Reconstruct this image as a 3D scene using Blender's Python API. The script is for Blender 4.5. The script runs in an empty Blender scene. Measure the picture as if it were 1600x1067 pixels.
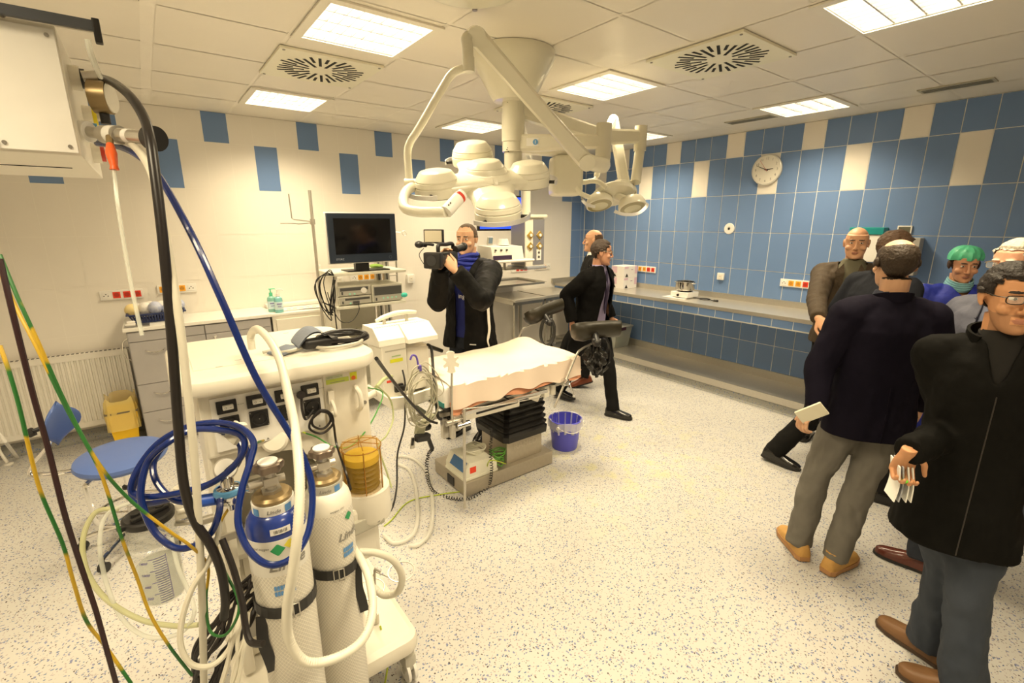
import bpy, bmesh, math, random
import numpy as np
from mathutils import Vector, Matrix, Euler
random.seed(7)
SC = bpy.context.scene
COL = SC.collection
PI = math.pi
V = Vector

# ------------------------------------------------------------------ camera
FPX = 737.714            # focal length in pixels of the 1600 px wide frame
YAW, PIT = 0.6476, -0.2475
CAM = V((-5.4144, -5.3162, 1.8757))
FWD = V((math.sin(YAW)*math.cos(PIT), math.cos(YAW)*math.cos(PIT), math.sin(PIT)))
RGT = V((math.cos(YAW), -math.sin(YAW), 0))
UPV = RGT.cross(FWD)
cd = bpy.data.cameras.new('camera'); cam = bpy.data.objects.new('camera', cd); COL.objects.link(cam)
cd.sensor_width = 36.0; cd.lens = FPX*36.0/1600.0; cd.clip_start = 0.02; cd.clip_end = 60
cam.matrix_world = Matrix.Translation(CAM) @ Matrix((RGT, UPV, -FWD)).transposed().to_4x4()
SC.camera = cam

def ray(x, y): return FWD + RGT*((x-800)/FPX) - UPV*((y-533.5)/FPX)
def on_x(x, y, X): d = ray(x, y); return CAM + d*((X-CAM.x)/d.x)
def on_y(x, y, Y): d = ray(x, y); return CAM + d*((Y-CAM.y)/d.y)
def on_z(x, y, Z): d = ray(x, y); return CAM + d*((Z-CAM.z)/d.z)
def at(x, y, D): return CAM + ray(x, y)*D      # a photo direction at a real distance D in front of the lens

# ------------------------------------------------------------------ world, exposure
w = bpy.data.worlds.new('world'); SC.world = w; w.use_nodes = True
w.node_tree.nodes['Background'].inputs[0].default_value = (1, .85, .6, 1)
w.node_tree.nodes['Background'].inputs[1].default_value = 0.05
SC.view_settings.view_transform = 'Standard'; SC.view_settings.look = 'None'
SC.view_settings.gamma = 1; SC.view_settings.use_curve_mapping = False
SC.view_settings.exposure = 0.45
LAMP_COL = (1.0, 0.825, 0.535)
LAMP_POWER = 18.5       # watts of each recessed ceiling light

# ------------------------------------------------------------------ materials
def lin(c):
    if isinstance(c, str):
        c = [int(c[i:i+2], 16)/255 for i in (0, 2, 4)]
        return tuple((v/12.92 if v <= .04045 else ((v+.055)/1.055)**2.4) for v in c)
    return tuple(c)
MATS = {}
def M(name, col=None, rough=.5, metal=0, spec=.5, noise=0, nscale=20, bump=0, bscale=60, alpha=1, trans=0, ior=1.45, emit=0, emitc=None, coat=0, sheen=0, mix=None):
    if name in MATS: return MATS[name]
    m = bpy.data.materials.new(name); m.use_nodes = True; nt = m.node_tree; b = nt.nodes['Principled BSDF']
    c = lin(col); b.inputs['Base Color'].default_value = (*c, 1)
    b.inputs['Roughness'].default_value = rough; b.inputs['Metallic'].default_value = metal
    b.inputs['Specular IOR Level'].default_value = spec; b.inputs['IOR'].default_value = ior
    b.inputs['Transmission Weight'].default_value = trans; b.inputs['Alpha'].default_value = alpha
    b.inputs['Coat Weight'].default_value = coat; b.inputs['Sheen Weight'].default_value = sheen
    if emit:
        b.inputs['Emission Color'].default_value = (*lin(emitc or col), 1); b.inputs['Emission Strength'].default_value = emit
    tc = nt.nodes.new('ShaderNodeTexCoord')
    n = nt.nodes.new('ShaderNodeTexNoise'); n.inputs['Scale'].default_value = nscale; n.inputs['Detail'].default_value = 3
    nt.links.new(tc.outputs['Object'], n.inputs['Vector'])
    nv = noise if noise else .03
    mx = nt.nodes.new('ShaderNodeMix'); mx.data_type = 'RGBA'
    c2 = lin(mix) if mix else tuple(v*(1-nv) for v in c); c1 = c if mix else tuple(min(1, v*(1+nv)) for v in c)
    mx.inputs['A'].default_value = (*c1, 1); mx.inputs['B'].default_value = (*c2, 1)
    nt.links.new(n.outputs['Fac'], mx.inputs['Factor']); nt.links.new(mx.outputs['Result'], b.inputs['Base Color'])
    if bump:
        n2 = nt.nodes.new('ShaderNodeTexNoise'); n2.inputs['Scale'].default_value = bscale; n2.inputs['Detail'].default_value = 4
        nt.links.new(tc.outputs['Object'], n2.inputs['Vector'])
        bp = nt.nodes.new('ShaderNodeBump'); bp.inputs['Strength'].default_value = bump; bp.inputs['Distance'].default_value = .01
        nt.links.new(n2.outputs['Fac'], bp.inputs['Height']); nt.links.new(bp.outputs['Normal'], b.inputs['Normal'])
    MATS[name] = m
    return m

# ------------------------------------------------------------------ mesh builder
TF = [Matrix.Identity(4)]
class frame:
    """local frame: everything built inside is moved to loc / turned by rz (and more)"""
    def __init__(s, loc=(0, 0, 0), rz=0, mat=None): s.m = Matrix.Translation(V(loc)) @ (mat if mat is not None else Matrix.Rotation(rz, 4, 'Z'))
    def __enter__(s): TF.append(TF[-1] @ s.m); return s
    def __exit__(s, *a): TF.pop()
def basis(axis):
    z = V(axis).normalized(); a = V((0, 0, 1)) if abs(z.z) < .9 else V((1, 0, 0))
    x = a.cross(z).normalized(); return x, z.cross(x), z
def spline(pts, seg=8, closed=False):
    P = [V(p) for p in pts]; n = len(P); out = []
    if n < 3 and not closed: return P
    for i in range(n if closed else n-1):
        if closed: a, b, c, d = P[(i-1) % n], P[i], P[(i+1) % n], P[(i+2) % n]
        else: a, b, c, d = P[max(i-1, 0)], P[i], P[i+1], P[min(i+2, n-1)]
        for k in range(seg):
            t = k/seg
            out.append(.5*((2*b)+(-a+c)*t+(2*a-5*b+4*c-d)*t*t+(-a+3*b-3*c+d)*t**3))
    if not closed: out.append(P[-1])
    return out
class MB:
    def __init__(s, *mats): s.bm = bmesh.new(); s.mats = list(mats); s.m = 0; s.flat = False
    def use(s, mat):
        if mat not in s.mats: s.mats.append(mat)
        s.m = s.mats.index(mat); return s
    def _v(s, p): return s.bm.verts.new(TF[-1] @ V(p))
    def _f(s, vs, smooth=False):
        try: f = s.bm.faces.new(vs)
        except ValueError: return None
        f.material_index = s.m; f.smooth = smooth; return f
    def box(s, c, size, rot=None, bevel=0, seg=2, taper=1.0, smooth=False):
        sx, sy, sz = [v/2 for v in size]; R = rot if rot is not None else Matrix.Identity(3)
        if isinstance(R, (tuple, list)): R = Euler(R).to_matrix()
        vs = []
        for k, z in enumerate((-sz, sz)):
            t = 1 if k == 0 else taper
            for x, y in ((-sx, -sy), (sx, -sy), (sx, sy), (-sx, sy)): vs.append(s._v(V(c)+R @ V((x*t, y*t, z))))
        fs = [s._f([vs[i] for i in q]) for q in ((3, 2, 1, 0), (4, 5, 6, 7), (0, 1, 5, 4), (1, 2, 6, 5), (2, 3, 7, 6), (3, 0, 4, 7))]
        if bevel:
            es = {e for f in fs for e in f.edges}
            r = bmesh.ops.bevel(s.bm, geom=list(es)+vs, offset=min(bevel, min(size)*.49), segments=seg, profile=.6, affect='EDGES', clamp_overlap=True)
            for f in r['faces']: f.material_index = s.m; f.smooth = True
        return s
    def bx(s, x0, x1, y0, y1, z0, z1, **k):
        return s.box(((x0+x1)/2, (y0+y1)/2, (z0+z1)/2), (abs(x1-x0), abs(y1-y0), abs(z1-z0)), **k)
    def loft(s, rings, cap=True, smooth=True, closed=False):
        R = [[s._v(p) for p in r] for r in rings]; n = len(R[0]); N = len(R)
        for i in range(N if closed else N-1):
            a, b = R[i], R[(i+1) % N]
            for k in range(n): s._f([a[k], a[(k+1) % n], b[(k+1) % n], b[k]], smooth)
        if cap and not closed: s._f(R[0][::-1]); s._f(R[-1])
        return s
    def cyl(s, p0, p1, r0, r1=None, n=20, cap=True):
        p0, p1 = V(p0), V(p1); r1 = r0 if r1 is None else r1; x, y, z = basis(p1-p0)
        cs = [(math.cos(2*PI*k/n), math.sin(2*PI*k/n)) for k in range(n)]
        return s.loft([[p0+(x*c+y*q)*r0 for c, q in cs], [p1+(x*c+y*q)*r1 for c, q in cs]], cap)
    def lathe(s, prof, c=(0, 0, 0), axis=(0, 0, 1), n=28, sq=1):
        x, y, z = basis(axis) if tuple(axis) != (0, 0, 1) else (V((1, 0, 0)), V((0, 1, 0)), V((0, 0, 1)))
        cs = [(math.cos(2*PI*k/n), math.sin(2*PI*k/n)*sq) for k in range(n)]
        return s.loft([[V(c)+z*h+(x*a+y*b)*max(r, 1e-4) for a, b in cs] for r, h in prof])
    def ball(s, c, r, n=16, m=10, rot=None):
        if not isinstance(r, (tuple, list)): r = (r, r, r)
        R = rot if rot is not None else Matrix.Identity(3)
        rings = []
        for i in range(m+1):
            t = PI*(.02+.96*i/m)-PI/2
            rings.append([V(c)+R @ V((r[0]*math.cos(t)*math.cos(2*PI*k/n), r[1]*math.cos(t)*math.sin(2*PI*k/n), r[2]*math.sin(t))) for k in range(n)])
        return s.loft(rings)
    def tube(s, pts, r, n=8, seg=6, closed=False, smooth=True, cap=True, sp=True):
        P = spline(pts, seg, closed) if sp else [V(p) for p in pts]
        N = len(P); rr = r if isinstance(r, (list, tuple)) else None
        t0 = (P[1]-P[0]).normalized(); x, y, z = basis(t0); rings = []
        for i in range(N):
            t = (P[(i+1) % N]-P[i-1]) if closed else (P[min(i+1, N-1)]-P[max(i-1, 0)])
            t = t.normalized() if t.length > 1e-9 else z
            x = (x-t*x.dot(t)); x = x.normalized() if x.length > 1e-6 else basis(t)[0]
            yy = t.cross(x)
            if rr: f = i/(N-1)*(len(rr)-1); a = int(min(f, len(rr)-2)); q = rr[a]+(rr[a+1]-rr[a])*(f-a)
            else: q = r
            rings.append([P[i]+(x*math.cos(2*PI*k/n)+yy*math.sin(2*PI*k/n))*q for k in range(n)])
        return s.loft(rings, cap, smooth, closed)
    def strip(s, pts, wdir, wd, th, seg=6, sp=True, closed=False):
        """flat strap along pts, width along wdir"""
        P = spline(pts, seg, closed) if sp else [V(p) for p in pts]; N = len(P); rings = []
        for i in range(N):
            t = (P[(i+1) % N]-P[i-1]) if closed else (P[min(i+1, N-1)]-P[max(i-1, 0)])
            t.normalize(); w = V(wdir); w = (w-t*w.dot(t)).normalized(); nn = t.cross(w)
            rings.append([P[i]+w*(wd/2*a)+nn*(th/2*b) for a, b in ((-1, -1), (1, -1), (1, 1), (-1, 1))])
        return s.loft(rings, smooth=False, closed=closed)
    def corr(s, pts, r, amp=.0011, pitch=.007, n=12):
        """corrugated hose"""
        P = spline(pts, 24); L = [0]
        for a, b in zip(P, P[1:]): L.append(L[-1]+(b-a).length)
        N = max(8, int(L[-1]/pitch)); Q = []; j = 0
        for i in range(N+1):
            d = L[-1]*i/N
            while j < len(L)-2 and L[j+1] < d: j += 1
            f = (d-L[j])/max(1e-9, L[j+1]-L[j]); Q.append(P[j].lerp(P[j+1], f))
        rings = []; x = basis(Q[1]-Q[0])[0]
        for i in range(N+1):
            t = (Q[min(i+1, N)]-Q[max(i-1, 0)]).normalized(); x = (x-t*x.dot(t)).normalized(); y = t.cross(x)
            for o, q in ((-.25, r), (.25, r-amp)) if i < N else ((0, r),):
                c = Q[i]+t*(pitch*(o+.25)); rings.append([c+(x*math.cos(2*PI*k/n)+y*math.sin(2*PI*k/n))*q for k in range(n)])
        return s.loft(rings)
    def cyltext(s, txt, c, R, a0, z, size, sx=1.0, off=.0012):
        """text wrapped round a vertical cylinder at angle a0"""
        cu = bpy.data.curves.new('t', 'FONT'); cu.body = txt; cu.size = 1; cu.align_x = 'CENTER'; cu.align_y = 'CENTER'; cu.resolution_u = 2; cu.shear = .3; cu.offset = .018
        ob = bpy.data.objects.new('t', cu); me = ob.to_mesh(); vs = []
        for v in me.vertices:
            a = a0+v.co.x*size*sx/R; vs.append(s._v(V(c)+V(((R+off)*math.cos(a), (R+off)*math.sin(a), z+v.co.y*size))))
        for p in me.polygons: s._f([vs[i] for i in p.vertices])
        ob.to_mesh_clear(); bpy.data.objects.remove(ob); bpy.data.curves.remove(cu); return s
    def cylpatch(s, c, R, a0, z, poly, off=.0008):
        """flat sticker outline wrapped on a cylinder (poly in metres)"""
        xs = [p[0] for p in poly]; n = max(1, int((max(xs)-min(xs))/.004)); m = len(poly)
        def rng(x):
            ys = []
            for i in range(m):
                (x0, y0), (x1, y1) = poly[i], poly[(i+1) % m]
                if min(x0, x1)-1e-9 <= x <= max(x0, x1)+1e-9: ys += [y0, y1] if abs(x1-x0) < 1e-9 else [y0+(y1-y0)*(x-x0)/(x1-x0)]
            return min(ys), max(ys)
        q = lambda x, y: s._v(V(c)+V(((R+off)*math.cos(a0+x/R), (R+off)*math.sin(a0+x/R), z+y)))
        for k in range(n):
            x0 = min(xs)+(max(xs)-min(xs))*k/n; x1 = min(xs)+(max(xs)-min(xs))*(k+1)/n; a, b = rng(x0); d, e = rng(x1)
            vs = [q(x0, a), q(x1, d), q(x1, e), q(x0, b)]
            if b-a < 1e-7: vs = vs[:3]
            if e-d < 1e-7: vs = [vs[0], vs[1], vs[3]] if len(vs) == 4 else vs
            s._f(vs)
        return s
    def prism(s, poly, o, ux, uy, d):
        """polygon (2d) at o in the ux,uy plane, pushed out along vector d"""
        o, ux, uy, d = V(o), V(ux), V(uy), V(d)
        a = [o+ux*p[0]+uy*p[1] for p in poly]
        return s.loft([a, [p+d for p in a]], smooth=False)
    def quad(s, a, b, c, d): s._f([s._v(p) for p in (a, b, c, d)]); return s
    def grid(s, fn, nu, nv, smooth=True):
        G = [[s._v(fn(i/nu, j/nv)) for i in range(nu+1)] for j in range(nv+1)]
        for j in range(nv):
            for i in range(nu): s._f([G[j][i], G[j][i+1], G[j+1][i+1], G[j+1][i]], smooth)
        return s
    def text(s, txt, o, ux, uy, size, depth=.0008):
        cu = bpy.data.curves.new('t', 'FONT'); cu.body = txt; cu.size = 1; cu.align_x = 'CENTER'; cu.align_y = 'CENTER'; cu.resolution_u = 2
        ob = bpy.data.objects.new('t', cu); me = ob.to_mesh()
        o, ux, uy = V(o), V(ux).normalized(), V(uy).normalized(); nn = ux.cross(uy)
        vs = [s._v(o+ux*(v.co.x*size)+uy*(v.co.y*size)+nn*depth) for v in me.vertices]
        for p in me.polygons: s._f([vs[i] for i in p.vertices])
        ob.to_mesh_clear(); bpy.data.objects.remove(ob); bpy.data.curves.remove(cu)
        return s

WL = {}     # world location of every object built
def link(name, me, parent, loc, **tags):
    o = bpy.data.objects.new(name, me); COL.objects.link(o); o.location = V(loc)-(WL[parent.name] if parent else V((0, 0, 0)))
    o.parent = parent; WL[o.name] = V(loc)
    for k, v in tags.items():
        if v: o[k] = v
    return o
def obj(name, mb, parent=None, label=None, cat=None, group=None, kind=None, auto=False):
    bm = mb.bm
    if not auto: bmesh.ops.recalc_face_normals(bm, faces=bm.faces)
    for e in bm.edges:
        if len(e.link_faces) == 2 and e.calc_face_angle(0) > .62: e.smooth = False
    co = [v.co for v in bm.verts]
    lo = V([min(c[i] for c in co) for i in range(3)]); hi = V([max(c[i] for c in co) for i in range(3)])
    c = V(((lo.x+hi.x)/2, (lo.y+hi.y)/2, lo.z))
    for v in bm.verts: v.co -= c
    me = bpy.data.meshes.new(name); bm.to_mesh(me); bm.free()
    for m in mb.mats: me.materials.append(m)
    return link(name, me, parent, c, label=label, category=cat, group=group, kind=kind)
def thing(name, label, cat, loc, group=None):
    loc = TF[-1] @ V(loc)
    return link(name, None, None, loc, label=label, category=cat, group=group)
def dup(o, d, label=None, group=None, rz=0):
    """copy a thing with its parts and sub-parts, moved by d"""
    r = o.copy(); COL.objects.link(r); r.location = o.location+V(d); r.rotation_euler.z += rz; WL[r.name] = r.location.copy()
    if label: r['label'] = label
    if group: r['group'] = group
    for ch in list(o.children):
        c = ch.copy(); COL.objects.link(c); c.parent = r
        for g in list(ch.children):
            e = g.copy(); COL.objects.link(e); e.parent = c
    return r
def interp(x, xs, ys): return float(np.interp(x, xs, ys))
# ================================================================== room shell
CEIL = 2.837
H = 0.4096; TZ = 2.58
XL, YF = -7.6, -7.4        # left wall and the wall behind the camera
m_cream = M('cream_tile', (.83, .785, .71), .30, noise=.03, nscale=3)
m_blue = M('blue_tile', (.150, .250, .47), .30, noise=.06, nscale=2)
m_grout = M('pale_grout', (.92, .90, .84), .8)
m_groutc = M('cream_grout', (.88, .84, .76), .6)
m_steel = M('brushed_steel', (.54, .51, .45), .32, .75, noise=.08, nscale=60)
m_steeld = M('steel_worktop', (.52, .49, .43), .28, .55, noise=.08, nscale=40)
m_chrome = M('chrome', (.75, .74, .72), .12, 1)
m_white = M('white_enamel', (.78, .76, .70), .35)
m_cov = M('cream_plastic', (.80, .76, .66), .38)
m_black = M('black_plastic', (.016, .015, .015), .42)
m_dark = M('dark_void', (.01, .01, .01), .8)
m_screw = M('screw_metal', (.35, .33, .30), .4, 1)

def floor_mat(name, base, dens, stains=None):
    m = bpy.data.materials.new(name); m.use_nodes = True; nt = m.node_tree; b = nt.nodes['Principled BSDF']; L = nt.links.new
    b.inputs['Roughness'].default_value = .42; b.inputs['Specular IOR Level'].default_value = .4
    tc = nt.nodes.new('ShaderNodeTexCoord')
    cur = None
    def node(t, **k):
        n = nt.nodes.new(t)
        for a, v in k.items(): n.inputs[a].default_value = v
        return n
    big = node('ShaderNodeTexNoise', Scale=1.3, Detail=3.0); L(tc.outputs['Object'], big.inputs['Vector'])
    mx0 = nt.nodes.new('ShaderNodeMix'); mx0.data_type = 'RGBA'
    mx0.inputs['A'].default_value = (*base, 1); mx0.inputs['B'].default_value = (*[v*.93 for v in base], 1)
    L(big.outputs['Fac'], mx0.inputs['Factor']); cur = mx0.outputs['Result']
    for k, (sx, sy, sc, th, rnd, col) in enumerate(((1, 1.7, 62, .34, .74, (.10, .15, .28)), (1.6, 1, 70, .30, .80, (.07, .05, .055)),
                                                   (1, 1.3, 95, .36, .70, (.36, .30, .30)), (1.4, 1, 50, .30, .80, (.20, .22, .36)))):
        mp = nt.nodes.new('ShaderNodeMapping'); mp.inputs['Scale'].default_value = (sx, sy, 1); mp.inputs['Rotation'].default_value = (0, 0, .5+k*.9)
        mp.inputs['Location'].default_value = (k*3.1, k*1.7, 0)
        wn = node('ShaderNodeTexNoise', Scale=40.0, Detail=2.0); L(tc.outputs['Object'], wn.inputs['Vector'])
        ad = nt.nodes.new('ShaderNodeVectorMath'); ad.operation = 'MULTIPLY_ADD'; ad.inputs[1].default_value = (.02, .02, .02)
        L(wn.outputs['Color'], ad.inputs[0]); L(tc.outputs['Object'], ad.inputs[2]); L(ad.outputs[0], mp.inputs['Vector'])
        vo = nt.nodes.new('ShaderNodeTexVoronoi'); vo.inputs['Scale'].default_value = sc; L(mp.outputs[0], vo.inputs['Vector'])
        lt = nt.nodes.new('ShaderNodeMath'); lt.operation = 'LESS_THAN'; lt.inputs[1].default_value = th; L(vo.outputs['Distance'], lt.inputs[0])
        sp = nt.nodes.new('ShaderNodeSeparateColor'); L(vo.outputs['Color'], sp.inputs[0])
        gt = nt.nodes.new('ShaderNodeMath'); gt.operation = 'GREATER_THAN'; gt.inputs[1].default_value = 1-(1-rnd)*dens; L(sp.outputs[0], gt.inputs[0])
        mu = nt.nodes.new('ShaderNodeMath'); mu.operation = 'MULTIPLY'; L(lt.outputs[0], mu.inputs[0]); L(gt.outputs[0], mu.inputs[1])
        mx = nt.nodes.new('ShaderNodeMix'); mx.data_type = 'RGBA'; L(mu.outputs[0], mx.inputs['Factor'])
        L(cur, mx.inputs['A']); mx.inputs['B'].default_value = (*col, 1); cur = mx.outputs['Result']
    # faint yellow stains trodden into the vinyl
    if stains:
        ds = nt.nodes.new('ShaderNodeVectorMath'); ds.operation = 'DISTANCE'; ds.inputs[1].default_value = stains; L(tc.outputs['Object'], ds.inputs[0])
        mr = nt.nodes.new('ShaderNodeMapRange'); mr.inputs['From Min'].default_value = 1.3; mr.inputs['From Max'].default_value = .1; mr.inputs['To Max'].default_value = .75; L(ds.outputs['Value'], mr.inputs['Value'])
        n1 = node('ShaderNodeTexNoise', Scale=7.0, Detail=6.0, Roughness=.7); L(tc.outputs['Object'], n1.inputs['Vector'])
        rp = nt.nodes.new('ShaderNodeMapRange'); rp.inputs['From Min'].default_value = .52; rp.inputs['From Max'].default_value = .62; L(n1.outputs['Fac'], rp.inputs['Value'])
        mu = nt.nodes.new('ShaderNodeMath'); mu.operation = 'MULTIPLY'; L(mr.outputs[0], mu.inputs[0]); L(rp.outputs[0], mu.inputs[1])
        mx = nt.nodes.new('ShaderNodeMix'); mx.data_type = 'RGBA'; L(mu.outputs[0], mx.inputs['Factor']); L(cur, mx.inputs['A']); mx.inputs['B'].default_value = (.58, .55, .28, 1); cur = mx.outputs['Result']
    L(cur, b.inputs['Base Color'])
    return m
m_floor = floor_mat('speckled_vinyl', (.545, .53, .495), 1.0, stains=(-2.55-(XL+.1)/2, -3.0-(YF+.1)/2, .1))
m_cove = floor_mat('speckled_vinyl_skirting', (.30, .30, .27), 1.0)

f = MB(m_floor); f.bx(XL, .1, YF, .1, -.1, 0); obj('floor', f, kind='structure')

def tiled(mb, fn, spans, rows, colour, g=.0030, off=.003):
    """tiles as slightly raised plates on a grouted wall; fn(u, z, off) gives the point"""
    for r, (z0, z1) in rows:
        for k, (u0, u1) in spans:
            mb.use(colour(r, k))
            a, b, c, d = [(u0+g, z0+g), (u1-g, z0+g), (u1-g, z1-g), (u0+g, z1-g)]
            mb.quad(*[fn(u, z, off) for u, z in (a, b, c, d)])
# rows, counted from the ceiling
zs = [TZ-k*H for k in range(0, 7)]
rowsb = [(-1, (TZ, CEIL))]+[(k, (max(0, TZ-(k+1)*H), TZ-k*H)) for k in range(0, 7)]
# right wall (x = 0): tile lines at y = -1.2147 - .2 i
wr = MB(m_grout); wr.bx(0, .1, YF, .1, 0, CEIL)
sp = [(i, (-1.2147-.2*(i+1), -1.2147-.2*i)) for i in range(-6, 32)]
sp = [(i, (a, min(b, 0))) for i, (a, b) in sp if a < 0]
def cr(r, k):
    if r == -1 and k % 4 == 1: return m_cream
    if r == 0 and k % 4 == 3: return m_cream
    return m_blue
tiled(wr, lambda u, z, o: (-o, u, z), sp, rowsb, cr)
obj('wall_right', wr, kind='structure', auto=True)
# back wall (y = 0): tile lines at x = -4.8728 + .2 j
wb = MB(m_groutc); wb.bx(XL, .1, 0, .1, 0, CEIL)
sp = [(j, (-4.8728+.2*j, -4.8728+.2*(j+1))) for j in range(-14, 25)]
sp = [(j, (a, min(b, 0))) for j, (a, b) in sp]
def cb(r, k):
    if r == -1 and k % 4 == 0: return m_blue
    if r == 0 and k % 4 == 2: return m_blue
    if k >= 23: return m_blue
    return m_cream
tiled(wb, lambda u, z, o: (u, -o, z), sp, rowsb, cb, .0013, .0012)
obj('wall_back', wb, kind='structure', auto=True)
wl = MB(m_cream); wl.bx(XL-.1, XL, YF, .1, 0, CEIL); obj('wall_left', wl, kind='structure')
wf = MB(m_cream); wf.bx(XL-.1, .1, YF-.1, YF, 0, CEIL); obj('wall_front', wf, kind='structure')
# coved skirting along the back wall
def cove(mb, pts, z=.11, out=.03):
    for (x0, y0, x1, y1, nx, ny) in pts:
        pr = [(0, z), (.004, z), (.006, .04), (.014, .012), (out, .001), (0, .001)]
        d = V((x1-x0, y1-y0, 0))
        mb.loft([[V((x0+nx*p[0], y0+ny*p[0], p[1])) for p in pr], [V((x1+nx*p[0], y1+ny*p[0], p[1])) for p in pr]], smooth=False)
b = MB(m_cove); cove(b, [(XL, 0, -.56, 0, 0, -1)]); obj('baseboard_back', b, kind='structure')

# ceiling: metal panels in a light grid
m_panel = M('ceiling_panel', (.80, .75, .66), .42, noise=.03, nscale=1.5)
m_rib = M('ceiling_rib', (.86, .81, .72), .5)
GX = [-.43-.603*k for k in range(0, 12)]; GY = [-.565-.605*k for k in range(0, 12)]
VENTS = [(-4.36, -1.88), (-2.52, -3.55), (-2.52, -1.93)]
LIGHTS = [(-4.345, -2.64), (-4.345, -.835), (-2.56, -2.69), (-2.54, -.885), (-2.53, -4.46), (-.735, -3.30), (-.735, -1.49),
          (-4.345, -4.46), (-6.16, -4.46), (-4.345, -6.2), (-6.16, -2.64)]  # last entry: unseen lamp added to brighten the left part of the back wall
c = MB(m_rib); c.bx(XL, .1, YF, .1, CEIL+.10, CEIL+.14)
c.use(m_rib)
def holed(x0, x1, y0, y1):
    """rectangle minus light openings, as cells"""
    hs = [(a-.265, a+.265, b-.265, b+.265) for a, b in LIGHTS]
    xs = sorted({x0, x1, *[v for h in hs for v in h[:2] if x0 < v < x1]}); ys = sorted({y0, y1, *[v for h in hs for v in h[2:] if y0 < v < y1]})
    out = []
    for i in range(len(xs)-1):
        for j in range(len(ys)-1):
            cx, cy = (xs[i]+xs[i+1])/2, (ys[j]+ys[j+1])/2
            if not any(h[0] < cx < h[1] and h[2] < cy < h[3] for h in hs): out.append((xs[i], xs[i+1], ys[j], ys[j+1]))
    return out
for x0, x1, y0, y1 in holed(XL, .1, YF, .1): c.quad((x0, y0, CEIL+.0025), (x1, y0, CEIL+.0025), (x1, y1, CEIL+.0025), (x0, y1, CEIL+.0025))
c.use(m_panel)
ex = [0-.012]+GX+[XL]; ey = [0-.012]+GY+[YF]
for i in range(len(ex)-1):
    wide = .030 if abs(ex[i]+5.25) < .02 else .012
    wide2 = .030 if abs(ex[i+1]+5.25) < .02 else .012
    for j in range(len(ey)-1):
        X1, X0 = ex[i]-wide, ex[i+1]+wide2; Y1, Y0 = ey[j]-.010, ey[j+1]+.010
        if X1-X0 < .03 or Y1-Y0 < .03: continue
        for x0, x1, y0, y1 in holed(X0, X1, Y0, Y1):
            c.quad((x0, y0, CEIL), (x1, y0, CEIL), (x1, y1, CEIL), (x0, y1, CEIL))
c.use(m_dark)
for k, gx in enumerate(GX):
    wd = .030 if abs(gx+5.25) < .02 else .012
    c.quad((gx-wd-.002, YF, CEIL+.002), (gx-wd, YF, CEIL+.002), (gx-wd, 0, CEIL+.002), (gx-wd-.002, 0, CEIL+.002))
obj('ceiling', c, kind='structure', auto=True)

# recessed louvre lights
m_lens = M('lamp_tubes', (1, 1, 1), .5, emit=7, emitc=(1, .90, .70))
m_louv = M('louvre_aluminium', (.62, .60, .56), .35, .3)
def ceiling_light(x, y, label):
    t = thing('ceiling_light', label, 'ceiling light', (x, y, CEIL-.012), 'square recessed ceiling lights')
    fr = MB(m_cov)
    for a, b, c_, d in ((-.30, -.255, -.30, .30), (.255, .30, -.30, .30), (-.255, .255, -.30, -.255), (-.255, .255, .255, .30)):
        fr.bx(x+a, x+b, y+c_, y+d, CEIL-.010, CEIL-.001)
    for a in (-.258, .258):
        fr.bx(x+a-.003, x+a+.003, y-.258, y+.258, CEIL-.004, CEIL+.075); fr.bx(x-.258, x+.258, y+a-.003, y+a+.003, CEIL-.004, CEIL+.075)
    obj('frame', fr, t)
    g = MB(m_lens); g.bx(x-.255, x+.255, y-.255, y+.255, CEIL+.07, CEIL+.08)
    obj('diffuser', g, t)
    ld = bpy.data.lights.new('ceiling_lamp', 'AREA'); ld.shape = 'SQUARE'; ld.size = .50; ld.energy = LAMP_POWER; ld.color = LAMP_COL; ld.spread = math.radians(134)
    lo = bpy.data.objects.new('lamp', ld); COL.objects.link(lo); lo.parent = t; lo.location = (0, 0, .010)
    l = MB(m_louv)
    for k in range(1, 4): l.bx(x-.255, x+.255, y-.255+k*.1275-.004, y-.255+k*.1275+.004, CEIL+.004, CEIL+.055)
    for k in range(1, 9): l.bx(x-.255+k*.0567-.0012, x-.255+k*.0567+.0012, y-.255, y+.255, CEIL+.004, CEIL+.050)
    obj('louvre', l, t)
    return t
LL = ['bright louvre ceiling light beside the nearest round grille at top left', 'small-looking louvre ceiling light at the left above the white back wall',
      'louvre ceiling light just right of the cream ceiling cone', 'louvre ceiling light right above the big surgical lamp', 'large louvre ceiling light at the top right edge with visible reflector cells',
      'louvre ceiling light over the blue wall above the clock', 'louvre ceiling light half hidden behind the small surgical lamp arm']
LL += ['louvre ceiling light above the viewer', 'louvre ceiling light behind and left of the viewer', 'louvre ceiling light far behind the viewer', 'added out-of-view louvre ceiling light brightening the left part of the back wall']
LT = [ceiling_light(x, y, LL[i]) for i, (x, y) in enumerate(LIGHTS[:7])]
for i, (x, y) in enumerate(LIGHTS[7:]): dup(LT[0], (x-LIGHTS[0][0], y-LIGHTS[0][1], 0), LL[7+i])

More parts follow.
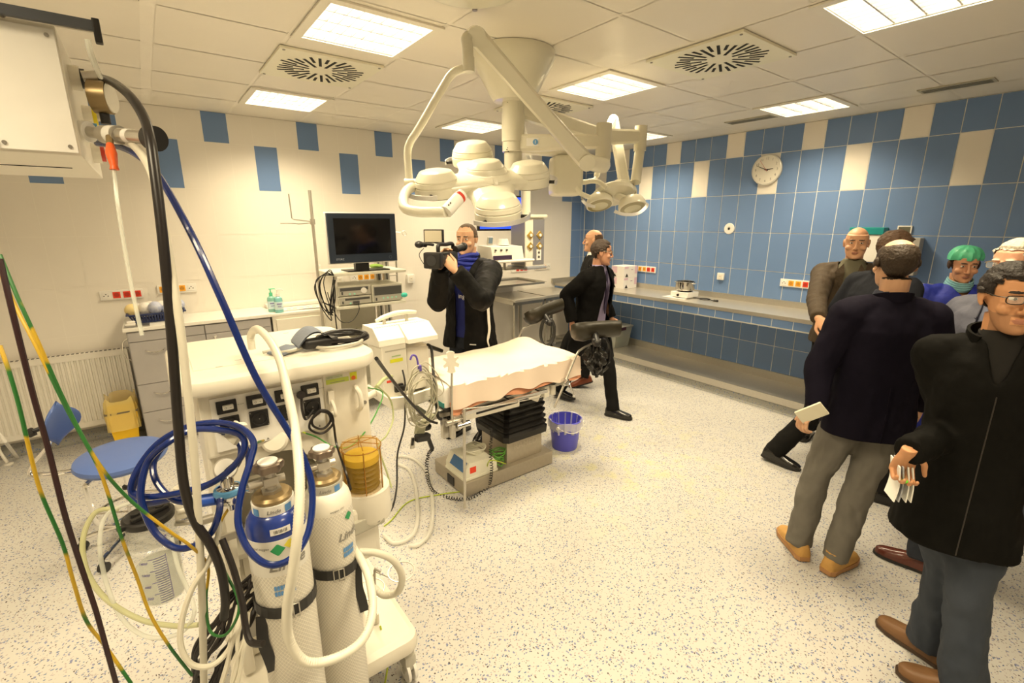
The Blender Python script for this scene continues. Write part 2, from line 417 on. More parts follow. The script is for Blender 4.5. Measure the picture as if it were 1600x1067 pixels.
# swirl air grilles
m_grille = M('grille_enamel', (.80, .77, .62), .4)
def vent(x, y, label):
    t = thing('air_grille', label, 'air vent', (x, y, CEIL-.02), 'square swirl air grilles in the ceiling')
    p = MB(m_grille); p.box((x, y, CEIL-.0095), (.61, .61, .015), bevel=.004)
    obj('plate', p, t)
    s = MB(m_dark)
    for k in range(32):
        a = 2*PI*k/32+.1
        r0, r1 = ((.075, .235) if k % 2 == 0 else (.165, .245))
        if k % 4 == 1: r0, r1 = .165, .265
        if k % 4 == 2: r0, r1 = .10, .255
        d = V((math.cos(a), math.sin(a), 0)); n_ = V((-d.y, d.x, 0)); o = V((x, y, CEIL-.0185))
        wd = .0085
        s.loft([[o+d*r0+n_*wd, o+d*r0-n_*wd, o+d*r1-n_*wd, o+d*r1+n_*wd], [q+V((0, 0, .003)) for q in (o+d*r0+n_*wd, o+d*r0-n_*wd, o+d*r1-n_*wd, o+d*r1+n_*wd)]], smooth=False)
    obj('slot', s, t, kind='stuff')
    sc = MB(m_screw)
    for a in (-1, 1):
        for b in (-1, 1): sc.cyl((x+a*.28, y+b*.28, CEIL-.021), (x+a*.28, y+b*.28, CEIL-.015), .008, n=10)
    obj('screws', sc, t)
    return t
v0 = vent(*VENTS[0], 'cream square air grille with radial black slots at the upper left')
dup(v0, (VENTS[1][0]-VENTS[0][0], VENTS[1][1]-VENTS[0][1], 0), 'cream square air grille with radial black slots at the upper right')
dup(v0, (VENTS[2][0]-VENTS[0][0], VENTS[2][1]-VENTS[0][1], 0), 'cream air grille with radial slots partly hidden behind the lamp column')
def slot(x, y0, y1, label):
    s = MB(M('slot_diffuser_metal', (.45, .42, .33), .4, .3))
    s.bx(x-.075, x+.075, y0, y1, CEIL-.008, CEIL-.001)
    s.use(M('slot_dark', (.20, .19, .15), .5, .4)); s.bx(x-.045, x-.005, y0+.02, y1-.02, CEIL-.011, CEIL-.007); s.bx(x+.01, x+.05, y0+.02, y1-.02, CEIL-.011, CEIL-.007)
    obj('slot_diffuser', s, None, label, 'air vent', 'narrow slot diffusers over the blue wall')
slot(-.565, -4.46, -4.04, 'narrow grey slot air diffuser in the ceiling at the far right')
slot(-.60, -2.99, -2.54, 'narrow grey slot air diffuser in the ceiling left of the wall clock')

# ------------------------------------------------------------------ steel counter niche on the right wall
CY0, CY1 = 0.0, -7.0
ct = thing('steel_counter', 'long stainless steel wall counter with upstand and blue tiled front lip', 'counter', (-.3, -3, .86))
c = MB(m_steeld); c.bx(-.60, -.004, CY1, -.004, .950, .990, bevel=.004)
obj('worktop', c, ct)
c = MB(m_steel); c.bx(-.030, -.004, CY1, -.03, .990, 1.055); c.bx(-.655, -.004, -.030, -.004, .99, 1.055); obj('upstand', c, ct)
c = MB(m_grout); c.bx(-.59, -.05, CY1, -.004, .862, .949); c.use(m_blue)
for i in range(-6, 28):
    a, b_ = -1.211-.2*i-.2, -1.211-.2*i
    if a >= -.01: continue
    b_ = min(b_, -.006)
    c.quad((-.593, a+.003, .872), (-.593, b_-.003, .872), (-.593, b_-.003, .948), (-.593, a+.003, .948))
c.use(M('aluminium_edge', (.8, .78, .72), .35, .6)); c.bx(-.598, -.585, CY1, -.004, .860, .869)
obj('tiled_front', c, ct, auto=True)
st = thing('steel_floor_shelf', 'low stainless steel shelf on a plinth beneath the wall counter', 'shelf', (-.28, -3, 0))
c = MB(m_steeld); c.bx(-.545, -.004, CY1, -.004, .130, .155); obj('shelf_top', c, st)
c = MB(m_steel); c.bx(-.030, -.004, CY1, -.03, .155, .244); c.bx(-.55, -.53, CY1, -.004, .082, .158, bevel=.003); obj('steel_edge', c, st)
c = MB(m_cove); c.bx(-.535, -.10, CY1, -.004, 0, .13); cove(c, [(-.535, 0, -.535, CY1, -1, 0)], z=.084, out=.045); obj('plinth', c, st)
# ================================================================== things on and along the walls
m_sred = M('socket_red', (.75, .05, .02), .4)
m_sor = M('socket_orange', (.90, .42, .03), .4)
m_plate = M('socket_plate', (.84, .82, .77), .35)
m_hole = M('socket_hole', (.10, .09, .08), .6)
def socket_strip(fn, nrm, u0, z0, cells, label, up=(0, 0, 1), ud=None):
    """fn(u,z,o) wall point; cells is a string: w white data socket, r red, o orange"""
    ud = ud or (fn(1, 0, 0)-fn(0, 0, 0))
    n = len(cells); wd = .071; t = thing('socket_strip', label, 'power socket', fn(u0+n*wd/2, z0-.04, 0), 'wall socket strips')
    def bxw(mb, ua, ub, za, zb, o0, o1, **k):
        a, b = fn(ua, za, o0), fn(ub, zb, o1); mb.bx(a.x, b.x, a.y, b.y, a.z, b.z, **k)
    p = MB(m_plate); bxw(p, u0-.006, u0+n*wd+.006, z0-.041, z0+.041, .0035, .016, bevel=.004); obj('cover_plate', p, t)
    for i, ch in enumerate(cells):
        mm = {'w': m_plate, 'r': m_sred, 'o': m_sor}[ch]; uc = u0+(i+.5)*wd
        q = MB(mm); bxw(q, uc-.026, uc+.026, z0-.027, z0+.027, .016, .020, bevel=.003)
        q.use(m_hole if ch == 'w' else M('socket_well_'+ch, (.5, .03, .01) if ch == 'r' else (.62, .26, .02), .5))
        if ch == 'w':
            for du, dz in ((-.014, -.004), (.014, -.004), (0, .010)): q.cyl(fn(uc+du, z0+dz, .019), fn(uc+du, z0+dz, .0212), .005, n=10)
        else:
            q.cyl(fn(uc, z0, .019), fn(uc, z0, .0208), .019, n=18); q.use(m_hole)
            for du, dz in ((-.008, 0), (.008, 0), (0, .011)): q.cyl(fn(uc+du, z0+dz, .020), fn(uc+du, z0+dz, .0216), .003, n=8)
        obj('socket', q, t, label={'w': 'white three pin socket', 'r': 'red socket', 'o': 'orange socket'}[ch])
fb = lambda u, z, o: V((u, -o, z))
fr_ = lambda u, z, o: V((-o, -u, z))
socket_strip(fb, 0, -5.80, 1.265, 'wrrr', 'white strip with red sockets on the back wall behind the blue basket')
socket_strip(fb, 0, -5.40, 1.285, 'ooow', 'white strip with orange sockets right of the basket on the back wall')
socket_strip(fb, 0, -3.66, 1.272, 'wooo', 'white strip with orange sockets seen behind the monitor trolley')
socket_strip(fb, 0, -1.41, 1.232, 'wrrr', 'white strip with red sockets under the ceiling supply unit')
socket_strip(fb, 0, -.98, 1.240, 'ooow', 'white strip with orange sockets near the back corner of the room')
socket_strip(fr_, 0, 1.09, 1.250, 'oorr', 'white strip of two orange and two red sockets beside the cardboard boxes')
socket_strip(fr_, 0, 2.995, 1.245, 'woorr', 'white socket strip on the blue wall left of the man in the brown jacket')
def switchbox(fn, u, z, label, wd=.082, h=.082, d=.03):
    t = thing('wall_switch', label, 'switch', fn(u, z-h/2, 0))
    a, b = fn(u-wd/2, z-h/2, .0035), fn(u+wd/2, z+h/2, d); p = MB(m_plate); p.bx(a.x, b.x, a.y, b.y, a.z, b.z, bevel=.005); obj('housing', p, t)
    a, b = fn(u-wd*.3, z-h*.3, d-.001), fn(u+wd*.3, z+h*.3, d+.004); p = MB(m_cov); p.bx(a.x, b.x, a.y, b.y, a.z, b.z, bevel=.002)
    p.use(m_hole); a, b = fn(u-wd*.12, z-.001, d+.003), fn(u+wd*.12, z+.002, d+.005); p.bx(a.x, b.x, a.y, b.y, a.z, b.z); obj('rocker', p, t)
switchbox(fr_, 2.31, 1.248, 'small white switch on the blue wall right of the steel pot')
switchbox(fb, -3.79, 1.262, 'small white switch on the back wall left of the trolley sockets')
switchbox(fb, -2.945, 1.215, 'small white wall box between the monitor and the cameraman', .09, .10, .04)
switchbox(fb, -4.0, 1.38, 'narrow white wall box behind the cables of the trolley', .05, .11, .03)

# wall clock
cc = V((0, -2.701, 2.418)); R = .158
ck = thing('wall_clock', 'round white wall clock showing about ten to three on the blue tiles', 'clock', cc-V((0, 0, R)))
b = MB(M('clock_rim', (.70, .68, .62), .3, .2)); b.lathe([(R*.8, .004), (R*.98, .006), (R, .02), (R*.99, .036), (R*.93, .043), (R*.90, .036), (.001, .034)], cc, (-1, 0, 0), 48); obj('case', b, ck)
b = MB(M('clock_dial', (.80, .77, .68), .4)); b.cyl(cc+V((-.034, 0, 0)), cc+V((-.0365, 0, 0)), R*.9, n=48)
b.use(M('clock_print', (.20, .18, .16), .6))
for k in range(1, 13):
    a = PI/2-k*PI/6; b.text(str(k), cc+V((-.0365, -R*.72*math.cos(a), R*.72*math.sin(a))), (0, -1, 0), (0, 0, 1), .036)
obj('dial', b, ck, auto=True)
def hand(name, ang, L, wd, mm, o, back=.2):
    a = PI/2-ang; d = V((0, -math.cos(a), math.sin(a))); n_ = V((0, d.z, -d.y)); h = MB(mm)
    p0, p1 = cc-d*L*back+V((-o, 0, 0)), cc+d*L+V((-o, 0, 0))
    h.loft([[p0+n_*wd, p0-n_*wd, p1-n_*wd*.6, p1+n_*wd*.6], [q+V((-.002, 0, 0)) for q in (p0+n_*wd, p0-n_*wd, p1-n_*wd*.6, p1+n_*wd*.6)]], smooth=False); obj(name, h, ck)
hand('hour_hand', 2.83*PI/6, .072, .0045, m_black, .039); hand('minute_hand', 49*PI/30, .115, .0035, m_black, .042)
hand('second_hand', 54*PI/30, .12, .0012, M('second_red', (.6, .05, .03), .5), .046)

b = MB(m_plate); p = V((0, -2.345, 1.803)); b.lathe([(.001, .003), (.062, .003), (.062, .008), (.057, .012), (.020, .013), (.018, .010)], p, (-1, 0, 0), 32)
b.use(m_black); b.cyl(p+V((-.009, 0, 0)), p+V((-.016, 0, 0)), .013, n=16); obj('wall_rosette', b, None, 'round white wall disc with a black centre on the blue tiles below the clock', 'wall fitting')

# dispensers behind the men
t = thing('glove_dispenser', 'teal and white dispenser box on the blue wall behind the bald man', 'dispenser', (-.06, -3.72, 1.52))
b = MB(m_plate); b.bx(-.12, -.004, -3.85, -3.60, 1.52, 1.765, bevel=.006); obj('box', b, t)
b = MB(M('teal_plastic', (.01, .26, .27), .4)); b.bx(-.13, -.004, -3.86, -3.59, 1.765, 1.83, bevel=.008); obj('lid', b, t)
t = thing('towel_dispenser', 'pale grey dispenser with a small framed window on the blue wall', 'dispenser', (-.06, -4.03, 1.45))
b = MB(M('grey_enamel', (.50, .48, .43), .35)); b.bx(-.13, -.004, -4.13, -3.93, 1.42, 1.745, bevel=.01); obj('box', b, t)
b = MB(m_plate); b.bx(-.02, -.004, -4.03, -3.925, 1.765, 1.845, bevel=.003); b.use(M('window_dark', (.12, .12, .09), .2)); b.bx(-.022, -.019, -4.02, -3.935, 1.775, 1.835); obj('framed_notice', b, t)

# radiator
m_rad = M('radiator_enamel', (.78, .75, .68), .35)
t = thing('radiator', 'long cream ribbed panel radiator below the back wall at the left', 'radiator', (-6.6, -.09, .155))
b = MB(m_rad)
x0, x1, z0, z1 = -7.5, -5.70, .16, .80
nr = int((x1-x0)/.0333)
pr = []
for k in range(nr+1):
    x = x0+k*(x1-x0)/nr; pr += [(x, -.095), (x+.010, -.095), (x+.0145, -.084), (x+.024, -.084), (x+.0285, -.095)] if k < nr else [(x, -.095)]
lo_ = [V((x, y, z0+.045)) for x, y in pr]; hi_ = [V((x, y, z1-.045)) for x, y in pr]
G0 = [b._v(p) for p in lo_]; G1 = [b._v(p) for p in hi_]
for k in range(len(G0)-1): b._f([G0[k], G0[k+1], G1[k+1], G1[k]], False)
b.bx(x0, x1, -.095, -.085, z0, z0+.047); b.bx(x0, x1, -.095, -.085, z1-.047, z1); b.bx(x0, x1, -.05, -.045, z0, z1)
obj('front_panel', b, t)
b = MB(m_rad); b.bx(x0-.002, x1+.002, -.097, -.040, z1, z1+.006, bevel=.002)
b.use(m_hole)
for k in range(60): xx = x0+.03+k*.03; b.bx(xx, xx+.018, -.090, -.050, z1+.0055, z1+.0066)
obj('top_grille', b, t)
for xx in (x0-.004, x1):
    b = MB(m_rad); b.bx(xx, xx+.004, -.097, -.04, z0, z1); obj('side_panel', b, t)
for xx in (-7.2, -6.0):
    b = MB(m_rad); b.bx(xx-.02, xx+.02, -.05, -.003, z0+.1, z1-.1); obj('wall_bracket', b, t)
b = MB(m_rad); b.tube([(-6.60, -.11, .16), (-6.60, -.11, .10), (-6.565, -.16, .012)], .011, seg=4); b.lathe([(.001, 0), (.03, 0), (.03, .006), (.012, .012)], (-6.56, -.165, 0)); obj('supply_pipe', b, t)

# drawer cabinets
m_lam = M('grey_laminate', (.40, .38, .37), .45, noise=.03)
m_lamt = M('cream_laminate', (.82, .79, .72), .35)
def bow_handle(p, c, ux, w_=.13, out=.03, drop=.02):
    """curved bar handle; c centre on the front, ux along"""
    ux = V(ux); h = MB(m_chrome); c = V(c); o = V((0, -1, 0)); dn = V((0, 0, -drop))
    h.tube([c-ux*w_/2, c-ux*w_*.38+o*out*.7+dn*.4, c+o*out+dn, c+ux*w_*.38+o*out*.7+dn*.4, c+ux*w_/2], .005, n=8)
    return obj('handle', h, p)
t = thing('drawer_cabinet', 'grey laminate drawer cabinet with cream worktop left of the machine', 'cabinet', (-5.1, -.25, 0))
b = MB(m_lam); b.bx(-5.66, -4.60, -.475, -.01, .06, 1.015); obj('body', b, t)
b = MB(m_lamt); b.bx(-5.68, -4.585, -.50, -.005, 1.016, 1.044, bevel=.003); obj('worktop', b, t)
b = MB(m_lam); b.bx(-5.64, -4.62, -.44, -.03, 0, .06); obj('plinth', b, t)
xs = [(-5.655, -5.13), (-5.125, -4.605)]
for c0, (a, c1) in enumerate(xs):
    zz = ((.07, .315), (.32, .56), (.565, .925)) if c0 == 0 else ((.07, .315), (.32, .56), (.565, .925))
    for z0_, z1_ in zz:
        d = MB(m_lam); d.bx(a+.002, c1-.002, -.494, -.476, z0_, z1_, bevel=.0015); dr = obj('drawer', d, t)
        bow_handle(dr, ((a+c1)/2-(.10 if c0 == 0 else 0), -.494, z1_-.075), (1, 0, 0))
    if c0 == 0:
        d = MB(m_lam); d.bx(a+.002, c1-.002, -.494, -.476, .93, 1.005, bevel=.0015); obj('rail', d, t)
    else:
        d = MB(m_lam); d.bx(a+.002, c1-.002, -.494, -.476, .93, 1.005, bevel=.0015); d = obj('rail', d, t)
k = MB(m_chrome); k.cyl((-5.06, -.494, .90), (-5.06, -.503, .90), .012, n=16); k.cyl((-5.06, -.50, .90), (-5.06, -.512, .90), .004); k.box((-5.06, -.512, .893), (.012, .003, .024))
k.tube([(-5.06, -.515, .88), (-5.068, -.516, .85), (-5.06, -.515, .82), (-5.052, -.516, .85), (-5.06, -.515, .88)], .001, n=5)
obj('key', k, t)
h = MB(m_steel); h.tube([(-5.662, -.30, .93), (-5.70, -.31, .90), (-5.71, -.33, .84), (-5.70, -.35, .78), (-5.662, -.36, .75)], .005); obj('side_handle', h, t)
t = thing('side_cabinet', 'plain cream cabinet with a raised edge holding disinfectant bottles', 'cabinet', (-4.29, -.24, 0))
b = MB(m_cov); b.bx(-4.58, -4.03, -.46, -.01, .02, 1.012); b.use(m_lamt); b.bx(-4.585, -4.025, -.47, -.005, 1.013, 1.035, bevel=.004)
obj('body', b, t)
b = MB(m_lamt); b.bx(-4.56, -4.03, -.12, -.01, 1.036, 1.075, bevel=.012); obj('raised_edge', b, t)
b = MB(m_cov); b.bx(-4.55, -4.06, -.485, -.461, .10, .98, bevel=.003); obj('door', b, t)

# things on the worktop
bk = M('basket_blue', (.02, .035, .13), .4)
t = thing('plastic_basket', 'navy blue slotted plastic basket full of packed bandages', 'basket', (-5.45, -.19, 1.045))
b = MB(bk)
def ringr(z, e): return [V((x, y, z)) for x, y in ((-5.60-e, -.30-e), (-5.28+e, -.30-e), (-5.28+e, -.08+e), (-5.60-e, -.08+e))]
b.bx(-5.595, -5.285, -.295, -.085, 1.046, 1.05)
for s_ in range(4):
    A0, A1 = ringr(1.046, 0), ringr(1.125, .035); i, j = s_, (s_+1) % 4
    nn = 18 if s_ % 2 == 0 else 12
    for k in range(nn):
        if k % 2: continue
        f0, f1 = k/nn, (k+1)/nn
        for a, c_ in ((0, .22), (.22, .78), (.78, 1)) if True else ():
            pass
    def P_(u, v): return (A0[i].lerp(A0[j], u)).lerp(A1[i].lerp(A1[j], u), v)
    for k in range(nn):
        u0, u1 = k/nn, (k+1)/nn; um = u0+(u1-u0)*.5
        b.quad(P_(u0, 0), P_(u1, 0), P_(u1, .2), P_(u0, .2)); b.quad(P_(u0, .8), P_(u1, .8), P_(u1, 1), P_(u0, 1)); b.quad(P_(u0, .2), P_(um, .2), P_(um, .8), P_(u0, .8))
b.loft([ringr(1.120, .036), ringr(1.120, .048), ringr(1.128, .048), ringr(1.128, .036), ringr(1.120, .036)], smooth=False, cap=False)
obj('tray', b, t)
rnd = random.Random(3)
for k in range(9):
    x, y = -5.60+.04*k+rnd.uniform(-.01, .01), -.19+rnd.uniform(-.06, .06)
    mm = (M('bandage_white', (.84, .81, .76), .6, bump=.4), M('pack_blue', (.25, .32, .62), .3, mix=(.8, .8, .82), nscale=30, bump=.5), M('bandage_cream', (.85, .68, .32), .6))[2 if k == 0 else (1 if k in (4, 6, 8) else 0)]
    q = MB(mm); q.ball((x, y, 1.135+rnd.uniform(0, .03)), (.05, .055, .055), 12, 8, Euler((rnd.uniform(-.6, .6), rnd.uniform(-.5, .5), rnd.uniform(-1, 1))).to_matrix())
    o = obj('bandage_pack', q, None, ['cream rolled bandage at the left end of the basket', 'white wrapped bandage next to the cream roll in the basket', 'white wrapped pack in the left part of the basket', 'white dressing pack just left of the basket middle', 'blue printed pack in the middle of the basket', 'white pack between two blue printed packs', 'blue and white pack right of the basket middle', 'white wrapped pack in the right part of the basket', 'blue printed pack at the right end of the basket'][k], 'bandage', 'packs in the blue basket')
b = MB(M('steel_dish', (.35, .34, .32), .3, .8)); b.bx(-5.665, -5.50, -.47, -.35, 1.045, 1.054); obj('instrument_dish', b, None, 'small dark steel dish at the left corner of the worktop', 'dish')
b = MB(M('swab_white', (.85, .82, .76), .8, bump=.4)); b.box((-5.625, -.42, 1.064), (.07, .06, .02), bevel=.008); b.box((-5.62, -.42, 1.082), (.055, .05, .018), bevel=.008); obj('gauze_pad', b, None, 'folded white gauze lying on the small steel dish', 'gauze')
def bottle(x, y, z, col, cap, label, s=1.0):
    t = thing('pump_bottle', label, 'bottle', (x, y, z), 'disinfectant pump bottles')
    q = MB(M('bottle_'+col, {'aqua': (.28, .66, .66), 'green': (.30, .62, .52)}[col], .25, trans=.3))
    q.lathe([(.001, 0), (.036, 0), (.038, .006), (.038, .12), (.034, .14), (.014, .155), (.014, .165)], (x, y, z), n=24, sq=.75); obj('bottle_body', q, t)
    q = MB(M('bottle_label', (.60, .76, .80), .4)); q.lathe([(.0384, .03), (.0386, .035), (.0386, .10), (.0384, .105)], (x, y, z), n=24, sq=.76)
    q.use(M('label_print', (.22, .18, .42), .5)); q.box((x, y-.0298, z+.085), (.044, .002, .010)); q.box((x, y-.0298, z+.06), (.03, .002, .006)); obj('label_band', q, t)
    q = MB(cap); q.cyl((x, y, z+.155), (x, y, z+.185), .016); q.cyl((x, y, z+.185), (x, y, z+.215), .006); q.box((x+.012, y, z+.22), (.055, .018, .010), bevel=.003); q.tube([(x+.03, y, z+.22), (x+.045, y, z+.216), (x+.05, y, z+.205)], .004, n=6, seg=3); obj('pump', q, t)
bottle(-4.545, -.33, 1.036, 'green', M('cap_green', (.12, .62, .36), .4), 'pump bottle with a green collar standing behind the aqua bottle')
bottle(-4.50, -.41, 1.036, 'aqua', m_plate, 'aqua disinfectant pump bottle with a printed label on the cabinet')
q = MB(M('paper_white', (.84, .83, .78), .7)); q.box((-4.32, -.30, 1.040), (.30, .14, .004), (0, 0, .05)); q.box((-4.20, -.34, 1.044), (.22, .10, .003), (0, 0, -.08))
q.use(M('paper_green', (.35, .62, .42), .7))
for k in range(5): q.box((-4.40+k*.06, -.33+.01*(k % 2), 1.0475), (.035, .016, .002))
obj('paper_sheets', q, None, 'loose printed paper packs lying on the cream cabinet beside the bottles', 'paper')

# iv pole at the cabinet
t = thing('instrument_stand', 'tall steel drip pole with a cross arm beside the monitor trolley', 'stand', (-4.165, -.60, 0))
b = MB(m_steel); b.cyl((-4.165, -.60, .10), (-4.165, -.60, 2.158), .0135); obj('pole', b, t)
b = MB(m_steel); b.cyl((-4.165, -.60, 1.855), (-4.165, -.60, 1.905), .022); b.tube([(-4.165, -.60, 1.88), (-4.25, -.61, 1.89), (-4.33, -.62, 1.90), (-4.345, -.62, 1.91), (-4.35, -.62, 2.12)], .006, sp=False)
b.tube([(-4.165, -.60, 1.87), (-4.28, -.60, 1.86), (-4.335, -.61, 1.865), (-4.45, -.64, 1.865)], .004); obj('cross_arm', b, t)
for k in range(5):
    a = k*2*PI/5; b = MB(m_steel); b.tube([(-4.165, -.60, .14), (-4.165+.12*math.cos(a), -.60+.12*math.sin(a), .10), (-4.165+.16*math.cos(a), -.60+.16*math.sin(a), .06)], .012, n=8); b.ball((-4.165+.16*math.cos(a), -.60+.16*math.sin(a), .028), .027, 10, 8); obj('leg', b, t)
# suction canister hanging at the cabinet end
t = thing('suction_regulator', 'cream suction bottle holder with black valve at the cabinet end', 'medical device', (-4.05, -.55, .72))
b = MB(m_cov); b.bx(-4.13, -4.04, -.575, -.50, .86, 1.0, bevel=.006); obj('housing', b, t)
b = MB(M('canister_pale', (.70, .70, .52), .15, trans=.5)); b.lathe([(.001, 0), (.045, .003), (.05, .02), (.05, .12), (.046, .13), (.001, .132)], (-4.03, -.545, .80)); obj('canister', b, t)
b = MB(m_black); b.cyl((-4.03, -.59, .965), (-4.03, -.54, .965), .026); b.cyl((-4.03, -.545, .93), (-4.03, -.545, .95), .04); obj('valve', b, t)

# yellow bin with liner
t = thing('waste_bin', 'small yellow waste bin with a clear liner beside the grey drawers', 'bin', (-5.79, -.27, 0))
ym = M('bin_yellow', (.88, .55, .015), .4)
b = MB(ym)
def rr(z, w_, d_): return [V((-5.80+x*w_, -.27+y*d_, z)) for x, y in ((-1, -1), (1, -1), (1, 1), (-1, 1))]
b.loft([rr(.0, .075, .09), rr(.33, .105, .12), rr(.33, .100, .115), rr(.01, .07, .085)], smooth=False); obj('bucket', b, t)
b = MB(M('bin_rim', (.16, .13, .08), .4)); b.loft([rr(.318, .106, .121), rr(.318, .112, .127), rr(.332, .112, .127), rr(.332, .104, .119)], smooth=False, cap=False); obj('rim', b, t)
lm = M('liner_film', (.95, .75, .25), .25, alpha=.55)
b = MB(lm)
def lf(u, v):
    a = u*2*PI; q = lambda t_: math.copysign(abs(t_)**.35, t_)
    z = .17+v*.27; e = .003*math.sin(19*a+v*3)+.004*math.sin(7*a-v*5); g = 1.03-(.12*(v-.6)/.4 if v > .6 else 0)
    return V((-5.80+(.112*g+e)*q(math.cos(a)), -.27+(.127*g+e)*q(math.sin(a)), z+.018*math.sin(5*a)*v*v))
b.grid(lf, 48, 8); obj('liner', b, t)

# ---- swivel stool with back rest
sb = M('stool_blue', (.085, .14, .36), .38)
t = thing('swivel_stool', 'blue upholstered stool with small backrest and chrome tube frame', 'stool', (-5.76, -2.02, 0))
sc = on_z(190, 712, .56); sx, sy = sc.x, sc.y
b = MB(sb); b.lathe([(.001, -.012), (.17, -.010), (.210, 0), (.220, .018), (.215, .036), (.19, .046), (.10, .050), (.001, .051)], (sx, sy, .535), n=48, sq=1.15); obj('seat', b, t)
b = MB(m_chrome); b.cyl((sx, sy, .30), (sx, sy, .53), .014); b.cyl((sx, sy, .20), (sx, sy, .36), .024); b.cyl((sx, sy, .08), (sx, sy, .24), .028); obj('gas_column', b, t)
b = MB(m_black); b.cyl((sx, sy, .355), (sx, sy, .37), .029); obj('ring', b, t)
L_ = V((sx-.20, sy+.04, .52))
Bk = on_y(76, 663, sy+.10)
b = MB(m_chrome)
for dy in (-.02, .02):
    b.tube([(sx-.10, sy+dy, .525), (sx-.26, sy+.03+dy, .525), (sx-.37, sy+.06+dy, .535), (sx-.385, sy+.07+dy, .58), (Bk.x-.01, Bk.y+dy*.6, Bk.z-.10), (Bk.x-.03, Bk.y+dy*.5, Bk.z-.02)], .0085)
obj('back_tube', b, t)
b = MB(m_black); b.cyl(Bk+V((-.065, -.01, -.02)), Bk+V((.0, 0, -.005)), .012); b.cyl(Bk+V((-.085, -.01, -.03)), Bk+V((-.06, -.01, -.02)), .025, n=8); obj('knob', b, t)
b = MB(sb)
def bf(u, v):
    a = u*2*PI; s_ = math.sin(v*PI); 
    yy = math.cos(a)*.115*s_ ; zz = -math.cos(v*PI)
    ox, oy = math.sin(a)*.024*s_+.35*(yy*yy)/.115+.03*zz, yy*.85
    return V((Bk.x+.035+.71*ox+.71*oy, Bk.y-.71*ox*1.0+.71*oy-.01, Bk.z+zz*.135*(1-.3*abs(math.cos(a)))))
b.grid(bf, 24, 14); bmesh.ops.remove_doubles(b.bm, verts=b.bm.verts, dist=1e-4); obj('backrest', b, t)
for k in range(5):
    a = .35+k*2*PI/5; d = V((math.cos(a), math.sin(a), 0)); c0 = V((sx, sy, 0)); b = MB(m_chrome)
    b.tube([c0+d*.02+V((0, 0, .115)), c0+d*.14+V((0, 0, .105)), c0+d*.27+V((0, 0, .078))], .013, seg=4); lg = obj('leg', b, t)
    q = MB(m_black); e = c0+d*.275; q.cyl(e+V((0, 0, .05)), e+V((0, 0, .085)), .010)
    n_ = V((-d.y, d.x, 0)); q.cyl(e-n_*.018+V((0, 0, .028)), e+n_*.018+V((0, 0, .028)), .027, n=18); obj('castor', q, lg)
b = MB(m_chrome); b.tube([(sx+.18*math.cos(k*2*PI/24), sy+.18*math.sin(k*2*PI/24), .22) for k in range(24)], .009, closed=True, seg=2)
for k in range(5): a = .35+k*2*PI/5; b.tube([(sx+.02*math.cos(a), sy+.02*math.sin(a), .20), (sx+.18*math.cos(a), sy+.18*math.sin(a), .22)], .006, sp=False, n=6)
obj('foot_ring', b, t)
b = MB(m_chrome); b.tube([(sx-.12, sy-.12, .515), (sx-.155, sy-.15, .50), (sx-.16, sy-.155, .46), (sx-.15, sy-.15, .27), (sx-.125, sy-.12, .225)], .0125); obj('side_tube', b, t)

# ------------------------------------------------------------------ trolley tower with monitor
m_ivory = M('device_ivory', (.76, .74, .62), .4)
m_devg = M('device_grey', (.50, .48, .41), .4)
m_devd = M('device_dark', (.09, .09, .085), .35)
t = thing('equipment_trolley', 'cream endoscopy trolley with shelves left of the cameraman', 'trolley', (-3.75, -.55, 0))
for z_ in (1.385, 1.07, .55, .16):
    b = MB(m_ivory); x0_, x1_ = (-4.10, -3.36) if z_ > 1.2 else (-4.08, -3.38); b.bx(x0_, x1_, -.82, -.30, z_, z_+.028, bevel=.006); obj('shelf', b, t)
b = MB(m_cov); b.bx(-4.08, -4.045, -.78, -.33, .10, 1.40); obj('side_panel', b, t)
for i_, xx in enumerate((-3.50, -3.41)):
    b = MB(M('aluminium_profile', (.55, .53, .46), .35, .6)); b.bx(xx, xx+.06, -.36, -.30, .12, 1.72, bevel=.004)
    b.use(m_devd); b.bx(xx+.022, xx+.038, -.3625, -.358, .12, 1.72); obj('upright', b, t)
b = MB(m_cov); b.bx(-4.04, -3.52, -.32, -.30, .16, 1.06); obj('back_panel', b, t)
for cx_, cy_ in ((-4.04, -.76), (-3.42, -.76), (-4.04, -.36), (-3.42, -.36)):
    b = MB(m_black); b.cyl((cx_-.015, cy_, .04), (cx_+.015, cy_, .04), .04, n=20); b.cyl((cx_, cy_, .04), (cx_, cy_, .16), .012); obj('castor', b, t)
mt = thing('monitor', 'large dark flat medical monitor on top of the cream trolley', 'monitor', (-3.77, -.60, 1.413))
b = MB(M('monitor_bezel', (.028, .04, .065), .35)); b.box((-3.775, -.80, 1.730), (.655, .040, .450), (0, 0, .0), bevel=.006); b.use(m_plate); b.box((-3.775, -.785, 1.730), (.675, .03, .468), bevel=.005); obj('housing', b, mt)
b = MB(M('monitor_glass', (.006, .006, .007), .10, spec=.6)); b.bx(-4.045, -3.505, -.8215, -.819, 1.585, 1.910); obj('screen', b, mt)
b = MB(M('bezel_print', (.55, .6, .68), .5)); b.text('STORZ', (-4.01, -.8207, 1.540), (1, 0, 0), (0, 0, 1), .024); obj('lettering', b, mt, auto=True)
b = MB(M('bezel_ring', (.10, .13, .17), .4)); b.tube([(-3.52+.014*math.cos(a*.5236), -.8215, 1.543+.014*math.sin(a*.5236)) for a in range(12)], .0015, closed=True, seg=1, n=5); obj('power_button', b, mt)
b = MB(m_black); b.bx(-3.86, -3.73, -.79, -.73, 1.42, 1.53); b.box((-3.72, -.66, 1.4185), (.42, .22, .011), bevel=.004); obj('foot', b, mt)
